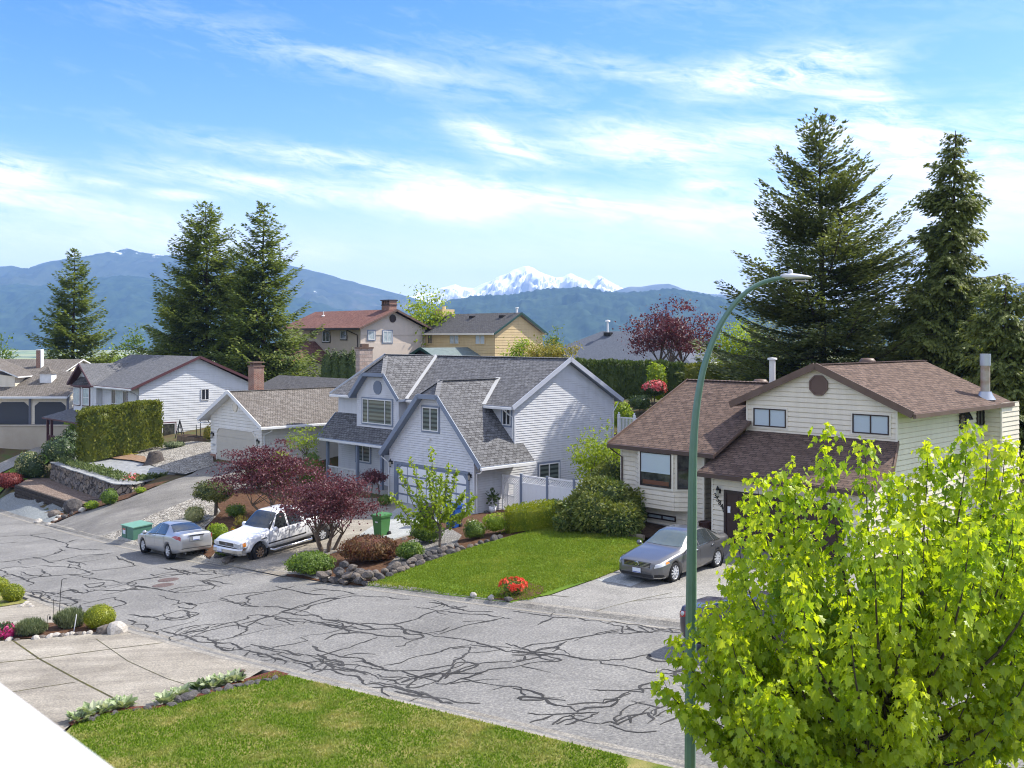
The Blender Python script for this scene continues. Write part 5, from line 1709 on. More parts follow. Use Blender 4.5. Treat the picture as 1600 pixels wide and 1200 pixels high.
# ------------------------------------------------------------------ the houses farther off
M_WHITESIDING = siding_mat('white siding', (0.66, 0.67, 0.68))
M_CREAMWHITE = siding_mat('creamy white siding', (0.74, 0.71, 0.65))
M_STUCCO = mat('beige stucco', (0.60, 0.51, 0.43), 0.85, col2=(0.55, 0.47, 0.395), vscale=2, bump=.2, bscale=30)
M_YELLOW = siding_mat('yellow buff siding', (0.66, 0.50, 0.27))
M_MAROON = mat('dark maroon trim', (0.095, 0.04, 0.045), 0.5)
M_GREENTRIM = mat('dark green trim', (0.02, 0.06, 0.05), 0.5)
M_TAN = mat('tan garage door', (0.50, 0.46, 0.385), 0.55, col2=(0.47, 0.43, 0.36), vscale=2)
M_CHARCOAL = mat('charcoal garage door', (0.055, 0.06, 0.07), 0.5)

def gable_walls(F, root, m, r0, r1, b0, b1, z0, zeave, zridge, course=.2, ridge='r', skip=()):
 """Four walls of a gabled box; ridge = the axis the ridge runs along."""
 def W(axis, c, poly, out):
  mb = MB(F); siding(mb, axis, c, poly, out, course, .02); mb.build('wall', m, root)
 if ridge == 'r':
  bm_ = (b0 + b1) / 2
  W('b', b0, [(r0, z0), (r1, z0), (r1, zeave), (r0, zeave)], -1)
  W('b', b1, [(r0, z0), (r1, z0), (r1, zeave), (r0, zeave)], 1)
  for c, o in ((r0, -1), (r1, 1)):
   W('r', c, [(b0, z0), (b1, z0), (b1, zeave), (bm_, zridge), (b0, zeave)], o)
 else:
  rm = (r0 + r1) / 2
  W('r', r0, [(b0, z0), (b1, z0), (b1, zeave), (b0, zeave)], -1)
  W('r', r1, [(b0, z0), (b1, z0), (b1, zeave), (b0, zeave)], 1)
  for c, o in ((b0, -1), (b1, 1)):
   W('b', c, [(r0, z0), (r1, z0), (r1, zeave), (rm, zridge), (r0, zeave)], o)

def cream_house():
 F = Frame(-20.55, 69, HEYE - 8.3)
 root = thing('house', 'low creamy white house with a tan garage door and weathered taupe roof', 'house', F((0, 0, 0)))
 RC, RZ, P, EB = 3.32, 4.66, 0.495, -.55
 z = lambda r: RZ - P * abs(r - RC)
 def W(axis, c, poly, out):
  mb = MB(F); siding(mb, axis, c, poly, out, .2, .022); mb.build('wall', M_CREAMWHITE, root)
 W('b', 0, [(0, .25), (6.75, .25), (6.75, z(6.75) - .12), (RC, RZ - .12), (0, z(0) - .12)], -1)
 W('r', 6.75, [(0, 0), (14, 0), (14, z(6.75) - .1), (0, z(6.75) - .1)], 1)
 W('r', 0, [(0, 0), (14, 0), (14, z(0) - .1), (0, z(0) - .1)], -1)
 mb = MB(F)
 for (a, c) in ((-.02, .95), (6.0, 6.77)):
  mb.poly([(a, -.03, -.3), (c, -.03, -.3), (c, -.03, .3), (a, -.03, .3)], 0, [(a, -.3), (c, -.3), (c, .3), (a, .3)])
  mb.poly([(a, -.03, .3), (c, -.03, .3), (c, .0, .3), (a, .0, .3)], 0, [(a, .3), (c, .3), (c, .33), (a, .33)])
 mb.build('brick_plinth', M_BRICK, root)
 mb = MB(F)
 slab(mb, [(-.85, EB), (RC, EB), (RC, 15), (-.85, 15)], (RC, 0, RZ), P, 0)
 slab(mb, [(RC, EB), (7.5, EB), (7.5, 15), (RC, 15)], (RC, 0, RZ), -P, 0)
 roof = mb.build('roof', [M_SHINGLE_TAUPE, M_WHITE], root)
 mb = MB(F); ridge_caps(mb, (RC, EB, RZ), (RC, 14, RZ), w=.24, step=.16); mb.build('ridge_cap', mat('taupe ridge caps', (0.15, 0.135, 0.115), .9, col2=(.24, .22, .19), vscale=5), roof)
 # main body behind, with its darker roof
 rl = F.front(436, 586, 11.5)[0]
 zr = F.front(436, 586, 11.5)[1]
 rr = 16.0
 mb = MB(F)
 slab(mb, [(rl, 5.5), (rr, 5.5), (rr, 11.5), (rl, 11.5)], (0, 11.5, zr), 0, .42)
 slab(mb, [(rl, 11.5), (rr, 11.5), (rr, 17.5), (rl, 17.5)], (0, 11.5, zr), 0, -.42)
 mb.build('roof', [M_SHINGLE_DARK, M_WHITE], root, label='dark roof of the main body behind the garage wing')
 W('r', rl + .5, [(6.2, 0), (16.8, 0), (16.8, zr - 2.3), (11.5, zr - .15), (6.2, zr - 2.3)], -1)
 W('b', 6.2, [(rl + .5, 0), (0, 0), (0, zr - 2.35), (rl + .5, zr - 2.35)], -1)
 W('b', 6.2, [(6.75, 0), (15.5, 0), (15.5, zr - 2.35), (6.75, zr - 2.35)], -1)
 # chamfered garage door
 d0, d1, dt = .95, 6.0, 2.12
 mb = MB(F)
 for j in range(4):
  zz = dt * j / 4
  P4 = [(d0, zz), (d1, zz), (d1, zz + dt / 4 - .012), (d0, zz + dt / 4 - .012)]
  if j == 3:
   P4 = [(d0, zz), (d1, zz), (d1, dt - .32), (d1 - .36, dt), (d0 + .36, dt), (d0, dt - .32)]
  mb.poly([(s, -.04, q) for s, q in P4]); mb.poly([(P4[0][0], -.03, zz), (P4[1][0], -.03, zz), (P4[1][0], 0, zz), (P4[0][0], 0, zz)])
 mb.build('garage_door', M_TAN, root)
 mb = MB(F)
 for a, c in (((d0 - .04, -.3), (d0 - .04, dt - .3)), ((d0 - .04, dt - .3), (d0 + .34, dt + .04)), ((d0 + .34, dt + .04), (d1 - .34, dt + .04)), ((d1 - .34, dt + .04), (d1 + .04, dt - .3)), ((d1 + .04, dt - .3), (d1 + .04, -.3))):
  mb.beam((a[0], -.03, a[1]), (c[0], -.03, c[1]), .07, .1, up=(0, 1, 0.01))
 mb.build('door_frame', M_CREAMWHITE, root)
 mb = MB(F); octagon(mb, 'b', 0, -1, RC + .05, 3.62, .3, .05, 0, .04, 0, n=14); mb.build('gable_vent', M_CREAMTRIM, root)
 wall_lamp(F, root, M_BLACK, M_LAMPGLASS, 'b', 0, -1, .42, 1.62, 1.5); wall_lamp(F, root, M_BLACK, M_LAMPGLASS, 'b', 0, -1, 6.4, 1.55, 1.5)
 mb = MB(F); pbox(mb, 'b', 0, -1, .3, .66, .86, .98, 0, .04); mb.build('number_plate', mat('grey plate', (.35, .37, .38), .5), root)
 mb = MB(F)
 mb.beam((-.87, EB, z(-.87) - .02), (RC, EB, RZ - .02), .05, .24); mb.beam((7.52, EB, z(7.52) - .02), (RC, EB, RZ - .02), .05, .24)
 mb.box((-.8, EB + .03, z(-.8) - .26), (.0, -.02, z(-.8) - .2)); mb.box((6.75, EB + .03, z(7.4) - .22), (7.45, -.02, z(7.4) - .16))
 mb.build_pieces('barge_board', M_WHITE, root)
 gutter(F, root, M_WHITE, (7.56, EB, z(7.5) - .1), (7.56, 14, z(7.5) - .1))
 downspout(F, root, M_WHITE, [(7.5, .3, z(7.5) - .15), (7.45, .3, z(7.5) - .3), (6.82, .12, z(7.5) - .55), (6.82, .12, .1)])
 downspout(F, root, mat('bronze downspout', (.12, .11, .10), .5), [(-.8, .2, z(-.8) - .15), (-.1, .15, z(-.8) - .5), (-.08, .15, .1)])
 mb = MB(F); pbox(mb, 'r', 6.75, 1, 2.6, 2.9, 1.2, 1.6, 0, .12); mb.build('meter_box', mat('pale meter box', (.5, .5, .5), .5), root)
 c0 = F.front(388, 600, 7.0)[0]; c1 = F.front(396.5, 600, 7.0)[0]
 zt = F.front(395, 571, 7.0)[1]
 mb = MB(F); chimney_mesh(mb, c0, c1, 7.0, 7.9, 0, zt - .12, .05)
 for k in range(3):
  mb.box((c0 + .08 + (c1 - c0 - .16) * k / 3, 7.1, zt - .02), (c0 + .08 + (c1 - c0 - .16) * k / 3 + .12, 7.8, zt + .2), 1)
 mb.box((c0 - .05, 6.95, zt + .2), (c1 + .05, 7.95, zt + .27), 1)
 mb.build('chimney', [M_BRICK, mat('brick crown', (.20, .13, .10), .9)], root)

cream_house()

def white_house():
 F = Frame((217 - 800) / 1580 * 85, 85, HEYE - 9.2)
 root = thing('house', 'white two storey house with slate roof, maroon trim and a small bay gable', 'house', F((0, 0, 0)))
 gable_walls(F, root, M_WHITESIDING, -13.3, 0, 0, 10.6, -.4, 4.85, 7.25, .2, 'r')
 mb = MB(F)
 P = (7.42 - 4.82) / 6.1
 slab(mb, [(-13.7, -.8), (.4, -.8), (.4, 5.3), (-13.7, 5.3)], (0, 5.3, 7.42), 0, P)
 slab(mb, [(-13.7, 5.3), (.4, 5.3), (.4, 11.4), (-13.7, 11.4)], (0, 5.3, 7.42), 0, -P)
 gc, gh, gz = -10.05, 2.8, 6.7
 pk = (gz - 4.8) / gh
 vb = 5.3 - (7.42 - gz) / P
 slab(mb, [(gc - gh, -1.15), (gc, -1.15), (gc, vb + .05), (gc - gh, -.75)], (gc, 0, gz), pk, 0)
 slab(mb, [(gc, -1.15), (gc + gh, -1.15), (gc + gh, -.75), (gc, vb + .05)], (gc, 0, gz), -pk, 0)
 slab(mb, [(-14.3, -2.9), (-5.4, -2.9), (-5.4, -.05), (-13.0, -.05)], (0, -2.9, 1.72), 0, .32, m=0)
 slab(mb, [(-14.3, -2.9), (-13.0, -.05), (-14.3, .6)], (-14.3, -2.9, 1.72), .7, 0)
 roof = mb.build('roof', [M_SHINGLE_SLATE, M_MAROON], root)
 mb = MB(F)
 mb.beam((.42, -.8, 4.76), (.42, 5.3, 7.36), .05, .22); mb.beam((.42, 11.4, 4.76), (.42, 5.3, 7.36), .05, .22)
 mb.beam((gc - gh, -1.17, 4.76), (gc, -1.17, gz - .04), .05, .2); mb.beam((gc + gh, -1.17, 4.76), (gc, -1.17, gz - .04), .05, .2)
 mb.build_pieces('barge_board', M_MAROON, root)
 def W(axis, c, poly, out, m=M_WHITESIDING):
  mb = MB(F); siding(mb, axis, c, poly, out, 0.2, .02); mb.build('wall', m, root)
 W('b', -.5, [(gc - 2.4, 2.2), (gc + 2.4, 2.2), (gc + 2.4, 5.0), (gc, gz - .12), (gc - 2.4, 5.0)], -1)
 W('r', gc + 2.4, [(-.5, 2.2), (0, 2.2), (0, 4.9), (-.5, 4.9)], 1)
 # the bay itself: front light, angled light, little hipped roof
 def bay():
  mb = MB(F)
  for (a, c) in (((gc - 2.1, -.52), (gc - 1.6, -1.0)), ((gc - 1.6, -1.0), (gc + .1, -1.0)), ((gc + .1, -1.0), (gc + 1.6, -.52))):
   mb.poly([(a[0], a[1], 2.4), (c[0], c[1], 2.4), (c[0], c[1], 4.7), (a[0], a[1], 4.7)])
  mb.poly([(gc - 2.1, -.52, 2.4), (gc - 1.6, -1.0, 2.4), (gc + .1, -1.0, 2.4), (gc + 1.6, -.52, 2.4)])
  b = mb.build('bay', M_WHITESIDING, root)
  mb = MB(F)
  t0, t1 = (gc - 1.3, -.5, 5.5), (gc + .2, -.5, 5.5)
  E = [(gc - 2.35, -.5, 4.68), (gc - 1.75, -1.2, 4.68), (gc + .2, -1.2, 4.68), (gc + 1.85, -.5, 4.68)]
  uv4 = [(0, 0), (1.6, 0), (1.2, 1), (.2, 1)]
  mb.poly([E[0], E[1], t0], 0, [(0, 0), (1, 0), (.6, 1)]); mb.poly([E[1], E[2], t1, t0], 0, uv4); mb.poly([E[2], E[3], t1], 0, [(0, 0), (1, 0), (.3, 1)])
  mb.beam(E[1], E[2], .06, .14, 1); mb.beam(E[2], E[3], .06, .14, 1); mb.beam(E[0], E[1], .06, .14, 1)
  mb.build('bay_roof', [M_SHINGLE_DARK, M_MAROON], b)
 bay()
 window(F, root, 'b', -1.0, -1, gc - 1.5, gc - .05, 2.95, 4.5, M_WHITE, M_GLASS_CURTAIN, (), M_MAROON, tw=.08)
 F2 = Frame(0, 0, 0); F2.o = F((gc + .1, -1.0, 0)); d = (F((gc + 1.6, -.52, 0)) - F2.o).normalized(); F2.r = d; F2.b = Vector((-d.y, d.x, 0))
 window(F2, root, 'b', 0, -1, .3, 1.15, 2.95, 4.5, M_WHITE, M_GLASS_CURTAIN, (), M_MAROON, tw=.1, bars=(.45,))
 window(F, root, 'b', 0, -1, -5.5, -2.35, 3.25, 4.5, M_WHITE, (M_GLASS, M_GLASS_CURTAIN, M_GLASS), (.28, .75), M_MAROON, tw=.1)
 window(F, root, 'r', 0, 1, 5.6, 6.35, 3.55, 4.55, M_WHITE, M_GLASS, (.5,), None)
 window(F, root, 'r', 0, 1, 2.0, 3.2, .2, 1.72, M_WHITE, M_GLASS_ROOM, (), M_MAROON, tw=.1)
 gutter(F, root, M_WHITE, (gc + gh, -.88, 4.7), (.38, -.88, 4.7))
 downspout(F, root, mat('grey downspout', (.3, .31, .32), .5), [(.1, -.85, 4.6), (-.1, -.1, 4.2), (-.1, -.08, .2)], .08)
 for r in (-13.6, -12.6):
  mb = MB(F); mb.box((r - .09, -2.7, -.7), (r + .09, -2.5, 1.6)); mb.build('porch_post', M_MAROON, root)
 mb = MB(F)
 mb.beam((-13.6, -2.6, .1), (-9, -2.6, .1), .08, .1); mb.beam((-13.6, -2.6, -.5), (-9, -2.6, -.5), .08, .1)
 for i in range(30):
  x = -13.6 + 4.6 * i / 30; mb.box((x, -2.63, -.5), (x + .05, -2.57, .1))
 mb.build('porch_railing', M_MAROON, root)
 mb = MB(F); mb.box((-13.8, -2.8, -1.4), (-6, 0, -.7)); mb.build('porch_floor', M_CONC, root)
 mb = MB(F); mb.tube([(-3, 6.2, 7.0), (-3, 6.2, 7.75)], .07, 8); mb.build('roof_vent', M_BLACK, roof)

white_house()

def brown_garage_house():
 F = Frame((47 - 800) / 1580 * 102, 102, HEYE - 8.9, 0.0)
 root = thing('house', 'tan roofed house with two charcoal garage doors and a white roof cupola', 'house', F((0, 0, 0)))
 sc = 102 / 1580
 X = lambda px: (px - 47) * sc
 x0, x1 = -22.0, X(110)
 EZ = 2.75
 def W(axis, c, poly, out):
  mb = MB(F); siding(mb, axis, c, poly, out, .22, .02); mb.build('wall', M_CREAM, root)
 W('b', 0, [(x0, 0), (x1 - .3, 0), (x1 - .3, EZ), (x0, EZ)], -1)
 W('r', x1 - .3, [(0, 0), (11, 0), (11, EZ), (5.5, 5.0), (0, EZ)], 1)
 W('r', x0, [(0, 0), (11, 0), (11, EZ), (5.5, 5.0), (0, EZ)], -1)
 mb = MB(F)
 slab(mb, [(x0 - .3, -.7), (x1, -.7), (x1, 5.5), (x0 - .3, 5.5)], (0, -.7, 2.82), 0, .375)
 slab(mb, [(x0 - .3, 5.5), (x1, 5.5), (x1, 11.7), (x0 - .3, 11.7)], (0, 5.5, 5.145), 0, -.375)
 xr = X(62)
 slab(mb, [(x0, 5.0), (xr, 5.0), (xr, 10.5), (x0, 10.5)], (0, 5.0, 4.9), 0, .26)
 slab(mb, [(x0, 10.5), (xr, 10.5), (xr, 16), (x0, 16)], (0, 10.5, 6.33), 0, -.26)
 # a small gable in front at the left edge
 xl = X(19)
 slab(mb, [(xl - 6, 1.2), (xl, 1.2), (xl, 6), (xl - 6, 6)], (xl, 0, 4.75), -.42, 0)
 roof = mb.build('roof', [M_SHINGLE_TAUPE, M_WHITE], root)
 W('r', xl - .5, [(1.6, 2.6), (6, 2.6), (6, 4.75), (1.6, 4.75)], 1)
 W('b', 1.6, [(xl - 7, 2.6), (xl - .5, 2.6), (xl - .5, 4.75), (xl - 7, 5.6)], -1)
 W('r', xr - .3, [(5.0, 4.0), (15, 4.0), (10.5, 6.2)], 1)
 gutter(F, root, M_WHITE, (x0 - .3, -.78, 2.74), (x1, -.78, 2.74), .16, .2)
 for (a, c) in ((X(54.5), X(103)), (X(-3.5), X(45)), (X(-62), X(-14))):
  mb = MB(F)
  dt = 2.25
  mb.poly([(s, -.04, q) for s, q in [(a, 0), (c, 0), (c, dt - .4), (c - .45, dt), (a + .45, dt), (a, dt - .4)]])
  for j in range(1, 4):
   mb.box((a, -.05, dt * j / 4 - .012), (c, -.04, dt * j / 4 + .012))
  mb.build('garage_door', M_CHARCOAL, root)
 for px in (47.5, 106.5):
  mb = MB(F); mb.box((X(px) - .1, -.16, 0), (X(px) + .1, -.02, EZ)); mb.build('downspout', mat('slate downspout', (.13, .14, .17), .5), root)
 # cupola
 cx, cb = X(52.5), 3.2
 zc = 2.82 + .375 * (cb + .7)
 mb = MB(F)
 mb.box((cx - .6, cb - .6, zc - .6), (cx + .6, cb + .6, zc + .7), 1)
 A = [(cx - .72, cb - .72, zc + .7), (cx + .72, cb - .72, zc + .7), (cx + .72, cb + .72, zc + .7), (cx - .72, cb + .72, zc + .7)]
 for i in range(4):
  mb.poly([A[i], A[(i + 1) % 4], (cx, cb, zc + 1.5)], 0, [(0, 0), (1.4, 0), (.7, 1)])
 mb.poly(A[::-1], 1)
 mb.build('cupola', [M_SHINGLE_TAUPE, M_WHITE], root)
 mb = MB(F); chimney_mesh(mb, X(4), X(11), 7.2, 7.9, 3.0, 7.35, .04); mb.box((X(11), 7.2, 3), (X(12), 7.9, 7.35), 1); mb.build('chimney', [M_BRICK, M_WHITE], root)
 # forecourt slab
 mb = MB(F); mb.box((x0, -5.2, -.35), (x1 + .4, -.01, -.01)); mb.build('forecourt', CONCRETE_GREY, root)

brown_garage_house()

def concrete_wall():
 root = MB()
 a, b = at(-260, 668, 96.5), at(106, 664, 96.5)
 ztop = HEYE - 8.6
 za, zb = HEYE - 12.6, HEYE - 9.9
 root.faces([(a.x, 96.5, za - 1.5), (b.x, 96.5, zb - 1.0), (b.x, 96.5, ztop), (a.x, 96.5, ztop), (a.x, 96.85, za - 1.5), (b.x, 96.85, zb - 1), (b.x, 96.85, ztop), (a.x, 96.85, ztop)], [(0, 1, 2, 3), (3, 2, 6, 7), (1, 5, 6, 2), (4, 7, 6, 5), (0, 3, 7, 4)])
 root.box((a.x, 96.42, ztop), (b.x + .05, 96.9, ztop + .09))
 o = root.build('retaining_wall', mat('tan cast concrete', (0.40, 0.34, 0.265), .9, col2=(0.49, 0.43, 0.35), vscale=.35, bump=.15, bscale=10))
 tag(o, 'tall tan concrete retaining wall below the charcoal garage doors', 'retaining wall')

concrete_wall()

def red_roof_house():
 F = Frame((563 - 800) / 1580 * 107, 107, HEYE - 4.9)
 root = thing('house', 'beige stucco house with a terracotta tile roof and brick chimney', 'house', F((0, 0, 0)))
 gable_walls(F, root, M_STUCCO, -14.7, 0, 0, 8.8, -1, 5.75, 7.55, 5.0, 'r')
 mb = MB(F)
 P = (7.78 - 5.75) / 4.95
 slab(mb, [(-15.3, -.55), (.6, -.55), (.6, 4.4), (-15.3, 4.4)], (0, 4.4, 7.8), 0, P, m=0)
 slab(mb, [(-15.3, 4.4), (.6, 4.4), (.6, 9.35), (-15.3, 9.35)], (0, 4.4, 7.8), 0, -P)
 # lower wing: hipped roof over the single storey at the left front
 slab(mb, [(-16, -6.2), (-5.0, -6.2), (-8.6, -.02), (-16, -.02)], (0, -6.2, 2.2), 0, .34)
 slab(mb, [(-5.0, -6.2), (-5.0, -.02), (-8.6, -.02)], (-5.0, -6.2, 2.2), -.58, 0)
 roof = mb.build('roof', [M_TILE_RED, M_DARKBROWN], root)
 mb = MB(F); siding(mb, 'b', -5.6, [(-15.5, -1), (-5.6, -1), (-5.6, 2.15), (-15.5, 2.15)], -1, 5); mb.build('wall', M_STUCCO, root)
 mb = MB(F); siding(mb, 'r', -5.6, [(-5.6, -1), (0, -1), (0, 2.15), (-5.6, 2.15)], 1, 5); mb.build('wall', M_STUCCO, root)
 for (a, c, q0, q1, ml) in ((-7.1, -5.7, 4.25, 5.5, (.5,)), (-3.6, -2.5, 4.55, 5.5, ())):
  window(F, root, 'b', 0, -1, a, c, q0, q1, M_WHITE, M_GLASS, ml, M_DARKBROWN, tw=.12, fw=.07)
 for (a, c, q0, q1, ml) in ((1.0, 1.85, 4.5, 5.45, ()), (2.95, 4.15, 4.2, 5.45, (.5,))):
  window(F, root, 'r', 0, 1, a, c, q0, q1, M_WHITE, M_GLASS_CURTAIN, ml, M_SLATETRIM, tw=.12, fw=.07)
 q = F.front(471, 582, -5.6)
 window(F, root, 'b', -5.6, -1, q[0], q[0] + 1.2, -.3, 1.0, M_WHITE, M_GLASS, (), M_DARKBROWN, tw=.14, fw=.08)
 mb = MB(F); octagon(mb, 'r', 0, 1, 4.25, 6.8, .42, .06, 0, .05, 0, n=12); mb.build('gable_vent', M_DARKBROWN, root)
 mb = MB(F); octagon(mb, 'b', 0, -1, -9.2, 5.1, .4, .06, 0, .05, 0, n=12); mb.build('wall_vent', M_BROWNTRIM, root)
 mb = MB(F)
 mb.beam((.63, -.55, 5.66), (.63, 4.4, 7.7), .06, .22); mb.beam((.63, 9.35, 5.66), (.63, 4.4, 7.7), .06, .22)
 mb.build_pieces('barge_board', M_BROWNTRIM, root)
 gutter(F, root, M_DARKBROWN, (-15.3, -.63, 5.62), (.6, -.63, 5.62), .14, .18)
 gutter(F, root, M_DARKBROWN, (-16, -6.28, 2.1), (-5.0, -6.28, 2.1), .14, .18)
 downspout(F, root, M_DARKBROWN, [(-1.5, -.6, 5.5), (-.4, -.1, 5.0), (-.35, -.1, 1.5)], .1); downspout(F, root, M_DARKBROWN, [(-15.2, -.6, 5.5), (-14.6, -.1, 5.0), (-14.6, -.1, 2)], .1)
 mb = MB(F); chimney_mesh(mb, -1.9, -.5, 4.2, 5.2, 6, 8.25, .06)
 for k in range(4):
  mb.box((-1.9 + k * .44, 4.2, 8.35), (-1.9 + k * .44 + .1, 5.2, 8.75), 0)
 mb.box((-2.0, 4.1, 8.75), (-.4, 5.3, 8.88), 1)
 mb.build('chimney', [M_BRICK, M_DARKBROWN], root)
 mb = MB(F); mb.tube([(-11.5, 3.0, 7.0), (-11.5, 3.0, 7.75)], .06, 6); mb.lathe([(.3, 0), (.1, .1)], (-11.5, 3.0, 7.2), 'z', 8); mb.build('roof_vent', M_WHITE, roof)

red_roof_house()

def yellow_house():
 F = Frame((773 - 800) / 1580 * 105, 105, HEYE - 4.9)
 root = thing('house', 'yellow house with dark grey roof and a green trimmed porch gable', 'house', F((0, 0, 0)))
 gable_walls(F, root, M_YELLOW, -12.4, 0, 0, 7.1, -1, 5.15, 7.1, .28, 'r')
 mb = MB(F)
 P = (7.4 - 5.2) / 3.95
 slab(mb, [(-13.0, -.4), (.35, -.4), (.35, 3.55), (-13.0, 3.55)], (0, 3.55, 7.4), 0, P)
 slab(mb, [(-13.0, 3.55), (.35, 3.55), (.35, 7.6), (-13.0, 7.6)], (0, 3.55, 7.4), 0, -P)
 roof = mb.build('roof', [M_SHINGLE_DARK, M_WHITE], root)
 mb = MB(F)
 mb.beam((.38, -.4, 5.1), (.38, 3.55, 7.32), .06, .2); mb.beam((.38, 7.6, 5.05), (.38, 3.55, 7.32), .06, .24)
 mb.build_pieces('barge_board', M_GREENTRIM, root)
 gutter(F, root, M_CREAMTRIM, (-13, -.47, 5.1), (.35, -.47, 5.1), .13, .18)
 for (a, c, g, ml) in ((-10.9, -10.1, M_GLASS, (.5,)), (-7.2, -5.6, M_GLASS_CURTAIN, (.5,)), (-3.0, -1.45, M_GLASS_BLIND, (.5,))):
  window(F, root, 'b', 0, -1, a, c, 4.0, 5.05, M_YELLOW, g, ml, None, fw=.08)
 mb = MB(F); mb.box((-12.9, 2.6, 5.5), (-11.5, 4.4, 7.95)); mb.tube([(-12.2, 3.4, 7.95), (-12.2, 3.4, 8.3)], .2, 8); mb.build('chimney', M_YELLOW, root)
 for r in (-11.4, -6.6, -1.8):
  mb = MB(F); mb.box((r - .3, 2.55, 6.85), (r + .3, 3.1, 7.12)); mb.build('roof_vent', M_BLACK, roof)
 mb = MB(F); mb.tube([(-.4, 3.6, 7.2), (-.4, 3.6, 7.85)], .12, 8); mb.lathe([(.2, 0), (.2, .08), (0, .1)], (-.4, 3.6, 7.85), 'z', 8); mb.build('flue_pipe', M_VINYL, roof)
 # porch wing in front: green trimmed gable facing us its open end closed by a dark wall standing in for shade
 pc, ph, pz = -4.2, 3.1, 3.7
 mb = MB(F)
 slab(mb, [(pc - ph, -6.5), (pc, -6.5), (pc, -.02), (pc - ph, -.02)], (pc, 0, pz), .42, 0)
 slab(mb, [(pc, -6.5), (pc + ph, -6.5), (pc + ph, -.02), (pc, -.02)], (pc, 0, pz), -.42, 0)
 mb.build('porch_roof', [mat('green grey shingles', (0.115, 0.15, 0.145), .9, col2=(.16, .195, .19), vscale=3), M_GREENTRIM], root)
 mb = MB(F)
 mb.beam((pc - ph, -6.53, pz - .42 * ph - .05), (pc, -6.53, pz - .05), .06, .26); mb.beam((pc + ph, -6.53, pz - .42 * ph - .05), (pc, -6.53, pz - .05), .06, .26)
 mb.build_pieces('barge_board', M_GREENTRIM, root)
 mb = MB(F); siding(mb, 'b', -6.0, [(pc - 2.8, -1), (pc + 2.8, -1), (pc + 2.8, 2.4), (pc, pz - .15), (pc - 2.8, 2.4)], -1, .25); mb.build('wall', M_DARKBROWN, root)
 # low gable roof to the right
 mb = MB(F)
 slab(mb, [(.4, 3.0), (5, 3.0), (5, 6.2), (.4, 6.2)], (0, 6.2, 3.3), 0, .55); slab(mb, [(.4, 6.2), (5, 6.2), (5, 9.4), (.4, 9.4)], (0, 6.2, 3.3), 0, -.55)
 mb.build('side_roof', [M_SHINGLE_DARK, M_CREAMTRIM], root)
 mb = MB(F); siding(mb, 'r', 4.8, [(3.3, -1), (9.1, -1), (9.1, 1.6), (6.2, 3.1), (3.3, 1.6)], 1, .28); mb.build('wall', M_YELLOW, root)

yellow_house()

def slate_roof_house():
 c = at(975, 540, 96)
 F = Frame(c.x, 96, HEYE - 4.9, -30)
 root = thing('house', 'low house with a speckled slate blue hip roof behind the long hedge', 'house', F((0, 0, 0)))
 x0, x1, b0, b1, ez, rz = -8.0, 8.5, -5.0, 6.0, 2.5, 5.35
 gable_walls(F, root, M_CREAM, x0 + .5, x1 - .5, b0 + .5, b1 - .5, -1, ez - .1, ez - .1, .25, 'r')
 r0, r1, rb = -2.6, 3.5, .5
 mb = MB(F)
 k = (rz - ez)
 slab(mb, [(x0, b0), (x1, b0), (r1, rb), (r0, rb)], (0, b0, ez), 0, k / (rb - b0))
 slab(mb, [(x0, b1), (x1, b1), (r1, rb), (r0, rb)], (0, b1, ez), 0, -k / (b1 - rb))
 slab(mb, [(x0, b0), (r0, rb), (x0, b1)], (x0, 0, ez), k / (r0 - x0), 0)
 slab(mb, [(x1, b0), (x1, b1), (r1, rb)], (x1, 0, ez), -k / (x1 - r1), 0)
 sm = mat('speckled slate blue roof', (0.075, 0.085, 0.105), .9, .1, col2=(.135, .15, .18), vscale=9, bump=.4, bscale=20)
 roof = mb.build('roof', [sm, M_WHITE], root)
 mb = MB(F); mb.tube([(-1.6, -.2, rz - .5), (-1.6, -.2, rz + .95)], .1, 8); mb.lathe([(.24, 0), (.24, .14), (0, .2)], (-1.6, -.2, rz + .9), 'z', 10); mb.build('flue_pipe', M_VINYL, roof)
 mb = MB(F); mb.box((-1.9, -.5, rz - .4), (-1.2, .1, rz - .1)); mb.build('roof_vent', M_BLACK, roof)

slate_roof_house()

def deck_railing():
 """White railing of the raised deck behind the grey-blue house."""
 F = HG
 root = thing('deck_railing', 'white picket deck railing behind the grey house, above the brown roof', 'railing', F((8.0, 11.2, 2.5)))
 mb = MB(F)
 mb.box((7.0, 10.9, 3.2), (9.6, 15, 3.4)); mb.build('deck', M_CONC, root)
 for r in (7.15, 8.3, 9.5):
  mb = MB(F); mb.box((r - .06, 11.0, 3.4), (r + .06, 11.12, 4.55)); mb.lathe([(.09, 0), (.09, .04), (.03, .08), (.06, .14), (0, .19)], (r, 11.06, 4.55), 'z', 8); mb.build('post', M_VINYL, root)
 mb = MB(F)
 for z in (3.52, 4.42):
  mb.beam((7.2, 11.06, z), (9.5, 11.06, z), .06, .07)
 for i in range(1, 22):
  x = 7.2 + 2.3 * i / 22
  mb.box((x - .018, 11.04, 3.5), (x + .018, 11.08, 4.42))
 mb.build('pickets', M_VINYL, root)
 for r, bb in ((7.3, 14.6), (9.4, 14.6), (9.4, 11.1)):
  mb = MB(F); mb.box((r - .07, bb - .07, -.6), (r + .07, bb + .07, 3.2)); mb.build('support', M_WHITE, root)

deck_railing()
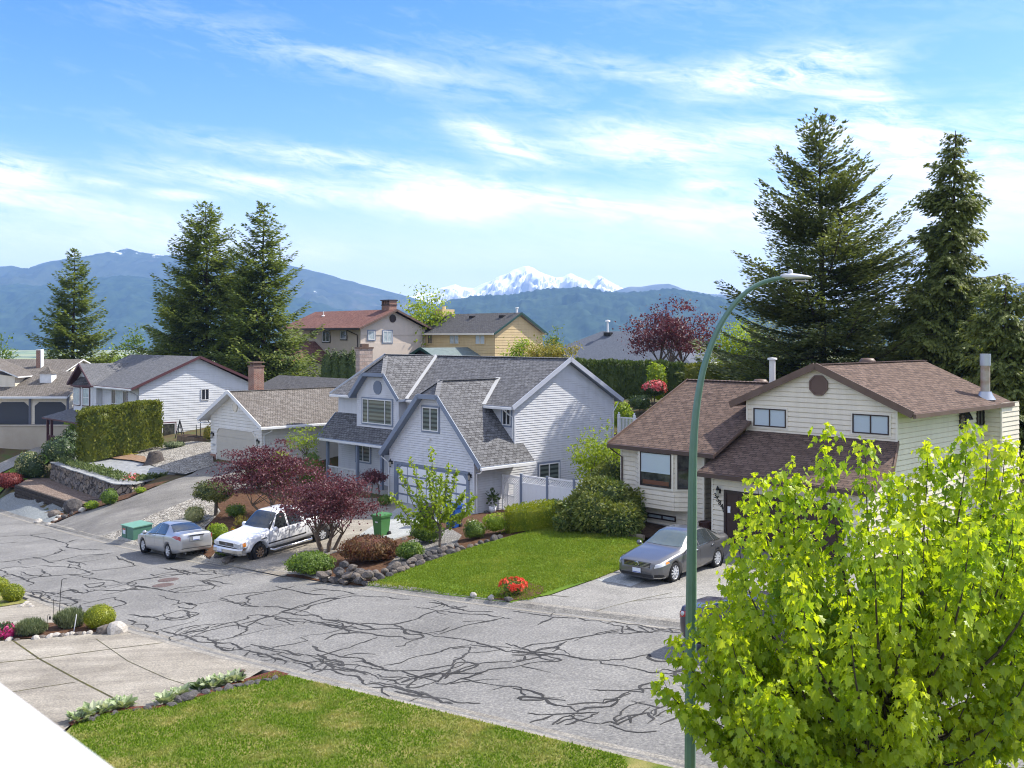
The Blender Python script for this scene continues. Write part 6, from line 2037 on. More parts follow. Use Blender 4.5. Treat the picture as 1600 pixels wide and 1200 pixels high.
# ------------------------------------------------------------------ plants
DIAMOND = (np.array([(0, 0, 0), (0.32, 0.5, 0.10), (0, 1, 0), (-0.32, 0.5, 0.10)], float), [(0, 1, 2), (0, 2, 3)])
SPRAY = (np.array([(0, 0, 0), (0.27, 0.42, -0.07), (0, 1, 0.02), (-0.27, 0.42, -0.07)], float), [(0, 1, 2), (0, 2, 3)])
CEDAR = (np.array([(0, 0, 0), (0.17, 0.5, -0.05), (0, 1, 0.0), (-0.17, 0.5, -0.05)], float), [(0, 1, 2), (0, 2, 3)])
BLADE = (np.array([(-0.10, 0, 0), (0.10, 0, 0), (0.02, 1, 0.22)], float), [(0, 1, 2)])
# a five-lobed maple leaf folded along its midrib, tip bent down
_ml = [(0, 0), (0.10, 0.16), (0.36, 0.05), (0.27, 0.24), (0.52, 0.42), (0.30, 0.50), (0.26, 0.68), (0.13, 0.66), (0, 1.0)]
_mv = [(x, y, 0.22 * abs(x) - 0.16 * y * y) for x, y in _ml]
_mv += [(-x, y, z) for (x, y, z) in _mv[1:8]]
MAPLE = (np.array(_mv, float), [(0, 1, 2), (0, 2, 3), (0, 3, 4), (0, 4, 5), (0, 5, 6), (0, 6, 7), (0, 7, 8)] + [(0, b, a) for (a, b) in ((9, 10), (10, 11), (11, 12), (12, 13), (13, 14), (14, 15))] + [(0, 8, 15)])

def unit(a):
 return a / np.maximum(np.linalg.norm(a, axis=-1, keepdims=True), 1e-9)

def scatter(name, tmpl, pos, axis, normal, size, m, parent, rs, tint=None):
 """One mesh of many leaves: template copies at pos, growing along axis, facing normal."""
 T, tf = tmpl
 pos, axis, normal = np.asarray(pos, float), unit(np.asarray(axis, float)), np.asarray(normal, float)
 n = len(pos)
 sx = unit(np.cross(axis, normal))
 nz = np.cross(sx, axis)
 size = np.broadcast_to(np.asarray(size, float), (n,))[:, None, None]
 V = pos[:, None, :] + size * (T[None, :, 0:1] * sx[:, None] + T[None, :, 1:2] * axis[:, None] + T[None, :, 2:3] * nz[:, None])
 k = len(T)
 F = (np.array(tf)[None] + (np.arange(n) * k)[:, None, None]).reshape(-1, 3)
 tint = rs.rand(n) if tint is None else tint
 return np_mesh(name, V.reshape(-1, 3), F, [m], parent, smooth=False, tint=np.repeat(tint, k))

def rdir(rs, n):
 return unit(rs.randn(n, 3))

BARK = mat('grey brown bark', (0.10, 0.08, 0.062), .95, .1, col2=(0.17, 0.14, 0.11), vscale=6, bump=.8, bscale=18, bdist=.03)
BARK_DARK = mat('dark conifer bark', (0.05, 0.038, 0.03), .95, .1, col2=(0.095, 0.075, 0.06), vscale=5, bump=.9, bscale=14, bdist=.04)
BARK_RED = mat('red maple bark', (0.12, 0.085, 0.06), .9, .15, col2=(0.20, 0.155, 0.115), vscale=8, bump=.5, bscale=25)
L_SPRUCE = leaf_mat('spruce needles', (0.05, 0.085, 0.018), (0.115, 0.165, 0.032), (0.21, 0.245, 0.05), .3, .6, .5)
L_FIR = leaf_mat('fir needles', (0.048, 0.07, 0.024), (0.105, 0.14, 0.044), (0.18, 0.20, 0.065), .28, .6, .5)
L_CEDAR = leaf_mat('cedar sprays', (0.055, 0.08, 0.02), (0.118, 0.152, 0.036), (0.19, 0.215, 0.05), .3, .6, .5)
L_HEDGE = leaf_mat('cedar hedge', (0.055, 0.085, 0.01), (0.12, 0.15, 0.018), (0.20, 0.205, 0.022), .22, .6, .8)
L_HEDGE_DARK = leaf_mat('dark cedar hedge', (0.03, 0.055, 0.012), (0.058, 0.094, 0.02), (0.095, 0.13, 0.026), .18, .6, .8)
L_BOX = leaf_mat('boxwood', (0.10, 0.15, 0.008), (0.20, 0.24, 0.012), (0.31, 0.32, 0.015), .25, .45, 1.5)
L_GREEN = leaf_mat('green shrub', (0.05, 0.10, 0.014), (0.10, 0.17, 0.024), (0.17, 0.24, 0.034), .3, .5, 1.5)
L_BRIGHT = leaf_mat('bright spring leaves', (0.12, 0.20, 0.012), (0.21, 0.30, 0.02), (0.32, 0.38, 0.03), .4, .5, 1.0)
L_DARK = leaf_mat('dark glossy leaves', (0.022, 0.045, 0.014), (0.045, 0.078, 0.024), (0.08, 0.12, 0.036), .14, .35, 1.5)
L_GREYGREEN = leaf_mat('lavender', (0.07, 0.10, 0.04), (0.12, 0.155, 0.065), (0.19, 0.21, 0.11), .2, .7, 1.5)
L_YELLOW = leaf_mat('yellow green leaves', (0.14, 0.16, 0.015), (0.24, 0.23, 0.03), (0.34, 0.26, 0.05), .3, .5, 1.0)
L_VARIEG = leaf_mat('cream edged leaves', (0.09, 0.13, 0.03), (0.22, 0.24, 0.08), (0.42, 0.40, 0.20), .2, .5, 2.5)
L_RED = leaf_mat('burgundy maple leaves', (0.044, 0.013, 0.018), (0.095, 0.027, 0.035), (0.17, 0.07, 0.075), .28, .5, 1.2, (1.6, .9, .9))
L_REDBROWN = leaf_mat('laceleaf maple leaves', (0.10, 0.03, 0.018), (0.17, 0.06, 0.03), (0.16, 0.11, 0.035), .25, .6, 2.0, (1.4, 1, .8))
L_CRIMSON = leaf_mat('crimson laceleaf', (0.10, 0.012, 0.012), (0.16, 0.025, 0.022), (0.22, 0.05, 0.04), .2, .6, 2.0, (1.4, .9, .9))
L_MAPLE = leaf_mat('young maple leaves', (0.10, 0.20, 0.010), (0.25, 0.38, 0.014), (0.50, 0.56, 0.035), .5, .42, 1.1, (1.55, 1.5, .55), .4)
L_PINK = leaf_mat('magenta blossom', (0.45, 0.015, 0.12), (0.60, 0.03, 0.20), (0.70, 0.10, 0.30), .25, .5, 3, (1.3, 1, 1.1))
L_CORAL = leaf_mat('coral blossom', (0.60, 0.03, 0.015), (0.70, 0.07, 0.03), (0.80, 0.16, 0.08), .25, .5, 3, (1.3, 1, .9))
L_ROSE = leaf_mat('rose red blossom', (0.55, 0.03, 0.05), (0.70, 0.08, 0.10), (0.78, 0.28, 0.26), .25, .5, 3, (1.3, 1, 1))
L_WHITEFL = leaf_mat('cream blossom', (0.55, 0.52, 0.38), (0.66, 0.62, 0.46), (0.75, 0.73, 0.6), .2, .6, 3, (1, 1, 1))
L_ORANGE = leaf_mat('orange blossom', (0.65, 0.16, 0.01), (0.75, 0.30, 0.02), (0.80, 0.5, 0.05), .2, .6, 3, (1, 1, 1))
L_HOSTA = leaf_mat('hosta leaves', (0.10, 0.17, 0.05), (0.17, 0.25, 0.08), (0.50, 0.52, 0.36), .2, .5, 6)

def gpos(px, py):
 p = G(px, py)
 return p, p.y / FPX

def ground_at(px, Y):
 x = (px - CX) / FPX * Y
 return Vector((x, Y, h1(x, Y)))

def conifer(label, base, H, R, seed, lm, cat='tree', name='spruce_tree', first=0.07, prof=0.85, droop=(-0.28, 0.35), tip=0.25, hang=0.25, spray=0.42, dens=1.0, nb=(6, 9), ragged=0.22, levels=36, lean=(0, 0), tmpl=SPRAY, twigs=1.0):
 rs = np.random.RandomState(seed)
 root = thing(name, label, cat, base)
 mb = MB()
 n = 12
 path = [base + Vector((lean[0] * t * H + .1 * math.sin(5 * t + seed), lean[1] * t * H + .1 * math.cos(4 * t + seed), t * H * .985 - .3)) for t in np.linspace(0, 1, n)]
 mb.tube(path, [max(.02, H * .0135 * (1 - t) ** .9 + .015) for t in np.linspace(0, 1, n)], 9)
 ax = np.array([list(p) for p in path])
 P, A, Nn, Sz = [], [], [], []
 tl = np.linspace(first, .985, levels) ** 0.92
 for i, t in enumerate(tl):
  c = np.array([np.interp(t, np.linspace(0, 1, n), ax[:, k]) for k in range(3)])
  base_len = R * ((1 - t) ** prof * min(1, .55 + t * 4.5) + .02)
  for j in range(rs.randint(nb[0], nb[1])):
   az = rs.rand() * 2 * math.pi
   L = base_len * rs.uniform(1 - ragged * 1.6, 1 + ragged)
   if L < .12:
    continue
   d = np.array([math.cos(az), math.sin(az), 0.0])
   sl = droop[0] * (1 - t) + droop[1] * t + rs.uniform(-.2, .2)
   m = max(3, int(L / (.24 / dens)))
   s = np.linspace(.10, 1, m)
   br = c + d * (L * s)[:, None] + np.array([0, 0, 1.0]) * (L * (sl * s + tip * s * s * s - .06))[:, None]
   if L > 1.2:
    q = [Vector(c)] + [Vector(br[k]) for k in range(0, m, max(1, m // 4))]
    mb.tube(q, [max(.008, .012 * L * (1 - k / len(q))) for k in range(len(q))], 4, caps=False)
   sd = np.array([-d[1], d[0], 0])
   for k in range(m):
    w = (L * .40 * (1.05 - s[k]) ** .8 + .16) * twigs
    bd = d + np.array([0, 0, sl + 2 * tip * s[k]])
    for side in (-1, 1):
     for u in np.arange(.0, 1.0, .20 / max(w, .30) / dens):
      uu = u + rs.uniform(0, .2)
      p = br[k] + (sd * side * .8 + bd * .55) * w * uu + np.array([0, 0, -hang * w * uu * uu])
      P.append(p + rs.randn(3) * .04)
      A.append(sd * side * rs.uniform(.2, 1.0) + bd * rs.uniform(.4, 1.0) + np.array([0, 0, -hang * rs.uniform(.2, 1.6)]))
      Nn.append(np.array([0, 0, 1.0]) + rs.randn(3) * .38)
      Sz.append(spray * rs.uniform(.65, 1.25) * (.72 + .28 * min(1, L / 1.5)))
   P.append(br[-1]); A.append(bd); Nn.append(np.array([0, 0, 1.0])); Sz.append(spray)
 mb.build('trunk', BARK_DARK, root)
 scatter('crown', tmpl, P, A, Nn, Sz, lm, root, rs)
 return root

def lump(rs, k=9, amp=.22, width=.55):
 D = rdir(rs, k); a = rs.uniform(.4, 1, k) * amp

 def f(d):
  ang = np.arccos(np.clip(d @ D.T, -1, 1))
  return 1 - amp * .5 + (a * np.exp(-(ang / width) ** 2)).max(1)
 return f

def core_mesh(name, c, rad3, f, m, parent, k=.86, nu=22, nv=12, zmin=-.55):
 u, v = np.meshgrid(np.linspace(0, 2 * np.pi, nu, endpoint=False), np.linspace(-1, 1, nv))
 z = np.sin(v * np.pi / 2); r = np.cos(v * np.pi / 2)
 d = np.stack([r * np.cos(u), r * np.sin(u), z], -1).reshape(-1, 3)
 q = d * f(d)[:, None] * k
 q[:, 2] = np.maximum(q[:, 2], zmin)
 V = np.array(c) + q * np.array(rad3)
 idx = np.arange(nu * nv).reshape(nv, nu)
 F = np.stack([idx[:-1], np.roll(idx[:-1], -1, 1), np.roll(idx[1:], -1, 1), idx[1:]], -1).reshape(-1, 4)
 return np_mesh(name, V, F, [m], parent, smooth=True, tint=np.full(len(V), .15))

def shrub(name, label, cat, base, rx, ry, h, lm, seed, leaf=.09, n=900, amp=.22, flowers=None, fl_n=0, fl_size=.07, k=9, width=.55, up=.15, stem=None, lift=0.0, group=None, tmpl=DIAMOND, core=.84, flat=0.5, fl_top=-.1, droop=0.0):
 """A rounded bush: leaves in a lumpy shell round a dense middle, sitting on the ground."""
 rs = np.random.RandomState(seed)
 root = thing(name, label, cat, base, 0, group)
 c = np.array(base) + np.array([0, 0, lift + (h - lift) * flat])
 r3 = np.array([rx, ry, (h - lift) * (1 - flat)])
 f = lump(rs, k, amp, width)
 if core:
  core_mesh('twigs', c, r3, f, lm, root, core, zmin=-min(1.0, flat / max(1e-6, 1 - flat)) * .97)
 d = rdir(rs, int(n * 1.35)); d = d[d[:, 2] > -.75][:n]
 rr = f(d) * rs.uniform(.80, 1.05, len(d))
 q = d * rr[:, None]
 p = c + q * r3
 p[:, 2] = np.maximum(p[:, 2], base[2] + .02 + lift * .8)
 nrm = d + rs.randn(len(d), 3) * .45
 axs = np.cross(nrm, rs.randn(len(d), 3)) + np.array([0, 0, up - droop]) * 2
 scatter('foliage', tmpl, p, axs, nrm, leaf * rs.uniform(.7, 1.3, len(d)), lm, root, rs)
 if flowers:
  d = rdir(rs, fl_n * 3); d = d[d[:, 2] > fl_top][:fl_n]
  cl = rdir(rs, max(5, fl_n // 14)); cl[:, 2] = np.abs(cl[:, 2]) * .8 + fl_top
  d = unit(cl[rs.randint(0, len(cl), len(d))] + rs.randn(len(d), 3) * .14)
  p = c + d * (f(d) * rs.uniform(.98, 1.08, len(d)))[:, None] * r3
  scatter('flowers', DIAMOND, p, np.cross(d, rs.randn(len(d), 3)), d + rs.randn(len(d), 3) * .6, fl_size * rs.uniform(.7, 1.3, len(d)), flowers, root, rs)
 if stem:
  mb = MB()
  for (dx, dy, r) in stem:
   mb.tube([Vector(base) + Vector((dx * .3, dy * .3, -.1)), Vector(base) + Vector((dx * .5, dy * .4, (lift + .2) * .5)), Vector(base) + Vector((dx, dy, lift + (h - lift) * .45))], [r, r * .85, r * .6], 7)
  mb.build('stem', BARK, root)
 return root

def hedge(label, p0, p1, width, h, lm, seed, leaf=.16, dens=60, round_=.25, cat='hedge', name='hedge', bump=.10, z0=None, group=None, h2=None, top=None):
 """A clipped hedge from p0 to p1: sprays all over a softly rounded block."""
 rs = np.random.RandomState(seed)
 p0, p1 = Vector(p0), Vector(p1)
 root = thing(name, label, cat, (p0 + p1) / 2, 0, group)
 L = (Vector((p1.x, p1.y, 0)) - Vector((p0.x, p0.y, 0))).length
 d = np.array([(p1.x - p0.x) / L, (p1.y - p0.y) / L, 0]); sdir = np.array([-d[1], d[0], 0])
 h2 = h if h2 is None else h2
 ph = rs.rand(8) * 6.3

 def surf(u, a):
  """u along (0..1), a round the section (0..1: front foot, front, top, back, back foot) -> offset and height factors."""
  t = a * 4 - 2
  x = np.clip(t, -1, 1)
  z = 1 - np.clip(np.abs(t) - 1, 0, 1)
  e = np.abs(x) ** 6 * round_ * z ** 6
  return x * (1 - .12 * (1 - z) * 0) * (1 - e * .3), z - e * .25

 def world(u, a, push):
  x, z = surf(u, a)
  endr = np.minimum(1, np.minimum(u, 1 - u) * L / .35)
  wob = bump * (np.sin(u * L * 2.1 + ph[0]) * .5 + np.sin(u * L * 4.7 + a * 9 + ph[1]) * .35 + np.sin(a * 14 + u * L * 1.3 + ph[2]) * .3)
  w = width / 2 * (1 + 0 * u) * (.86 + .14 * endr) + wob + push
  zz = (h + (h2 - h) * u) * z * (.95 + .05 * endr) + (wob * .7 + push) * (z > .9)
  base = np.array(p0)[None] + (np.array(p1) - np.array(p0))[None] * u[:, None]
  return base + sdir[None] * (x * w)[:, None] + np.array([0, 0, 1.0])[None] * zz[:, None]
 nu, na = max(8, int(L / .35)), 17
 U, Aa = np.meshgrid(np.linspace(0, 1, nu), np.linspace(0.02, .98, na), indexing='ij')
 V = world(U.ravel(), Aa.ravel(), -.13)
 idx = np.arange(nu * na).reshape(nu, na)
 F = np.stack([idx[:-1, :-1], idx[1:, :-1], idx[1:, 1:], idx[:-1, 1:]], -1).reshape(-1, 4)
 caps = []
 for row in (0, nu - 1):
  cidx = len(V); V = np.vstack([V, V[idx[row]].mean(0)])
  caps += [(idx[row][k], idx[row][k + 1], cidx, cidx) for k in range(na - 1)]
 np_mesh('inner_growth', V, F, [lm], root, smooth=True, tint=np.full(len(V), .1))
 n = int(L * (2 * h + width) * dens)
 u, a = rs.rand(n), rs.rand(n) * .96 + .02
 p = world(u, a, rs.uniform(-.10, .06, n))
 e = .004
 tx = a * 4 - 2
 nrm = sdir[None] * (np.clip(tx, -1, 1) * (np.abs(tx) > 1))[:, None] + np.array([0, 0, 1.0])[None] * (np.abs(tx) <= 1)[:, None]
 # the two ends
 m = int(width * h * dens * 1.3)
 for s, uu in ((-1, 0.0), (1, 1.0)):
  q = np.c_[rs.uniform(-1, 1, m) * width / 2 * .95, rs.rand(m)]
  hh = h if uu == 0 else h2
  b = np.array(p0 if uu == 0 else p1)
  pe = b[None] + sdir[None] * q[:, 0:1] + np.array([0, 0, 1.0])[None] * (q[:, 1:2] * hh) + d[None] * s * (rs.uniform(-.1, .1, m))[:, None]
  p = np.vstack([p, pe]); nrm = np.vstack([nrm, np.repeat((d * s)[None], m, 0)])
 nn = nrm + rs.randn(len(p), 3) * .5
 axs = np.array([0, 0, 1.0])[None] + nrm * .35 + rs.randn(len(p), 3) * .5
 scatter('foliage', DIAMOND, p, axs, nn, leaf * rs.uniform(.6, 1.35, len(p)), lm, root, rs)
 return root

def leafy_tree(label, base, H, rx, ry, crown_lo, lm, seed, leaf=.2, clusters=90, per=60, cat='tree', name='tree', trunk=.14, stems=1, bark=None, spread=.16, gap=.0, lean=(0, 0), shape='round', limbs=26, fork=.35, tmpl=DIAMOND, hang=.35, zpow=1.0, clump_z=.7):
 """Trunk, limbs and a crown made of leaf clumps with gaps between them."""
 rs = np.random.RandomState(seed)
 root = thing(name, label, cat, base)
 base = Vector(base)
 cz = (crown_lo + H) / 2; rz = (H - crown_lo) / 2
 d = rdir(rs, clusters)
 r = rs.rand(clusters) ** (1 / 2.2)
 if shape == 'umbrella':
  d[:, 2] = np.abs(d[:, 2]) * 1.4 - .4
  d = unit(d)
 C = d * r[:, None] * np.array([rx, ry, rz]) * .92 + np.array([lean[0], lean[1], cz])
 if shape == 'vase':
  k = (C[:, 2] - crown_lo) / (H - crown_lo)
  C[:, :2] *= (.55 + .75 * k)[:, None]
 C = C * (1 + rs.randn(clusters, 1) * .06)
 R = min(rx, rz) * spread * rs.uniform(.7, 1.5, clusters)
 P, N_, A_ = [], [], []
 for c, q in zip(C, R):
  n = int(per * rs.uniform(.6, 1.4))
  o = rs.randn(n, 3) * np.array([1, 1, clump_z]) * q * 1.1
  P.append(c + o)
  N_.append(unit(o + 1e-6) * .5 + np.array([0, 0, .7]) + rs.randn(n, 3) * .5)
  A_.append(rs.randn(n, 3) + np.array([0, 0, -hang * 2]))
 P = np.vstack(P) + np.array(base)
 scatter('crown', tmpl, P, np.vstack(A_), np.vstack(N_), leaf * rs.uniform(.65, 1.3, len(P)), lm, root, rs)
 mb = MB()
 fk = H * fork
 tops = []
 for s in range(stems):
  a = 2 * math.pi * (s + rs.rand() * .5) / stems
  off = Vector((math.cos(a), math.sin(a), 0)) * (0 if stems == 1 else trunk * 1.6)
  out = Vector((math.cos(a), math.sin(a), 0)) * (0 if stems == 1 else rx * .28)
  t = trunk if stems == 1 else trunk * .62
  top = base + Vector((lean[0] * .5, lean[1] * .5, fk)) + out
  mb.tube([base + off + Vector((0, 0, -.2)), base + off * 1.4 + out * .35 + Vector((lean[0] * .2 + rs.uniform(-.1, .1), rs.uniform(-.1, .1), fk * .5)), top], [t * 1.25, t, t * .8], 9)
  tops.append((top, t * .75))
 for k in rs.permutation(clusters)[:limbs]:
  tp, t = tops[rs.randint(len(tops))]
  c = Vector(C[k]) + base
  mid = tp.lerp(c, .5) + Vector((0, 0, .12 * rz))
  mb.tube([tp - Vector((0, 0, .15 * fk * rs.rand())), mid, c], [t * .55, t * .3, t * .08 + .004], 5, caps=False)
 mb.build('trunk', bark or BARK, root)
 return root
# ------------------------------------------------------------------ trees
def plant_trees():
 conifer('tall dark spruce standing alone at the left, behind the tan roofed house', ground_at(115, 120), 20.6, 5.8, 3, L_SPRUCE, levels=34, hang=.4, spray=.42, ragged=.28, prof=.8)
 conifer('broad tall spruce, left one of the pair behind the white house', ground_at(322, 104), 21.6, 7.9, 5, L_SPRUCE, levels=38, hang=.45, spray=.42, prof=.70, ragged=.2)
 conifer('tall narrow topped spruce, right one of the pair behind the white house', ground_at(412, 100), 20.9, 6.2, 8, L_SPRUCE, levels=36, hang=.45, spray=.42, prof=.76, ragged=.3)
 conifer('wide dark fir with upswept branch tips behind the brown roofed house', ground_at(1283, 62), 18.9, 7.8, 13, L_FIR, name='fir_tree', levels=36, droop=(-.12, .62), tip=.22, hang=.15, spray=.30, prof=.90, ragged=.40, nb=(8, 12), first=.04, dens=1.15, twigs=.95)
 cd = dict(name='cedar_tree', droop=(-.35, .1), tip=.05, hang=.8, spray=.30, dens=1.7)
 conifer('tall slender cedar with drooping sprays at the right edge', ground_at(1492, 57), 17.2, 3.5, 21, L_CEDAR, levels=42, prof=.62, ragged=.34, nb=(6, 9), first=.05, **cd)
 conifer('lower bushy cedar between the fir and the slender cedar', ground_at(1432, 60), 8.4, 3.2, 24, L_CEDAR, levels=22, prof=.45, ragged=.3, first=.03, **cd)
 conifer('full drooping cedar rising past the metal flue at the right edge', ground_at(1572, 50), 9.4, 3.3, 27, L_CEDAR, levels=24, prof=.5, ragged=.3, first=.02, **cd)
 conifer('dark cedar beyond the flue, partly outside the right edge', ground_at(1650, 54), 8.6, 3.2, 29, L_CEDAR, levels=22, prof=.5, ragged=.3, first=.02, **cd)
 leafy_tree('dark green tree low behind the brown roof ridge, under the fir', ground_at(1225, 72), 4.4, 3.4, 2.0, .3, L_DARK, 30, leaf=.2, clusters=60, per=70, spread=.25)
 leafy_tree('dark green tree behind the octagonal gable vent of the brown house', ground_at(1345, 70), 4.8, 3.4, 2.0, .3, L_DARK, 29, leaf=.2, clusters=60, per=70, spread=.25)
 leafy_tree('bright green tree between the red roofed house and the yellow house', ground_at(668, 116), 10.4, 3.5, 3.5, 1.0, L_BRIGHT, 31, leaf=.36, clusters=80, per=45, spread=.2)
 leafy_tree('burgundy maple tree behind the long cedar hedge', ground_at(1050, 80), 6.9, 3.6, 3.2, 1.4, L_RED, 32, leaf=.22, clusters=110, per=60, stems=3, trunk=.22, shape='umbrella', spread=.17, clump_z=.4)
 leafy_tree('lime green tree under the fir, behind the yellow topped hedge', ground_at(1164, 80), 5.6, 2.9, 2.4, .8, L_BRIGHT, 33, leaf=.22, clusters=70, per=60, spread=.2)
 leafy_tree('small light green tree left of the spruce pair', ground_at(216, 128), 9.5, 2.3, 2.3, 2.0, L_GREEN, 34, leaf=.34, clusters=45, per=40, spread=.22)
 leafy_tree('low pale green tree beyond the white house roof', ground_at(178, 135), 8.6, 2.6, 2.4, 1.5, L_BRIGHT, 35, leaf=.34, clusters=45, per=40, spread=.22)
 leafy_tree('dark tree beside the brick chimney at the left edge', ground_at(6, 128), 12.8, 2.2, 2.2, 3.0, L_GREEN, 36, leaf=.34, clusters=45, per=40, spread=.22)
 leafy_tree('yellow green maple peeping over the grey roof ridge', ground_at(862, 84), 4.4, 2.6, 1.6, 1.2, L_YELLOW, 37, leaf=.2, clusters=60, per=50, spread=.2)
 leafy_tree('green shrubby tree over the ridge, left of the yellow green maple', ground_at(812, 86), 4.7, 1.5, 1.3, 1.2, L_BRIGHT, 38, leaf=.2, clusters=34, per=42, spread=.22)
 leafy_tree('small dark green tree in front of the slate blue roof', ground_at(866, 90), 5.4, 1.2, 1.0, 1.6, L_GREEN, 39, leaf=.2, clusters=26, per=40, spread=.25)
 leafy_tree('burgundy shrub tree between the stone chimney and the beige house', ground_at(588, 92), 3.1, 1.0, .8, .6, L_RED, 40, leaf=.2, clusters=24, per=35, spread=.25)
 # Japanese maples by the drive
 p = G(418, 808)
 leafy_tree('burgundy Japanese maple spreading beside the asphalt drive', p, 3.75, 2.85, 2.2, .4, L_RED, 41, leaf=.12, clusters=170, per=62, fork=.2, stems=4, trunk=.10, shape='umbrella', spread=.15, bark=BARK_RED, clump_z=.35, limbs=40)
 p = G(511, 862)
 leafy_tree('burgundy Japanese maple with bare multiple stems in front of the white pickup', p, 3.35, 2.25, 1.9, .5, L_RED, 42, leaf=.105, clusters=165, per=62, fork=.24, stems=5, trunk=.11, shape='umbrella', spread=.15, bark=BARK_RED, clump_z=.4, limbs=46, lean=(.1, 0))
 # clipped burgundy standard by the porch
 p = ground_at(585, 55.0)
 leafy_tree('small clipped burgundy mop head tree beside the porch', p, 1.75, .72, .7, 1.0, L_RED, 43, leaf=.09, clusters=50, per=60, stems=2, trunk=.06, spread=.25, shape='umbrella', fork=.6, limbs=10)
 # young apple on the grey gable side
 p = ground_at(936, 49.5)
 leafy_tree('young apple tree in front of the sunlit grey gable wall', p, 3.6, 1.75, 1.5, 1.0, L_BRIGHT, 44, leaf=.14, clusters=85, per=50, trunk=.07, spread=.16, limbs=24, stems=2)
 p = ground_at(483, 62)
 leafy_tree('crooked young tree in front of the creamy white side wall', p, 3.3, 1.35, .8, 1.9, L_BRIGHT, 45, leaf=.12, clusters=30, per=30, trunk=.05, spread=.18, limbs=16, fork=.5, lean=(-.35, 0))

plant_trees()

def column_pear():
 """Young fruit tree: a thin trunk and upright whips each wrapped in leaves."""
 rs = np.random.RandomState(50)
 base = G(687, 856)
 k = base.y / FPX
 root = thing('fruit_tree', 'young fruit tree with upright leafy whips in front of the white panelled garage door', 'tree', base)
 mb = MB()
 fork = base + Vector((0, 0, .55))
 mb.tube([base - Vector((0, 0, .2)), base + Vector((.02, 0, 1.0)), base + Vector((-.02, 0, 1.55))], [.06, .05, .042], 8)
 P, A, N_ = [], [], []
 tips = [(614, 772), (622, 735), (640, 722), (652, 768), (668, 728), (672, 705), (690, 740), (700, 732), (712, 738), (724, 775), (740, 776), (625, 800), (703, 790), (735, 800), (655, 800)]
 for i, (tx, ty) in enumerate(tips):
  dz = (856 - ty) * k; dx = (tx - 687) * k
  st = base + Vector((0, 0, rs.uniform(.5, 1.5)))
  tip = base + Vector((dx, rs.uniform(-.9, .9), dz))
  mid = st.lerp(tip, .45) + Vector((dx * .18, 0, -.16 * abs(dx)))
  q = [st, mid, tip]
  mb.tube(q, [.025, .016, .006], 5, caps=False)
  n = 170
  t = rs.uniform(.22, 1.02, n)
  pts = np.array([list((st * (1 - a) ** 2) + (mid * 2 * a * (1 - a)) + (tip * a * a)) for a in t])
  P.append(pts + rs.randn(n, 3) * .055); A.append(rs.randn(n, 3) * .8 + np.array([0, 0, -.3])); N_.append(rs.randn(n, 3) + np.array([0, 0, .6]))
 mb.build('trunk', BARK, root)
 scatter('crown', DIAMOND, np.vstack(P), np.vstack(A), np.vstack(N_), .15 * rs.uniform(.7, 1.3, len(np.vstack(P))), L_BRIGHT, root, rs)

column_pear()

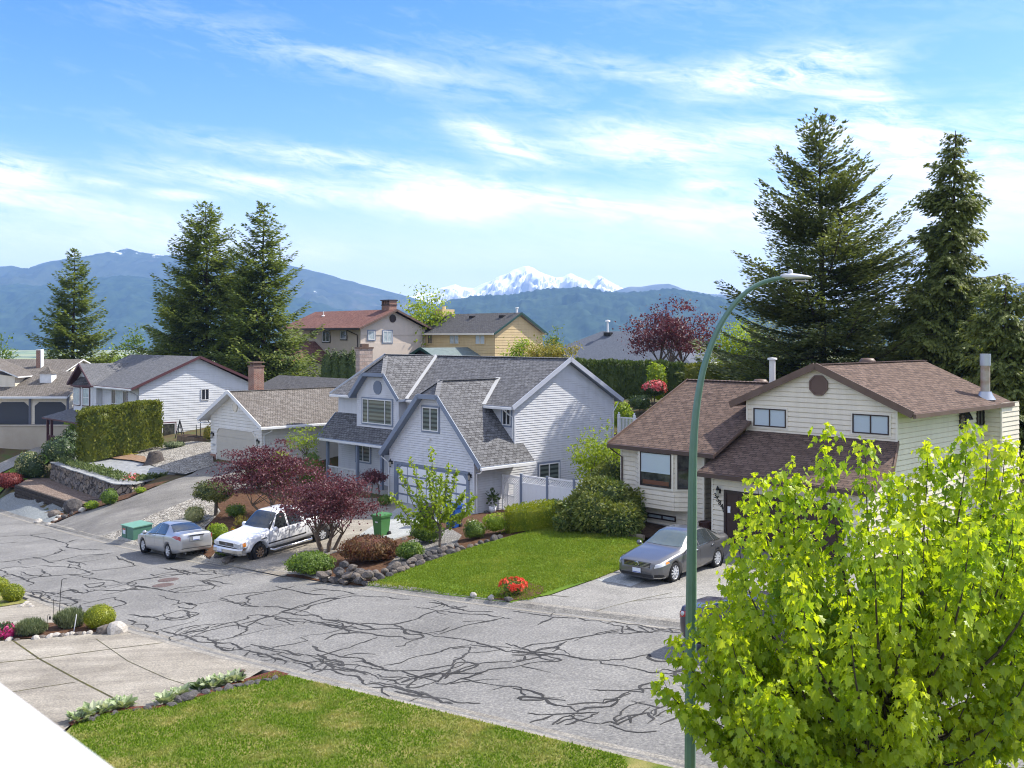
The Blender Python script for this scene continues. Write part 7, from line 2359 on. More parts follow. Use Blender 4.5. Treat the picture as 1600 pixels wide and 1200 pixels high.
def street_maple():
 """The young maple close to us at the lower right: upright leaders clothed in hanging five-lobed leaves."""
 rs = np.random.RandomState(61)
 Yt = 14.6
 base = ground_at(1390, Yt)
 k = Yt / FPX
 root = thing('maple_tree', 'bright yellow green young maple tree in the foreground at the lower right', 'tree', base)
 mb = MB()
 crown0 = base + Vector((0, 0, 1.9))
 mb.tube([base - Vector((0, 0, .2)), base + Vector((.03, .02, 1.0)), crown0, base + Vector((.05, 0, 3.2))], [.13, .115, .10, .07], 10)
 # leaders: tips given as (sideways pixel, height pixel) of the crown's outline and of rows inside it, with their own depth
 tips = []
 out = [(1036, 1062), (1062, 1000), (1098, 968), (1120, 985), (1142, 890), (1152, 838), (1170, 772), (1182, 745), (1212, 738), (1238, 722), (1292, 668), (1352, 690), (1395, 742), (1420, 745), (1450, 692), (1482, 705), (1512, 663), (1545, 690), (1572, 690), (1600, 712), (1630, 730), (1662, 800), (1690, 880), (1705, 960), (1700, 1040), (1108, 1060), (1080, 1112), (1140, 1150), (1180, 1180), (1112, 945), (1135, 962), (1156, 930), (1108, 1015), (1128, 1000), (1150, 1040), (1170, 985)]
 for (x, y) in out:
  tips.append((x, y, rs.uniform(-.75, .75)))
 for i in range(135):
  x = rs.uniform(1075, 1690)
  top = np.interp(x, [1060, 1100, 1150, 1190, 1230, 1290, 1400, 1510, 1600, 1690], [1050, 1005, 940, 865, 780, 715, 765, 715, 745, 880])
  y = rs.uniform(top + 15, 1230)
  if x < 1190 and y > 940 and rs.rand() < .25:
   continue
  dep = math.sqrt(max(0, 1 - ((x - 1380) / 340) ** 2)) * 2.6
  tips.append((x, y, rs.uniform(-1, 1) * dep))
 P, A, N_, Sz, Tn = [], [], [], [], []
 up = np.array([0, 0, 1.0])
 for i, (px, py, dy) in enumerate(tips):
  Y = Yt + dy
  tip = np.array(at(px, py, Y))
  hgt = tip[2] - base.z
  lat = tip[:2] - np.array([base.x, base.y])
  st = np.array([base.x, base.y, base.z + max(.9, min(2.9, hgt * .42))]) + np.r_[lat * .04, 0]
  ln = np.linalg.norm(tip - st)
  # limbs leave the trunk outwards, then turn up
  c1 = st + np.r_[lat * .55, (tip[2] - st[2]) * .12]
  c2 = st + np.r_[lat * .92, (tip[2] - st[2]) * .55]
  t = np.linspace(0, 1, 9)[:, None]
  cur = (1 - t) ** 3 * st + 3 * t * (1 - t) ** 2 * c1 + 3 * t * t * (1 - t) * c2 + t ** 3 * tip
  r0 = .008 + .008 * ln
  mb.tube([Vector(q) for q in cur], list(np.linspace(r0, .003, 9)), 5, caps=False)
  nodes = int(ln * (42 if i < len(out) else rs.uniform(16, 34)))
  for j in range(nodes):
   s = rs.uniform(.22, 1.0)
   s = s ** .8
   q = (1 - s) ** 3 * st + 3 * s * (1 - s) ** 2 * c1 + 3 * s * s * (1 - s) * c2 + s ** 3 * tip
   for side in range(2):
    a = rs.rand() * 6.283
    o = np.array([math.cos(a), math.sin(a), rs.uniform(-.25, .35)])
    pl = rs.uniform(.05, .30) * (1.15 - .45 * s)
    P.append(q + o * pl)
    A.append(o * rs.uniform(.3, .9) - up * rs.uniform(.5, 1.3) + rs.randn(3) * .2)
    N_.append(o * .7 + up * rs.uniform(.2, .9) + rs.randn(3) * .35)
    Sz.append(rs.choice([.10, .13, .16, .20], p=[.2, .35, .3, .15]) * rs.uniform(.85, 1.15) * (1.05 - .3 * s))
    Tn.append(min(1, rs.beta(1.6, 1.6) * .85 + (.25 if s > .93 else 0)))
  # the reddish young tuft at the tip
  for j in range(9):
   P.append(tip + rs.randn(3) * .035); A.append(rs.randn(3) * .7 + up * .2); N_.append(rs.randn(3) + up); Sz.append(rs.uniform(.05, .09)); Tn.append(rs.uniform(.7, 1))
 mb.build('trunk', mat('young maple bark', (0.055, 0.045, 0.035), .85, .2, col2=(0.10, 0.085, 0.065), vscale=12), root)
 scatter('crown', MAPLE, P, A, N_, Sz, L_MAPLE, root, rs, np.array(Tn))

street_maple()

# ------------------------------------------------------------------ hedges and bushes
def gy(px, py, Y):
 return at(px, py, Y)

def plant_hedges():
 a, b = ground_at(126, 73.5), ground_at(247, 77.0)
 hedge('tall clipped yellow green cedar hedge in front of the white house', a, b, 1.7, 4.0, L_HEDGE, 70, .22, 90, h2=3.55, bump=.17)
 a, b = ground_at(896, 74), ground_at(1068, 70)
 hedge('long dark green cedar hedge behind the grey house, below the slate blue roof', a, b, 1.6, h1(a.x, a.y) * 0 + (at(900, 566, 74).z - a.z), L_HEDGE_DARK, 71, .24, 60, h2=at(1060, 570, 70).z - b.z, bump=.14)
 a, b = ground_at(1074, 67), ground_at(1236, 66)
 hedge('clipped hedge with a sunny yellow top behind the brown roof ridge', a, b, 1.5, at(1080, 571, 67).z - a.z, L_HEDGE, 72, .2, 65, h2=at(1230, 575, 66).z - b.z, bump=.07)
 for i, px in enumerate((511, 524, 537, 550, 571)):
  q = ground_at(px, 90 + (i == 4) * 4)
  H = at(px, 546 + (i == 4) * 4, q.y).z - q.z
  lab = ('column cedar shrub beside the stone chimney of the grey house' if i == 4 else 'dark column cedar in the row below the red roofed house')
  shrub('column_cedar', lab, 'shrub', q, .62, .62, H, L_HEDGE_DARK, 73 + i, .22, 700, .08, k=5, group=None if i == 4 else 'row of column cedars', core=.9)
 a, b = G(794, 833), G(866, 823)
 hedge('low clipped boxwood hedge in front of the white fence', a, b, 1.15, 1.05, L_BOX, 79, .075, 420, bump=.05)

plant_hedges()

def plant_bushes():
 def s(name, label, px, py, w, hpx, lm, seed, depth=.9, **kw):
  p = G(px, py)
  k = p.y / FPX
  p = Vector((p.x, p.y + w * k * .3, 0)); p.z = h1(p.x, p.y)
  return shrub(name, label, kw.pop('cat', 'shrub'), p, w * k / 2, w * k / 2 * depth, hpx * k, lm, seed, **kw)
 # the big juniper: several overlapping mounds that read as one plant
 p = G(938, 834)
 rs = np.random.RandomState(80)
 root = thing('juniper', 'big sprawling yellow tipped juniper in front of the bay window', 'shrub', p)
 parts = []
 for j, (px, py, wpx, hpx, dy, up_) in enumerate(((905, 830, 76, 52, 0, 0), (945, 834, 110, 84, .8, 0), (985, 828, 60, 62, .8, 0), (930, 832, 80, 60, -.5, 0), (970, 834, 70, 50, -.7, 0), (990, 812, 46, 74, 1.2, .2), (960, 815, 80, 86, 1.5, .2), (886, 832, 40, 30, -.2, 0))):
  q = G(px, py); kk = q.y / FPX
  c = np.array([q.x, q.y + wpx * kk * .3 + dy, h1(q.x, q.y) + hpx * kk * .42])
  r3 = np.array([wpx * kk / 2, wpx * kk / 2 * .9, hpx * kk * .58])
  f = lump(rs, 14, .3, .38)
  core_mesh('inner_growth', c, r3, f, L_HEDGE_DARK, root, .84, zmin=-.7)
  n = int(2600 * (wpx / 70) ** 1.6)
  d = rdir(rs, n); d = d[d[:, 2] > -.7]
  pp = c + d * (f(d) * rs.uniform(.82, 1.06, len(d)))[:, None] * r3
  parts.append((pp, d))
 P = np.vstack([a for a, b in parts]); D = np.vstack([b for a, b in parts])
 ok = P[:, 2] > h1(p.x, p.y) - .1
 P, D = P[ok], D[ok]
 scatter('foliage', SPRAY, P, D * .9 + rs.randn(len(P), 3) * .4 + np.array([0, 0, -.35]), D + rs.randn(len(P), 3) * .5, .15 * rs.uniform(.6, 1.3, len(P)), leaf_mat('juniper sprays', (0.04, 0.08, 0.018), (0.095, 0.145, 0.028), (0.22, 0.225, 0.04), .2, .6, .75), root, rs)
 # grey house bed
 s('shrub', 'lush green ground cover bush at the corner of the drive and the street', 480, 905, 80, 34, L_GREEN, 81, leaf=.09, n=2600, amp=.3, k=16, width=.35)
 s('laceleaf_maple', 'weeping red brown laceleaf maple dome above the rock edging', 572, 884, 96, 43, L_REDBROWN, 82, leaf=.10, n=3400, amp=.14, droop=.5, lift=.3, flat=.35, stem=[(.05, 0, .07), (.3, .1, .05)], cat='shrub', tmpl=SPRAY)
 s('shrub', 'rounded bright green shrub right of the laceleaf maple', 639, 880, 47, 31, L_GREEN, 83, leaf=.08, n=1300, k=14, width=.35)
 s('rose_bush', 'leafy green bush around the foot of the young fruit tree', 668, 852, 56, 36, L_GREEN, 84, leaf=.09, n=1500, k=14, width=.4, amp=.3)
 s('rose_bush', 'small rose bush with a yellow bloom beside the blue bin', 741, 845, 36, 30, L_GREEN, 85, leaf=.085, n=700, k=12, amp=.35, flowers=L_WHITEFL, fl_n=14, fl_size=.12)
 s('rose_bush', 'loose light green bush left of the boxwood hedge', 774, 838, 48, 36, L_BRIGHT, 86, leaf=.085, n=800, k=14, amp=.4, core=.7)
 s('azalea', 'coral red azalea in bloom at the front corner of the lawn', 800, 935, 50, 30, L_GREEN, 87, leaf=.06, n=500, amp=.4, k=10, core=.6, flowers=L_CORAL, fl_n=420, fl_size=.10, fl_top=.05)
 s('shrub', 'small green plant behind the fence corner beside the juniper', 868, 800, 30, 20, L_GREEN, 88, leaf=.08, n=300)
 # left-hand beds
 s('pine_topiary', 'cloud pruned pine with a yellow green top beside the asphalt drive', 330, 812, 70, 58, leaf_mat('mugo pine', (0.035, 0.06, 0.02), (0.075, 0.10, 0.03), (0.17, 0.17, 0.035), .1, .6, .9), 89, leaf=.12, n=2600, amp=.4, k=12, width=.4, lift=.75, flat=.45, stem=[(.1, 0, .11)], tmpl=SPRAY)
 s('shrub', 'yellow green shrub behind the burgundy Japanese maple', 432, 768, 52, 62, L_BRIGHT, 90, leaf=.12, n=900, amp=.3)
 s('shrub', 'dark green shrub right of the yellow green shrub, behind the burgundy maple', 484, 768, 40, 62, L_GREEN, 91, leaf=.12, n=700, amp=.3)
 s('shrub', 'green shrub left of the yellow green shrub, behind the burgundy maple', 398, 768, 40, 52, L_GREEN, 92, leaf=.12, n=700, amp=.3)
 s('shrub', 'cream edged euonymus spilling over the river stones', 300, 822, 36, 30, L_VARIEG, 93, leaf=.09, n=700, amp=.4, k=14)
 s('shrub', 'low dark leafed shrub under the first burgundy maple, nearest the pickup', 424, 826, 44, 26, L_GREEN, 160, leaf=.09, n=700, amp=.35)
 s('shrub', 'mid green mound in the bark bed left of the first burgundy maple', 366, 812, 34, 22, L_GREEN, 161, leaf=.09, n=600, amp=.3)
 s('shrub', 'small grey green mound beside the river stones, below the pine', 312, 846, 24, 18, L_GREYGREEN, 162, leaf=.09, n=400, amp=.3)
 s('shrub', 'soft light green shrub behind the silver car', 337, 852, 34, 34, L_BRIGHT, 94, leaf=.08, n=900, amp=.25)
 s('shrub', 'dark green low shrub between the silver car and the white pickup', 346, 872, 26, 24, L_GREEN, 95, leaf=.08, n=600)
 s('shrub', 'yellow green tufted plant in the bark bed beside the pickup', 374, 826, 24, 18, L_YELLOW, 96, leaf=.12, n=260, core=.5, tmpl=BLADE, up=1.2)
 s('flower_clump', 'small clump of orange tulips in the bark bed', 364, 832, 8, 8, L_GREEN, 97, leaf=.08, n=60, flowers=L_ORANGE, fl_n=40, fl_size=.09, core=.5)
 s('flower_clump', 'pale blue green succulent clump in the bark bed', 350, 834, 13, 8, L_GREYGREEN, 98, leaf=.1, n=120, core=.5)
 s('shrub', 'green shrubs under the burgundy mop head tree', 601, 792, 22, 18, L_GREEN, 99, leaf=.09, n=360)
 # far left
 s('rhododendron', 'pale budded rhododendron above the timber retaining wall', 41, 757, 50, 50, L_DARK, 100, leaf=.16, n=900, amp=.25, k=14, flowers=L_VARIEG, fl_n=520, fl_size=.15)
 s('shrub', 'dark rhododendron at the left end of the stone wall', 84, 735, 56, 46, L_DARK, 101, leaf=.17, n=1000, amp=.3, k=14, flowers=L_VARIEG, fl_n=90, fl_size=.12)
 s('shrub', 'dark green shrub against the end of the tall hedge', 106, 722, 36, 52, L_DARK, 102, leaf=.17, n=700, amp=.3)
 s('laceleaf_maple', 'crimson laceleaf mound at the left edge beside the timber wall', 5, 779, 50, 28, L_CRIMSON, 103, leaf=.13, n=1300, amp=.15, droop=.6, tmpl=SPRAY)
 s('shrub', 'bright green shrub beneath the maroon porch', 105, 690, 24, 30, L_BRIGHT, 104, leaf=.2, n=380)
 s('shrub', 'green shrub growing against the stone wall', 168, 792, 30, 26, L_GREEN, 105, leaf=.11, n=500, amp=.4)
 s('shrub', 'low bright green shrub at the foot of the stone wall, nearer the street', 140, 798, 24, 13, L_BRIGHT, 106, leaf=.1, n=320)
 s('shrub', 'low green cushion at the right end of the stone wall', 218, 772, 17, 9, L_BRIGHT, 107, leaf=.09, n=240)
 s('shrub', 'grey green lavender row below the white house window', 268, 702, 34, 10, L_GREYGREEN, 108, leaf=.14, n=400)
 s('shrub', 'orange tinged shrub at the corner of the creamy garage', 324, 690, 14, 24, L_YELLOW, 109, leaf=.14, n=260)
 s('yucca', 'spiky blue green iris clump beside the bare soil patch', 176, 716, 12, 14, L_GREYGREEN, 110, leaf=.5, n=60, core=0, tmpl=BLADE, up=2.5)
 s('shrub', 'low olive ground cover on the bare soil patch', 197, 714, 32, 6, L_YELLOW, 111, leaf=.12, n=260)
 # behind the houses
 def far(name, label, px, py, Y, w, hpx, lm, seed, **kw):
  q = ground_at(px, Y); kk = Y / FPX
  top = at(px, py - hpx, Y).z
  return shrub(name, label, 'shrub', q, w * kk / 2, w * kk / 2 * .9, top - q.z, lm, seed, **kw)
 far('rhododendron', 'tall rhododendron with rose red flowers in front of the long hedge', 1021, 634, 66, 38, 40, L_DARK, 112, leaf=.16, n=900, amp=.3, flowers=L_ROSE, fl_n=420, fl_size=.2, lift=.6, stem=[(.1, 0, .05), (-.2, 0, .04)])
 far('conifer_shrub', 'light green conifer bush in the long hedge above the red flowers', 1026, 600, 68, 32, 34, L_BRIGHT, 113, leaf=.18, n=900, amp=.3, k=14)
 far('shrub', 'bright green bush beside the deck railing', 972, 650, 62, 34, 26, L_BRIGHT, 114, leaf=.16, n=700, amp=.3)
 far('shrub', 'dark shrub between the bright bush and the red rhododendron', 1000, 640, 65, 36, 24, L_DARK, 115, leaf=.16, n=600, amp=.35)
 far('shrub', 'lime shrub under the fir, right of the green lamp post', 1132, 582, 70, 60, 20, L_BRIGHT, 116, leaf=.2, n=900, amp=.3)
 # our side of the street
 s('boxwood_ball', 'clipped yellow green boxwood ball beside the pale boulder', 150, 987, 48, 38, L_BOX, 117, leaf=.045, n=4200, amp=.06, core=.93)
 s('boxwood_ball', 'clipped yellow green boxwood ball on the dry grass at the left edge', 15, 943, 34, 28, L_BOX, 118, leaf=.05, n=2400, amp=.06, core=.93)
 s('boxwood_ball', 'yellow boxwood at the very left edge behind the other ball', -6, 928, 30, 24, L_BOX, 119, leaf=.05, n=1400, amp=.06, core=.93)
 s('lavender', 'green lavender bush left of the boxwood ball', 103, 986, 50, 28, L_GREYGREEN, 120, leaf=.14, n=1900, amp=.25, tmpl=BLADE, up=1.6, core=.8)
 s('lavender', 'low spreading lavender between the pink flowers and the thin stakes', 42, 998, 48, 24, L_GREYGREEN, 121, leaf=.13, n=1700, amp=.25, tmpl=BLADE, up=1.6, core=.8)
 s('rhododendron', 'magenta pink rhododendron at the left edge', 2, 1001, 34, 26, L_DARK, 122, leaf=.09, n=500, flowers=L_PINK, fl_n=620, fl_size=.085, fl_top=-.5)

plant_bushes()

def hosta(label, px, py, w, n, seed, lm=None):
 rs = np.random.RandomState(seed)
 p = G(px, py)
 root = thing('hosta', label, 'hosta', p)
 a = rs.rand(n) * 6.283; r = np.sqrt(rs.rand(n)) * w / 2
 d = np.c_[np.cos(a), np.sin(a), np.zeros(n)]
 pos = np.array(p) + d * r[:, None] * .55 + np.array([0, 0, .02]) + np.c_[np.zeros((n, 2)), rs.rand(n) * .1]
 ax = d + np.c_[np.zeros((n, 2)), rs.uniform(.25, 1.2, n)] + rs.randn(n, 3) * .15
 scatter('leaves', DIAMOND, pos, ax, np.array([0, 0, 1.0]) - d * .6 + rs.randn(n, 3) * .25, .24 * rs.uniform(.7, 1.2, n), lm or L_HOSTA, root, rs)

for i, (px, py, w, lab) in enumerate(((124, 1129, .62, 'cream edged hosta nearest the white railing'), (146, 1120, .66, 'cream edged hosta, second from the white railing'), (170, 1113, .66, 'broad cream edged hosta where the drive joint meets the lawn'), (194, 1108, .5, 'cream edged hosta at the right end of the large clump'), (256, 1101, .5, 'green hosta beside the flat grey stones'), (280, 1091, .45, 'yellow green hosta between the grey stones'), (333, 1076, .45, 'cream edged hosta next to the dark green plant'), (350, 1071, .5, 'cream edged hosta in the middle of the right clump'), (368, 1067, .45, 'cream edged hosta nearest the path light'))):
 hosta(lab, px, py, w, 46, 130 + i)
hosta('single dark green leafy plant between the hosta clumps', 313, 1080, .35, 30, 145, L_DARK)

# ------------------------------------------------------------------ grass
def grass(name, outline, n, hgt, lm, seed, wide=.35):
 rs = np.random.RandomState(seed)
 P = np.array(outline)
 lo, hi = P.min(0), P.max(0)
 pts = []
 while sum(len(q) for q in pts) < n:
  q = lo + rs.rand(n, 2) * (hi - lo)
  ins = np.zeros(len(q), bool)
  j = len(P) - 1
  for i in range(len(P)):
   c = ((P[i, 1] > q[:, 1]) != (P[j, 1] > q[:, 1])) & (q[:, 0] < (P[j, 0] - P[i, 0]) * (q[:, 1] - P[i, 1]) / (P[j, 1] - P[i, 1] + 1e-12) + P[i, 0])
   ins ^= c
   j = i
  pts.append(q[ins])
 q = np.vstack(pts)[:n]
 z = np.concatenate([hfun(a[:, 0], a[:, 1]) for a in np.array_split(q, max(1, n // 8000))]) + .04
 pos = np.c_[q, z]
 up = np.array([0, 0, 1.0]) + rs.randn(n, 3) * np.array([.45, .45, .1])
 o = scatter(name, (np.array([(-wide, 0, 0), (wide, 0, 0), (0, 1, .1)], float), [(0, 1, 2)]), pos, up, rs.randn(n, 3) * np.array([1, 1, .1]), hgt * rs.uniform(.5, 1.3, n), lm, None, rs)
 tag(o, None, None, None, 'stuff')

def grass_mat(name, a, b, c, dry, lo, hi, s=1.1):
 m, nt, bs, out = _nt(name)
 at_ = nt.nodes.new('ShaderNodeAttribute'); at_.attribute_name = 'tint'
 col = ramp(nt, at_.outputs['Fac'], [(0, a), (.6, b), (1, c)])
 f = add_noise(nt, s, 5, .65)
 col = mixc(nt, ramp(nt, f, [(lo, (0, 0, 0)), (hi, (.85, .85, .85))]), col, dry)
 nt.links.new(col, bs.inputs['Base Color'])
 bs.inputs['Roughness'].default_value = .7
 bs.inputs['Specular IOR Level'].default_value = .2
 tr = nt.nodes.new('ShaderNodeBsdfTranslucent')
 nt.links.new(mixc(nt, 1.0, col, (1.3, 1.4, .6), 'MULTIPLY'), tr.inputs['Color'])
 mx = nt.nodes.new('ShaderNodeMixShader'); mx.inputs[0].default_value = .3
 nt.links.new(bs.outputs[0], mx.inputs[1]); nt.links.new(tr.outputs[0], mx.inputs[2]); nt.links.new(mx.outputs[0], out.inputs[0])
 return m

GRASS = grass_mat('lawn grass', (0.115, 0.17, 0.014), (0.17, 0.235, 0.02), (0.24, 0.30, 0.035), (0.29, 0.31, 0.05), .5, .72, .6)
GRASS_DRY = grass_mat('patchy lawn grass', (0.09, 0.16, 0.012), (0.15, 0.235, 0.016), (0.23, 0.30, 0.03), (0.40, 0.34, 0.13), .50, .66, .8)
grass('grass', GX((572, 915), (600, 904), (640, 889), (700, 867), (780, 845), (870, 821), (905, 825), (1004, 843), (1002, 866), (973, 890), (925, 909), (884, 917), (850, 930), (830, 940), (772, 937), (700, 931), (620, 921)), 60000, .055, GRASS, 150)
_run = [tuple(q) for q in off_edge(NEAR_EDGE, -1, 0, len(NEAR_EDGE), 0.40)]
_run = [q for q in _run if -5.6 <= q[0] < 3.5 and q[1] < 45]
grass('grass', [(-5.9, 25.1)] + _run + [(2.5, 13.5), (-7.5, 16.0)] + GX((112, 1138), (150, 1122), (200, 1113), (250, 1110), (345, 1082), (382, 1069)), 90000, .06, GRASS_DRY, 151, .28)
# ------------------------------------------------------------------ vehicles
def paint(name, col, metal=.55, rough=.32):
 m, nt, bs, out = _nt(name)
 f = add_noise(nt, 3.0, 4)
 nt.links.new(ramp(nt, f, [(.3, tuple(q * .93 for q in col)), (.7, col)]), bs.inputs['Base Color'])
 bs.inputs['Metallic'].default_value = metal
 bs.inputs['Roughness'].default_value = rough
 bs.inputs['Coat Weight'].default_value = .8
 bs.inputs['Coat Roughness'].default_value = .06
 return m

M_TYRE = mat('tyre rubber', (0.018, 0.018, 0.019), .85, .2, col2=(.03, .03, .03), vscale=8)
M_ALLOY = mat('silver alloy', (0.62, 0.63, 0.65), .35, .5, .35)
M_RUST = mat('rusty steel wheel', (0.22, 0.12, 0.06), .6, .4, .4, col2=(.42, .33, .24), vscale=14)
M_CHROME = mat('chrome', (0.62, 0.63, 0.64), .12, .5, 1.0)
M_CARGLASS = glass_mat('car glass', (0.018, 0.024, 0.026), .03, 1.0)
M_WINDSCREEN = glass_mat('windscreen over a dim cabin', (0.07, 0.10, 0.105), .03, 1.0)
M_HEADLIGHT = glass_mat('headlight lens', (0.42, 0.44, 0.46), .04, 1.0, (.65, .66, .68))
M_TAIL = glass_mat('tail light lens', (0.30, 0.01, 0.012), .05, 1.0)
M_AMBER = glass_mat('amber lens', (0.75, 0.24, 0.02), .08, .8)
M_TRIM = mat('black plastic trim', (0.02, 0.02, 0.021), .5)
M_PLATE = mat('white number plate', (.66, .69, .74), .5, col2=(.58, .62, .70), vscale=9)
M_PLATEBLUE = mat('plate blue', (.06, .09, .30), .5)

class Body:
 """A car body lofted along its length. Curves give, for each distance x from the nose, the half width, sill, belt line,
 roof (or bonnet) height and roof half width; the glass and lamps are cut from the same surface."""

 def __init__(s, C, nx=64):
  s.C = C
  s.xs = np.unique(np.round(np.concatenate([np.linspace(0, C['L'], nx), [p[0] for k in ('top', 'belt', 'w') for p in C[k]]]), 4))

 def c(s, k, x):
  P = s.C[k]
  xs, ys = [p[0] for p in P], [p[1] for p in P]
  # smooth interpolation (monotone cubic through the knots)
  x = np.asarray(x, float)
  m = np.diff(ys) / np.diff(xs)
  t = np.r_[m[0], np.where(m[:-1] * m[1:] > 0, 2 * m[:-1] * m[1:] / (m[:-1] + m[1:] + 1e-12), 0), m[-1]]
  i = np.clip(np.searchsorted(xs, x, 'right') - 1, 0, len(xs) - 2)
  xs, ys = np.array(xs), np.array(ys)
  h = xs[i + 1] - xs[i]; u = (np.clip(x, xs[0], xs[-1]) - xs[i]) / h
  return (2 * u ** 3 - 3 * u ** 2 + 1) * ys[i] + (u ** 3 - 2 * u ** 2 + u) * h * t[i] + (-2 * u ** 3 + 3 * u ** 2) * ys[i + 1] + (u ** 3 - u ** 2) * h * t[i + 1]

 def section(s, x):
  w, lo, be, tp, wr = [float(s.c(k, x)) for k in ('w', 'sill', 'belt', 'top', 'wr')]
  tp = max(tp, be + .012)
  hb = be - lo
  P = [(w * .78, lo), (w * .93, lo + .03), (w * .985, lo + hb * .22), (w, lo + hb * .48), (w * .995, lo + hb * .70), (w * .972, lo + hb * .90), (w * .95, be)]
  k = max(0, tp - be)
  P += [(wr + (w * .94 - wr) * .66, be + k * .30), (wr + (w * .94 - wr) * .30, be + k * .62), (wr, be + k * .90 - .01), (wr * .90, tp - .035 * min(1, k / .2)), (wr * .6, tp - .010), (0.0, tp)]
  return P

 def pt(s, x, v, side=1):
  """v runs along the section: 0 sill .. 6 belt .. 9 roof edge .. 12 roof middle."""
  P = s.section(x)
  i = min(int(v), len(P) - 2); f = v - i
  return Vector((x, side * (P[i][0] * (1 - f) + P[i + 1][0] * f), P[i][1] * (1 - f) + P[i + 1][1] * f))

 def mesh(s):
  pts, fs = [], []
  S_ = [s.section(x) for x in s.xs]
  n = len(S_[0])
  for x, P in zip(s.xs, S_):
   for (y, z) in P:
    pts.append((x, y, z))
   for (y, z) in P[-2::-1]:
    pts.append((x, -y, z))
  k = 2 * n - 1
  for i in range(len(s.xs) - 1):
   for j in range(k):
    j2 = (j + 1) % k
    fs.append((i * k + j, (i + 1) * k + j, (i + 1) * k + j2, i * k + j2))
  fs.append(tuple(range(k - 1, -1, -1)))
  e = (len(s.xs) - 1) * k
  fs.append(tuple(range(e, e + k)))
  return pts, fs

 def patch(s, mb, poly, side, off=.006, m=0, nu=10, smooth=True):
  """poly: four corners (x, v) in order along the body surface -> a curved pane lying off it."""
  (a, b, c, d) = poly
  nv = 6
  g = []
  for i in range(nu + 1):
   for j in range(nv + 1):
    u, v = i / nu, j / nv
    x = (a[0] * (1 - u) + b[0] * u) * (1 - v) + (d[0] * (1 - u) + c[0] * u) * v
    vv = (a[1] * (1 - u) + b[1] * u) * (1 - v) + (d[1] * (1 - u) + c[1] * u) * v
    p = s.pt(x, vv, side)
    e = .01
    tx = s.pt(min(x + e, s.C['L']), vv, side) - s.pt(max(x - e, 0), vv, side)
    tv = s.pt(x, min(vv + .05, 12), side) - s.pt(x, max(vv - .05, 0), side)
    nrm = tx.cross(tv) * (-side)
    if nrm.length > 1e-9:
     nrm.normalize()
     if nrm.z < -.3 and vv > 6:
      nrm = -nrm
     if nrm.y * side < -.2:
      nrm = -nrm
    g.append(p + nrm * off)
  k = nv + 1
  fs = [(i * k + j, (i + 1) * k + j, (i + 1) * k + j + 1, i * k + j + 1) for i in range(nu) for j in range(nv)]
  mb.faces(g, fs, m, smooth)

def cut_wells(o, wells):
 """Cut the wheel arches out of a body mesh for good."""
 for (x, z, r, y0, y1) in wells:
  mb = MB(); n = 28
  ring = [(x + r * math.cos(2 * math.pi * i / n), z + r * math.sin(2 * math.pi * i / n)) for i in range(n)]
  pts = [(a, y0, b) for a, b in ring] + [(a, y1, b) for a, b in ring]
  fs = [(i, (i + 1) % n, n + (i + 1) % n, n + i) for i in range(n)] + [tuple(range(n - 1, -1, -1)), tuple(range(n, 2 * n))]
  mb.faces(pts, fs)
  cme = mb.mesh('cutter', M_TRIM)
  b = bmesh.new(); b.from_mesh(cme); bmesh.ops.recalc_face_normals(b, faces=b.faces[:]); b.to_mesh(cme); b.free()
  cu = bpy.data.objects.new('cutter', cme); COL.objects.link(cu)
  md = o.modifiers.new('cut', 'BOOLEAN'); md.operation = 'DIFFERENCE'; md.object = cu; md.solver = 'EXACT'
  bpy.context.view_layer.update()
  me = bpy.data.meshes.new_from_object(o.evaluated_get(bpy.context.evaluated_depsgraph_get()))
  o.modifiers.clear()
  old = o.data; o.data = me; bpy.data.meshes.remove(old)
  bpy.data.objects.remove(cu)

def wheel(parent, x, y, r, w, side, rim_m, spokes=5, rim_r=.68):
 """Tyre with rim as a sub-part."""
 mb = MB()
 y0, y1 = (y, y + side * w)
 a = .5 * w
 prof = [(r * rim_r, -a * .8), (r * .86, -a), (r * .96, -a * .8), (r, -a * .4), (r, a * .4), (r * .96, a * .8), (r * .86, a), (r * rim_r, a * .8)]
 mb.lathe(prof, (x, y, r), 'y', 30)
 t = mb.build('wheel', M_TYRE, parent, local=True)
 mb = MB()
 R = r * rim_r
 o = side
 mb.lathe([(R, o * a * .8), (R * .95, o * a * .62), (R * .9, o * a * .2), (R * .86, -o * a * .5)], (x, y, r), 'y', 30)
 mb.lathe([(R * .88, o * a * .05), (0.0, o * a * .05)], (x, y, r), 'y', 24, 1)
 mb.lathe([(R * .24, o * a * .3), (R * .22, o * a * .72), (0, o * a * .76)], (x, y, r), 'y', 14)
 for k in range(spokes):
  an = 2 * math.pi * (k + .25) / spokes
  for d in ((-.10, .10) if spokes <= 5 else (0,)):
   p0 = Vector((x + R * .18 * math.cos(an), y + o * a * .66, r + R * .18 * math.sin(an)))
   p1 = Vector((x + R * .93 * math.cos(an + d), y + o * a * .60, r + R * .93 * math.sin(an + d)))
   mb.beam(p0, p1, R * (.16 if spokes > 5 else .12), a * .35, up=(0, 1, 0))
 mb.build('rim', [rim_m, M_TRIM], t, local=True)
 return t

def mirror(parent, m, x, y, z, side, k=1.0):
 mb = MB()
 mb.tube([(x, y, z - .05), (x + .02, y + side * .08, z)], .02, 6)
 P = []
 for i in range(5):
  f = i / 4
  P.append((x + .02 + .0 * f, y + side * (.06 + .18 * f), z))
 rs_ = [.045 * k, .085 * k, .09 * k, .08 * k, .035 * k]
 mb.tube(P, rs_, 10)
 return mb.build('mirror', m, parent, local=True)

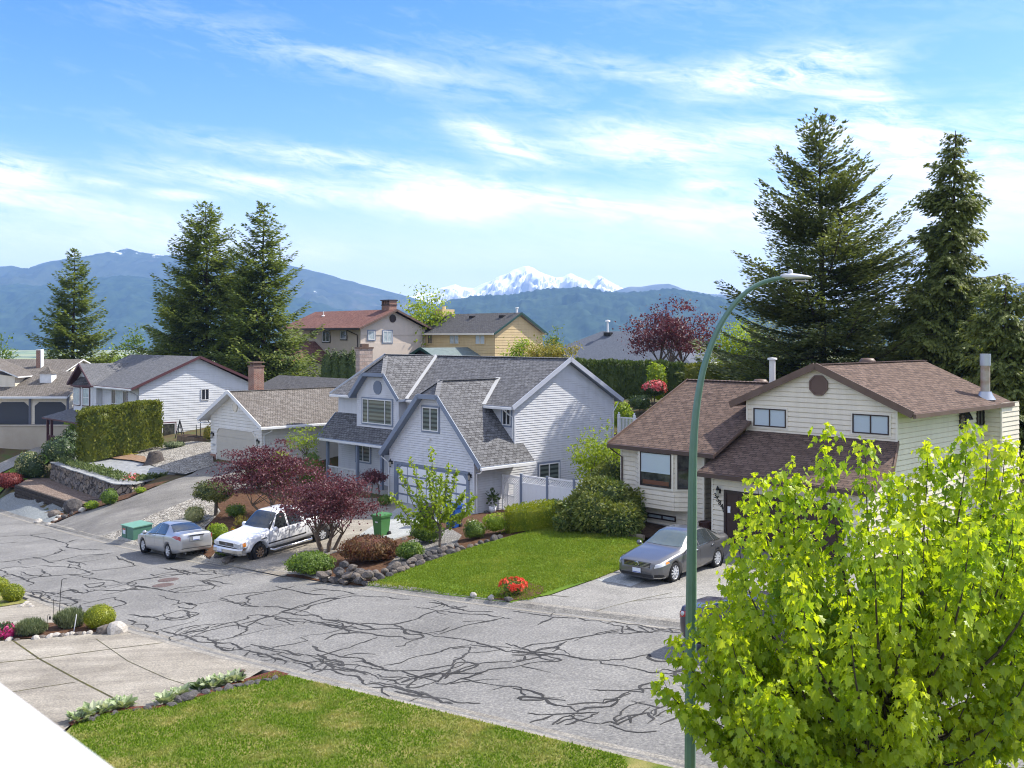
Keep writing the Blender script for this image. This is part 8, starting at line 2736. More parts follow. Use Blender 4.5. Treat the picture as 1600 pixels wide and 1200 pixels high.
def plate(parent, x, y0, z, tilt=0, back=False):
 mb = MB()
 s = 1 if back else -1
 mb.faces([(x, y0 - .16, z - .08), (x, y0 + .16, z - .08), (x - tilt * .15, y0 + .16, z + .08), (x - tilt * .15, y0 - .16, z + .08)], [(0, 1, 2, 3)])
 mb.faces([(x + s * .004, y0 - .15, z - .07), (x + s * .004, y0 + .15, z - .07), (x + s * .004, y0 + .15, z - .045), (x + s * .004, y0 - .15, z - .045)], [(0, 1, 2, 3)], 1)
 return mb.build('number_plate', [M_PLATE, M_PLATEBLUE], parent, local=True)

def place(root, front_axle_xy, heading, x_axle, Yc=None):
 """Stand a vehicle (nose at local x = 0, length along +x) so that its front axle is over a spot, nose towards heading; tilt it to the ground."""
 hd = Vector((heading[0], heading[1], 0)).normalized()
 ex = -hd                                       # local +x runs backwards
 p = Vector((front_axle_xy[0], front_axle_xy[1], 0))
 nose = p - ex * x_axle
 wb = root['wheelbase']
 zf, zr = h1(p.x, p.y), h1(p.x + ex.x * wb, p.y + ex.y * wb)
 if root.get('ride'):
  zf += root['ride']; zr += root['ride']
 pitch = math.atan2(zr - zf, wb)
 root.location = (nose.x, nose.y, zf - math.tan(pitch) * x_axle)
 root.rotation_mode = 'XYZ'
 root.rotation_euler = (0, -pitch, math.atan2(ex.y, ex.x))
 del root['wheelbase']
 if 'ride' in root:
  del root['ride']

def sedan(label, C, m, rim, kind):
 root = thing('car', label, 'car')
 root['wheelbase'] = C['wb']
 B = Body(C)
 pts, fs = B.mesh()
 mb = MB(); mb.faces(pts, fs, 0, True)
 body = mb.build('body', [m], root, local=True)
 me = body.data
 b = bmesh.new(); b.from_mesh(me); bmesh.ops.recalc_face_normals(b, faces=b.faces[:]); b.to_mesh(me); b.free()
 r, W = C['r'], C['w_max']
 xf, xr = C['xf'], C['xf'] + C['wb']
 cut_wells(body, [(x, r * 1.0, r * 1.14, s * (W - .30), s * (W + .2)) for x in (xf, xr) for s in (-1, 1)])
 for p in body.data.polygons:
  p.use_smooth = True
 # inner arches
 for x in (xf, xr):
  for s in (-1, 1):
   mb = MB(); mb.lathe([(r * 1.15, s * .0), (r * 1.15, s * -.28), (0, s * -.28)], (x, s * (W - .02), r), 'y', 24); mb.build('wheel_arch', M_TRIM, root, local=True)
   wheel(root, x, s * (W - .125), r, .21, s, rim, C['spokes'])
 g = C['glass']
 mb = MB(); B.patch(mb, [(g['ws0'], 12), (g['ws1'], 12), (g['ws1'] + .03, 9.4), (g['ws0'] + .16, 7.0)], 1, .008); B.patch(mb, [(g['ws0'], 12), (g['ws1'], 12), (g['ws1'] + .03, 9.4), (g['ws0'] + .16, 7.0)], -1, .008)
 mb.build('windscreen', M_WINDSCREEN, root, local=True)
 mb = MB()
 for s in (1, -1):
  B.patch(mb, [(g['rw0'], 12), (g['rw1'], 12), (g['rw1'] - .14, 8.0), (g['rw0'] - .02, 9.5)], s, .008)
 mb.build('rear_window', M_CARGLASS, root, local=True)
 for s in (1, -1):
  for (a, c, d, e) in g['side']:
   mb = MB(); B.patch(mb, [(a, 6.25), (c, 6.25), (d, 9.0), (e, 9.0)], s, .008)
   mb.build('side_window', M_CARGLASS, root, local=True)
  # chrome line round the glass, door seams, sill moulding, handles
  mb = MB()
  x0, x1 = g['side'][0][0] - .03, g['side'][-1][1] + .02
  B.patch(mb, [(x0, 6.02), (x1, 6.02), (x1, 6.2), (x0, 6.2)], s, .010, 0, 16)
  mb.build('window_trim', M_CHROME if C.get('chrome') else M_TRIM, root, local=True)
  for x in C['seams']:
   mb = MB(); B.patch(mb, [(x, .9), (x + .012, .9), (x + .012, 6.0), (x, 6.0)], s, .003, 0, 1); mb.build('door_seam', M_TRIM, root, local=True)
  mb = MB(); B.patch(mb, [(xf + r * 1.25, .35), (xr - r * 1.25, .35), (xr - r * 1.25, .95), (xf + r * 1.25, .95)], s, .008, 0, 12); mb.build('sill_moulding', M_CHROME if C.get('chrome') else m, root, local=True)
  for x in C['handles']:
   p = B.pt(x, 5.0, s)
   mb = MB(); mb.tube([p + Vector((-.10, s * .02, 0)), p + Vector((0, s * .04, .005)), p + Vector((.10, s * .02, 0))], .016, 6); mb.build('door_handle', M_CHROME if C.get('chrome') else m, root, local=True)
  p = B.pt(C['mx'], 6.2, s)
  mirror(root, m, p.x, p.y, p.z + .06, s)
 L = C['L']
 if kind == 'front':
  for s in (1, -1):
   mb = MB(); B.patch(mb, [(.02, 4.55), (.62, 4.6), (.46, 6.0), (.05, 6.3)], s, .010); h = mb.build('headlight', M_HEADLIGHT, root, local=True)
   mb = MB(); B.patch(mb, [(.40, 4.75), (.60, 4.75), (.52, 5.6), (.40, 5.6)], s, .016); mb.build('indicator', M_AMBER, h, local=True)
   mb = MB(); B.patch(mb, [(.02, 1.6), (.36, 1.7), (.30, 2.3), (.02, 2.5)], s, .008); mb.build('lower_intake', M_TRIM, root, local=True)
   mb = MB(); B.patch(mb, [(.02, 1.35), (.42, 1.4), (.42, 1.6), (.02, 1.58)], s, .012); mb.build('intake_trim', M_CHROME, root, local=True)
  # grille of thin chrome bars, round badge, low intake
  zt, zb = C['nose_z'] + .01, C['nose_z'] - .155
  mb = MB(); mb.box((-.012, -.50, zb), (.06, .50, zt)); gr = mb.build('grille', M_TRIM, root, local=True)
  for i in range(4):
   z = zb + .02 + (zt - zb - .03) * i / 3
   mb = MB(); mb.beam((-.02, -.50, z), (-.02, .50, z), .012, .010); mb.build('grille_bar', M_CHROME, gr, local=True)
  zc = (zt + zb) / 2 + .01
  mb = MB(); mb.lathe([(.085, -.03), (.072, -.042)], (0, 0, zc), 'x', 24, 0); mb.lathe([(.072, -.034), (0, -.034)], (0, 0, zc), 'x', 24, 1)
  q = lambda a, b: (-.042, a, zc + b)
  for a, c in ((q(-.03, .06), q(0, .0)), (q(.03, .06), q(0, .0)), (q(-.058, .03), q(-.026, -.055)), (q(.058, .03), q(.026, -.055)), (q(-.026, -.055), q(0, -.005)), (q(.026, -.055), q(0, -.005))):
   mb.beam(a, c, .014, .014, 0, up=(1, 0, 0))
  mb.build('badge', [M_CHROME, M_TRIM], gr, local=True)
  mb = MB(); mb.box((-.004, -.62, .265), (.08, .62, .36)); mb.build('lower_intake', M_TRIM, root, local=True)
  plate(root, -.03, 0, .455)
 else:
  for s in (1, -1):
   mb = MB(); B.patch(mb, [(L - .62, 5.3), (L - .02, 4.3), (L - .03, 6.0), (L - .34, 6.3)], s, .010); t = mb.build('tail_light', M_TAIL, root, local=True)
   p = B.pt(L - .16, 5.3, s)
   mb = MB(); mb.lathe([(.06, .0), (.045, .012), (0, .014)], (p.x + .0, p.y + s * .012, p.z), 'y' if s > 0 else 'y', 14); mb.build('lamp_ring', M_HEADLIGHT, t, local=True)
  zp = C['boot_z'] - .24
  mb = MB(); mb.box((L - .01, -.30, zp - .12), (L + .012, .30, zp + .12)); rc = mb.build('plate_recess', m, root, local=True)
  plate(root, L + .02, 0, zp - .01, back=True)
  mb = MB(); mb.beam((L + .01, -.36, zp + .13), (L + .01, .36, zp + .13), .03, .035); mb.build('boot_trim', M_CHROME, root, local=True)
  mb = MB(); mb.beam((L + .004, -.68, .47), (L + .004, .68, .47), .02, .02); mb.build('bumper_seam', M_TRIM, root, local=True)
  for s in (1, -1):
   mb = MB(); mb.tube([(L - .2, s * .5, .27), (L + .01, s * .5, .27)], .035, 10); mb.build('exhaust', M_CHROME, root, local=True)
 return root

GREY_SALOON = dict(L=4.86, wb=2.80, xf=.95, r=.335, w_max=.92, spokes=10, chrome=True, nose_z=.73, boot_z=1.05, mx=1.62, seams=(1.42, 2.52, 3.52), handles=(2.34, 3.38),
              w=[(0, .62), (.06, .74), (.25, .85), (.7, .905), (1.6, .92), (3.4, .92), (4.3, .885), (4.7, .80), (4.82, .70), (4.86, .64)],
              sill=[(0, .22), (.5, .18), (1, .19), (4, .20), (4.5, .26), (4.86, .34)],
              belt=[(0, .66), (.08, .70), (.5, .78), (1.2, .87), (2, .92), (3.4, .96), (4.3, .97), (4.80, .93), (4.86, .86)],
              top=[(0, .70), (.08, .755), (.5, .86), (1.05, .955), (1.42, 1.01), (1.6, 1.08), (2.0, 1.30), (2.25, 1.42), (2.6, 1.475), (3.0, 1.48), (3.4, 1.43), (3.8, 1.29), (4.1, 1.15), (4.25, 1.09), (4.5, 1.07), (4.78, 1.04), (4.86, .93)],
              wr=[(0, .50), (.3, .64), (1.4, .70), (2.0, .60), (2.4, .56), (3.2, .56), (3.8, .60), (4.2, .66), (4.7, .62), (4.86, .52)],
              glass=dict(ws0=1.50, ws1=2.27, rw0=3.42, rw1=4.14, side=[(1.72, 2.50, 2.54, 2.20), (2.58, 3.50, 3.42, 2.62), (3.56, 3.92, 3.60, 3.48)]))
SILVER_SALOON = dict(L=4.84, wb=2.78, xf=1.0, r=.325, w_max=.90, spokes=7, nose_z=.72, boot_z=1.12, mx=1.52, seams=(1.38, 2.46, 3.44), handles=(2.30, 3.30),
              w=[(0, .58), (.08, .72), (.3, .83), (.8, .885), (1.6, .90), (3.4, .90), (4.2, .88), (4.65, .82), (4.80, .74), (4.84, .68)],
              sill=[(0, .22), (.5, .18), (1, .19), (4, .20), (4.5, .26), (4.84, .36)],
              belt=[(0, .64), (.1, .70), (.6, .80), (1.2, .88), (2, .93), (3.4, .99), (4.3, 1.01), (4.76, 1.0), (4.84, .93)],
              top=[(0, .68), (.1, .76), (.6, .89), (1.1, .97), (1.35, 1.02), (1.6, 1.14), (2.0, 1.34), (2.25, 1.435), (2.6, 1.475), (3.0, 1.465), (3.4, 1.41), (3.8, 1.29), (4.1, 1.18), (4.3, 1.135), (4.55, 1.13), (4.78, 1.12), (4.84, 1.02)],
              wr=[(0, .46), (.3, .60), (1.4, .68), (2.0, .58), (2.4, .54), (3.2, .54), (3.8, .57), (4.2, .62), (4.7, .64), (4.84, .58)],
              glass=dict(ws0=1.44, ws1=2.24, rw0=3.36, rw1=4.18, side=[(1.66, 2.44, 2.48, 2.18), (2.52, 3.52, 3.30, 2.56)]))

def park_cars():
 c = sedan('grey saloon parked on the drive of the brown roofed house', GREY_SALOON, paint('slate grey metallic paint', (0.13, 0.13, 0.135), .5), M_ALLOY, 'front')
 a = G(1052, 909)
 hd = Vector((-.655, -.755, 0)).normalized()
 off = Vector((hd.y, -hd.x, 0)) * .80
 place(c, (a.x + off.x, a.y + off.y), hd, .95)
 c2 = sedan('silver saloon parked at the far kerb, seen from behind', SILVER_SALOON, paint('silver paint', (0.45, 0.455, 0.465), .55), M_ALLOY, 'rear')
 a = G(226.5, 866); b = G(265, 875)
 hd = Vector((a.x - b.x, a.y - b.y, 0)).normalized()
 off = Vector((hd.y, -hd.x, 0)) * .78
 place(c2, (a.x + off.x, a.y + off.y), hd, 1.0)
 c3 = sedan('dark car parked at the far kerb, almost hidden behind the young maple', dict(SILVER_SALOON), paint('near black plum paint', (0.05, 0.035, 0.045), .4), M_ALLOY, 'rear')
 e = np.array(FAR_EDGE); q = G(1096, 985)
 hd = Vector((.766, -.643, 0))
 start = Vector((q.x, q.y, 0)) + hd * 4.35 + Vector((hd.y, -hd.x, 0)) * 1.25
 place(c3, (start.x, start.y), hd, 1.0)

park_cars()

def pickup():
 root = thing('pickup_truck', 'white pickup truck with one rusty front wheel on the grey house drive', 'pickup truck')
 root['wheelbase'] = 3.53
 m = paint('white truck paint', (0.72, 0.73, 0.75), .0, .35)
 L, W, r, xf, wb = 5.6, .96, .375, .95, 3.53
 C = dict(L=L,
             w=[(0, .80), (.05, .86), (.3, .92), (.8, .955), (2, .96), (5.5, .96), (5.6, .95)],
             sill=[(0, .46), (.5, .44), (1.5, .42), (5.6, .46)],
             belt=[(0, .86), (.1, .93), (.4, 1.0), (1.2, 1.07), (2, 1.09), (3.58, 1.12), (3.66, 1.22), (5.6, 1.24)],
             top=[(0, .90), (.1, 1.0), (.4, 1.08), (1.15, 1.16), (1.35, 1.20), (1.5, 1.28), (1.9, 1.64), (2.1, 1.79), (2.4, 1.85), (3.2, 1.85), (3.42, 1.80), (3.54, 1.70), (3.60, 1.30), (3.66, 1.245), (5.6, 1.255)],
             wr=[(0, .70), (.3, .78), (1.3, .78), (1.9, .70), (2.3, .66), (3.3, .66), (3.56, .70), (3.66, .88), (5.6, .88)])
 B = Body(C, 70)
 pts, fs = B.mesh()
 mb = MB(); mb.faces(pts, fs, 0, True)
 body = mb.build('body', [m], root, local=True)
 b = bmesh.new(); b.from_mesh(body.data); bmesh.ops.recalc_face_normals(b, faces=b.faces[:]); b.to_mesh(body.data); b.free()
 xr = xf + wb
 cut_wells(body, [(x, r * 1.08, r * 1.20, s * (W - .32), s * (W + .2)) for x in (xf, xr) for s in (-1, 1)])
 for p in body.data.polygons:
  p.use_smooth = True
 for x in (xf, xr):
  for s in (-1, 1):
   mb = MB(); mb.lathe([(r * 1.22, 0), (r * 1.22, s * -.3), (0, s * -.3)], (x, s * (W - .02), r * 1.08), 'y', 24); mb.build('wheel_arch', M_TRIM, root, local=True)
   w_ = wheel(root, x, s * (W - .13), r, .25, s, M_RUST if x == xf else M_ALLOY, 8, .56)
   if x == xf:
    w_['label'] = 'front wheel with a rusty steel rim'
 mb = MB()
 for s in (1, -1):
  B.patch(mb, [(1.44, 12), (2.13, 12), (2.16, 9.5), (1.58, 7.2)], s, .008)
 mb.build('windscreen', M_CARGLASS, root, local=True)
 mb = MB()
 for s in (1, -1):
  B.patch(mb, [(3.52, 12), (3.59, 12), (3.59, 9.6), (3.52, 9.6)], s, .01)
 mb.build('rear_window', M_CARGLASS, root, local=True)
 for s in (1, -1):
  for (a, c, d, e) in ((1.70, 2.52, 2.52, 2.12), (2.62, 3.36, 3.30, 2.62)):
   mb = MB(); B.patch(mb, [(a, 6.3), (c, 6.3), (d, 9.0), (e, 9.0)], s, .008); mb.build('side_window', M_CARGLASS, root, local=True)
  for x in (1.46, 2.57, 3.45, 3.62):
   mb = MB(); B.patch(mb, [(x, .6), (x + .014, .6), (x + .014, 6.0), (x, 6.0)], s, .003, 0, 1); mb.build('door_seam', M_TRIM, root, local=True)
  mb = MB(); B.patch(mb, [(1.40, 2.3), (3.5, 2.3), (3.5, 2.62), (1.40, 2.62)], s, .012, 0, 12); mb.build('side_moulding', M_TRIM, root, local=True)
  mb = MB(); B.patch(mb, [(1.05, 4.1), (1.32, 4.1), (1.32, 4.4), (1.05, 4.4)], s, .01, 0, 3); mb.build('wing_badge', M_TRIM, root, local=True)
  p = B.pt(2.46, 5.0, s); mb = MB(); mb.box((p.x - .09, p.y - .01, p.z - .03), (p.x + .09, p.y + s * .02, p.z + .03)); mb.build('door_handle', m, root, local=True)
  p = B.pt(1.72, 6.3, s); mirror(root, m, p.x, p.y, p.z + .08, s, 1.25)
  mb = MB(); mb.tube([(1.5, s * (W - .02), .38), (1.6, s * (W + .10), .34), (3.7, s * (W + .10), .34), (3.8, s * (W - .02), .38)], .055, 8); mb.build('running_board', M_CHROME, root, local=True)
  # corner lamp units: lens with amber end
  mb = MB(); mb.box((-.025, s * .50, .76), (.10, s * .83, .90)); B.patch(mb, [(.02, 3.6), (.14, 3.6), (.14, 5.3), (.02, 5.3)], s, .014); h = mb.build('headlight', M_HEADLIGHT, root, local=True)
  mb = MB(); B.patch(mb, [(.12, 3.6), (.26, 3.6), (.26, 5.2), (.12, 5.2)], s, .02); mb.build('indicator', M_AMBER, h, local=True)
  mb = MB(); B.patch(mb, [(L - .22, 3.2), (L - .01, 3.2), (L - .01, 5.8), (L - .22, 5.8)], s, .01); mb.build('tail_light', M_TAIL, root, local=True)
 mb = MB(); mb.box((-.02, -.49, .75), (.06, .49, .91)); gr = mb.build('grille', M_TRIM, root, local=True)
 for z in (.785, .83, .875):
  mb = MB(); mb.beam((-.024, -.46, z), (-.024, .46, z), .006, .006); mb.build('grille_bar', M_CHROME, gr, local=True)
 for a, c in (((-.5, .745), (.5, .745)), ((-.5, .915), (.5, .915)), ((-.5, .745), (-.5, .915)), ((.5, .745), (.5, .915))):
  mb = MB(); mb.beam((-.03, a[0], a[1]), (-.03, c[0], c[1]), .02, .022, up=(1, 0, 0)); mb.build('grille_surround', m, gr, local=True)
 mb = MB()
 n = 20
 mb.faces([(-.034, .085 * math.cos(6.283 * i / n), .83 + .036 * math.sin(6.283 * i / n)) for i in range(n)], [tuple(range(n))], 0)
 mb.faces([(-.036, .075 * math.cos(6.283 * i / n), .83 + .028 * math.sin(6.283 * i / n)) for i in range(n)], [tuple(range(n))], 1)
 mb.beam((-.038, -.05, .826), (-.038, .05, .834), .004, .012, 0)
 mb.build('badge', [M_CHROME, mat('badge blue', (.01, .03, .16), .3)], gr, local=True)
 # chrome bumper with black upper strip
 P = [(.18, -.97), (.02, -.95), (-.10, -.80), (-.14, -.4), (-.15, 0), (-.14, .4), (-.10, .80), (.02, .95), (.18, .97)]
 mb = MB()
 for a, c in zip(P[:-1], P[1:]):
  for k, (z0, z1, o0, o1) in enumerate(((.42, .50, .05, .0), (.50, .64, .0, .0), (.64, .70, .0, .05))):
   mb.poly([(a[0] + o0, a[1], z0), (c[0] + o0, c[1], z0), (c[0] + o1, c[1], z1), (a[0] + o1, a[1], z1)], 0)
  mb.poly([(a[0] + .05, a[1], .70), (c[0] + .05, c[1], .70), (c[0] + .2, c[1] * .98, .715), (a[0] + .2, a[1] * .98, .715)], 1)
 bp = mb.build('bumper', [M_CHROME, M_TRIM], root, local=True)
 mb = MB(); mb.box((-.158, -.42, .45), (-.14, .42, .50)); mb.build('air_dam', M_TRIM, bp, local=True)
 plate(root, -.165, .32, .57)
 mb = MB(); mb.box((3.75, -.80, 1.245), (5.5, .80, 1.30)); mb.build('bed_cover', M_TRIM, root, local=True)
 a = G(405, 873.5)
 hd = Vector((-.60, -.80, 0)).normalized()
 off = Vector((hd.y, -hd.x, 0)) * .85
 place(root, (a.x + off.x, a.y + off.y), hd, xf)

pickup()

# ------------------------------------------------------------------ the street lamp
def street_lamp():
 Y = 17.0
 base = ground_at(1080, Y)
 root = thing('street_lamp', 'tall green octagonal street lamp with a curved arm and pale grey lantern', 'street lamp', base)
 m = mat('green lamp post paint', (0.10, 0.185, 0.14), .32, .5, 0.1, col2=(0.115, 0.205, 0.155), vscale=4)
 pix = [(1078, 1300), (1079.5, 1000), (1081.5, 800), (1083.5, 700), (1088, 640), (1096, 590), (1104, 560), (1117, 525), (1133, 495), (1150, 472), (1168, 455), (1186, 444), (1206, 437), (1226, 434)]
 path = [at(x, y, Y) for x, y in pix]
 path[0].z = base.z - .2
 path = [Vector(p) for p in path]
 # smooth the curve
 Q = [path[0]]
 for i in range(len(path) - 1):
  p0, p1, p2, p3 = path[max(i - 1, 0)], path[i], path[i + 1], path[min(i + 2, len(path) - 1)]
  for t in np.linspace(0, 1, 6)[1:]:
   Q.append(.5 * ((2 * p1) + (p2 - p0) * t + (2 * p0 - 5 * p1 + 4 * p2 - p3) * t * t + (3 * p1 - p0 - 3 * p2 + p3) * t ** 3))
 L = np.r_[0, np.cumsum([(b - a).length for a, b in zip(Q[:-1], Q[1:])])]
 rad_ = [.094 - (.094 - .034) * max(0, (s - 3.0) / (L[-1] - 3.0)) for s in L]
 mb = MB(); mb.tube(Q, rad_, 8, smooth=False); mb.build('post', m, root)
 mb = MB(); mb.box((base.x - .2, base.y - .2, base.z - .1), (base.x + .2, base.y + .2, base.z + .05)); mb.build('base_plate', m, root)
 e = Q[-1]
 g = mat('pale grey cast lantern', (.55, .56, .56), .4, .4)
 d = Vector((1, .04, 0)).normalized(); sd = Vector((-d.y, d.x, 0))
 prof = [(-.06, .055, .05, -.02), (.02, .085, .065, -.05), (.10, .10, .07, -.055), (.24, .125, .055, -.06), (.38, .12, .03, -.045), (.45, .07, .005, -.03)]
 pts = []
 for (x, w, hi, lo) in prof:
  c = e + d * x
  for k in range(12):
   t = 2 * math.pi * k / 12
   z = hi * math.sin(t) if math.sin(t) > 0 else -lo * math.sin(t) * .6
   pts.append(c + sd * (w * math.cos(t)) + Vector((0, 0, z + .01)))
 fs = [(i * 12 + k, i * 12 + (k + 1) % 12, (i + 1) * 12 + (k + 1) % 12, (i + 1) * 12 + k) for i in range(len(prof) - 1) for k in range(12)]
 fs += [tuple(range(11, -1, -1)), tuple(range(60, 72))]
 mb = MB(); mb.faces(pts, fs, 0, True); ln = mb.build('lantern', g, root)
 mb = MB(); mb.lathe([(.04, 0), (.04, .05), (.025, .07), (0, .075)], tuple(e + d * .1 + Vector((0, 0, .07))), 'z', 10); mb.build('photocell', g, ln)
 mb = MB(); mb.box(tuple(e + d * .14 - sd * .09 + Vector((0, 0, -.065))), tuple(e + d * .38 + sd * .09 + Vector((0, 0, -.045)))); mb.build('lens', M_LAMPGLASS, ln)

street_lamp()

# ------------------------------------------------------------------ wheelie bins and the transformer box
def bin_(label, px, py, Y, col, name, hgt=1.06, rz=-40, wheels=True):
 p = ground_at(px, Y)
 root = thing('wheelie_bin', label, 'bin', p, rad(rz))
 m = mat(name, col, .45, .4, col2=tuple(q * .85 for q in col), vscale=6)
 mb = MB()
 a, b = (.22, .23), (.29, .30)
 lo = [(-a[0], -a[1], .06), (a[0], -a[1], .06), (a[0], a[1], .06), (-a[0], a[1], .06)]
 hi = [(-b[0], -b[1], hgt - .12), (b[0], -b[1], hgt - .12), (b[0], b[1], hgt - .12), (-b[0], b[1], hgt - .12)]
 mb.faces(lo + hi, [(3, 2, 1, 0), (0, 1, 5, 4), (1, 2, 6, 5), (2, 3, 7, 6), (3, 0, 4, 7)])
 mb.box((-b[0] - .03, -b[1] - .03, hgt - .17), (b[0] + .03, b[1] + .03, hgt - .11))
 mb.box((-b[0] - .01, -b[1] - .005, hgt - .30), (b[0] + .01, -b[1] + .06, hgt - .27))
 body = mb.build('body', m, root, local=True)
 mb = MB()
 t = hgt - .11
 mb.faces([(-b[0] - .04, -b[1] - .05, t), (b[0] + .04, -b[1] - .05, t), (b[0] + .04, b[1] + .07, t), (-b[0] - .04, b[1] + .07, t), (-b[0] - .04, -b[1] - .05, t + .03), (b[0] + .04, -b[1] - .05, t + .03), (b[0] + .02, b[1] + .05, t + .08), (-b[0] - .02, b[1] + .05, t + .08), (0, -.02, t + .11)],
             [(0, 1, 5, 4), (1, 2, 6, 5), (2, 3, 7, 6), (3, 0, 4, 7), (4, 5, 8), (5, 6, 8), (6, 7, 8), (7, 4, 8)])
 mb.build('lid', m, root, local=True)
 mb = MB(); mb.tube([(-.25, b[1] + .08, hgt - .14), (.25, b[1] + .08, hgt - .14)], .018, 6); mb.build('handle', M_TRIM, root, local=True)
 for s in (-1, 1):
  mb = MB(); mb.lathe([(.0, -.03), (.11, -.03), (.12, 0), (.11, .03), (0, .03)], (s * .25, .24, .12), 'x', 16); mb.build('wheel', M_TYRE, root, local=True)
 mb = MB(); mb.faces([(-.10, -.287, hgt - .42), (.06, -.287, hgt - .42), (.06, -.293, hgt - .36), (-.10, -.293, hgt - .36)], [(0, 1, 2, 3)]); mb.build('sticker', M_PLATE, body, local=True)

bin_('green wheelie bin standing on the pale drive', 596, 850, 45.3, (0.06, 0.19, 0.05), 'green bin plastic', rz=-38)
bin_('blue wheelie bin beside the yellow rose bush', 708, 842, 45.6, (0.01, 0.07, 0.32), 'blue bin plastic', 1.12, rz=-30)
bin_('black wheelie bin half hidden behind the young fruit tree', 667, 828, 47.2, (0.025, 0.024, 0.025), 'black bin plastic', rz=-20)

def transformer():
 a = G(214, 840)
 root = thing('utility_box', 'green electrical transformer box on the river stones behind the silver car', 'utility box', a, rad(-43))
 m = mat('utility green paint', (0.06, 0.16, 0.11), .5, .4, col2=(0.075, 0.185, 0.13), vscale=5)
 mb = MB()
 mb.faces([(-.62, -.5, 0), (.62, -.5, 0), (.62, .5, 0), (-.62, .5, 0), (-.62, -.5, .62), (.62, -.5, .62), (.62, .5, .68), (-.62, .5, .68)], [(3, 2, 1, 0), (0, 1, 5, 4), (1, 2, 6, 5), (2, 3, 7, 6), (3, 0, 4, 7), (4, 5, 6, 7)])
 mb.build('cabinet', m, root, local=True)
 mb = MB()
 mb.faces([(-.66, -.54, .62), (.66, -.54, .62), (.66, .54, .68), (-.66, .54, .68), (-.66, -.54, .66), (.66, -.54, .66), (.66, .54, .74), (-.66, .54, .74)], [(0, 1, 5, 4), (1, 2, 6, 5), (2, 3, 7, 6), (3, 0, 4, 7), (4, 5, 6, 7), (3, 2, 1, 0)])
 mb.build('lid', mat('utility green lid', (0.13, 0.27, 0.20), .5, col2=(0.15, 0.30, 0.22), vscale=4), root, local=True)
 mb = MB(); mb.box((-.75, -.62, -.12), (.75, .62, .02)); mb.build('pad', M_CONC, root, local=True)
 mb = MB(); mb.box((-.5, -.506, .22), (-.22, -.50, .50), 0); mb.box((-.5, -.509, .42), (-.22, -.504, .50), 1); mb.build('warning_label', [M_PLATE, mat('label red', (.45, .10, .06), .5)], root, local=True)
 mb = MB(); mb.box((-.627, -.30, .42), (-.62, -.12, .56)); mb.build('warning_label', mat('label orange', (.55, .20, .04), .5), root, local=True)
 mb = MB(); mb.box((-.10, -.51, .05), (-.08, -.50, .6)); mb.build('door_seam', M_TRIM, root, local=True)

transformer()

def manhole(label, px, py):
 x, y = on_road(px, py)
 p = Vector((x, y, h1(x, y)))
 root = thing('manhole_cover', label, 'manhole cover', p, rad(-45))
 mb = MB(); mb.lathe([(.40, .006), (.39, .014), (.30, .014), (.29, .010), (.0, .012)], (0, 0, 0), 'z', 24)
 for i in range(5):
  mb.box((-.24 + i * .12 - .02, -.2, .012), (-.24 + i * .12 + .02, .2, .018))
 mb.build('cover', mat('rusty cast iron', (.10, .07, .06), .7, .4, .2, col2=(.15, .105, .09), vscale=8), root, local=True)
 root.rotation_euler = (math.atan(-.0456), math.atan(-.0537), 0)

manhole('round rusty manhole cover in the road, farther of the two', 263, 906)
manhole('round rusty manhole cover in the road, nearer of the two', 255, 914.5)

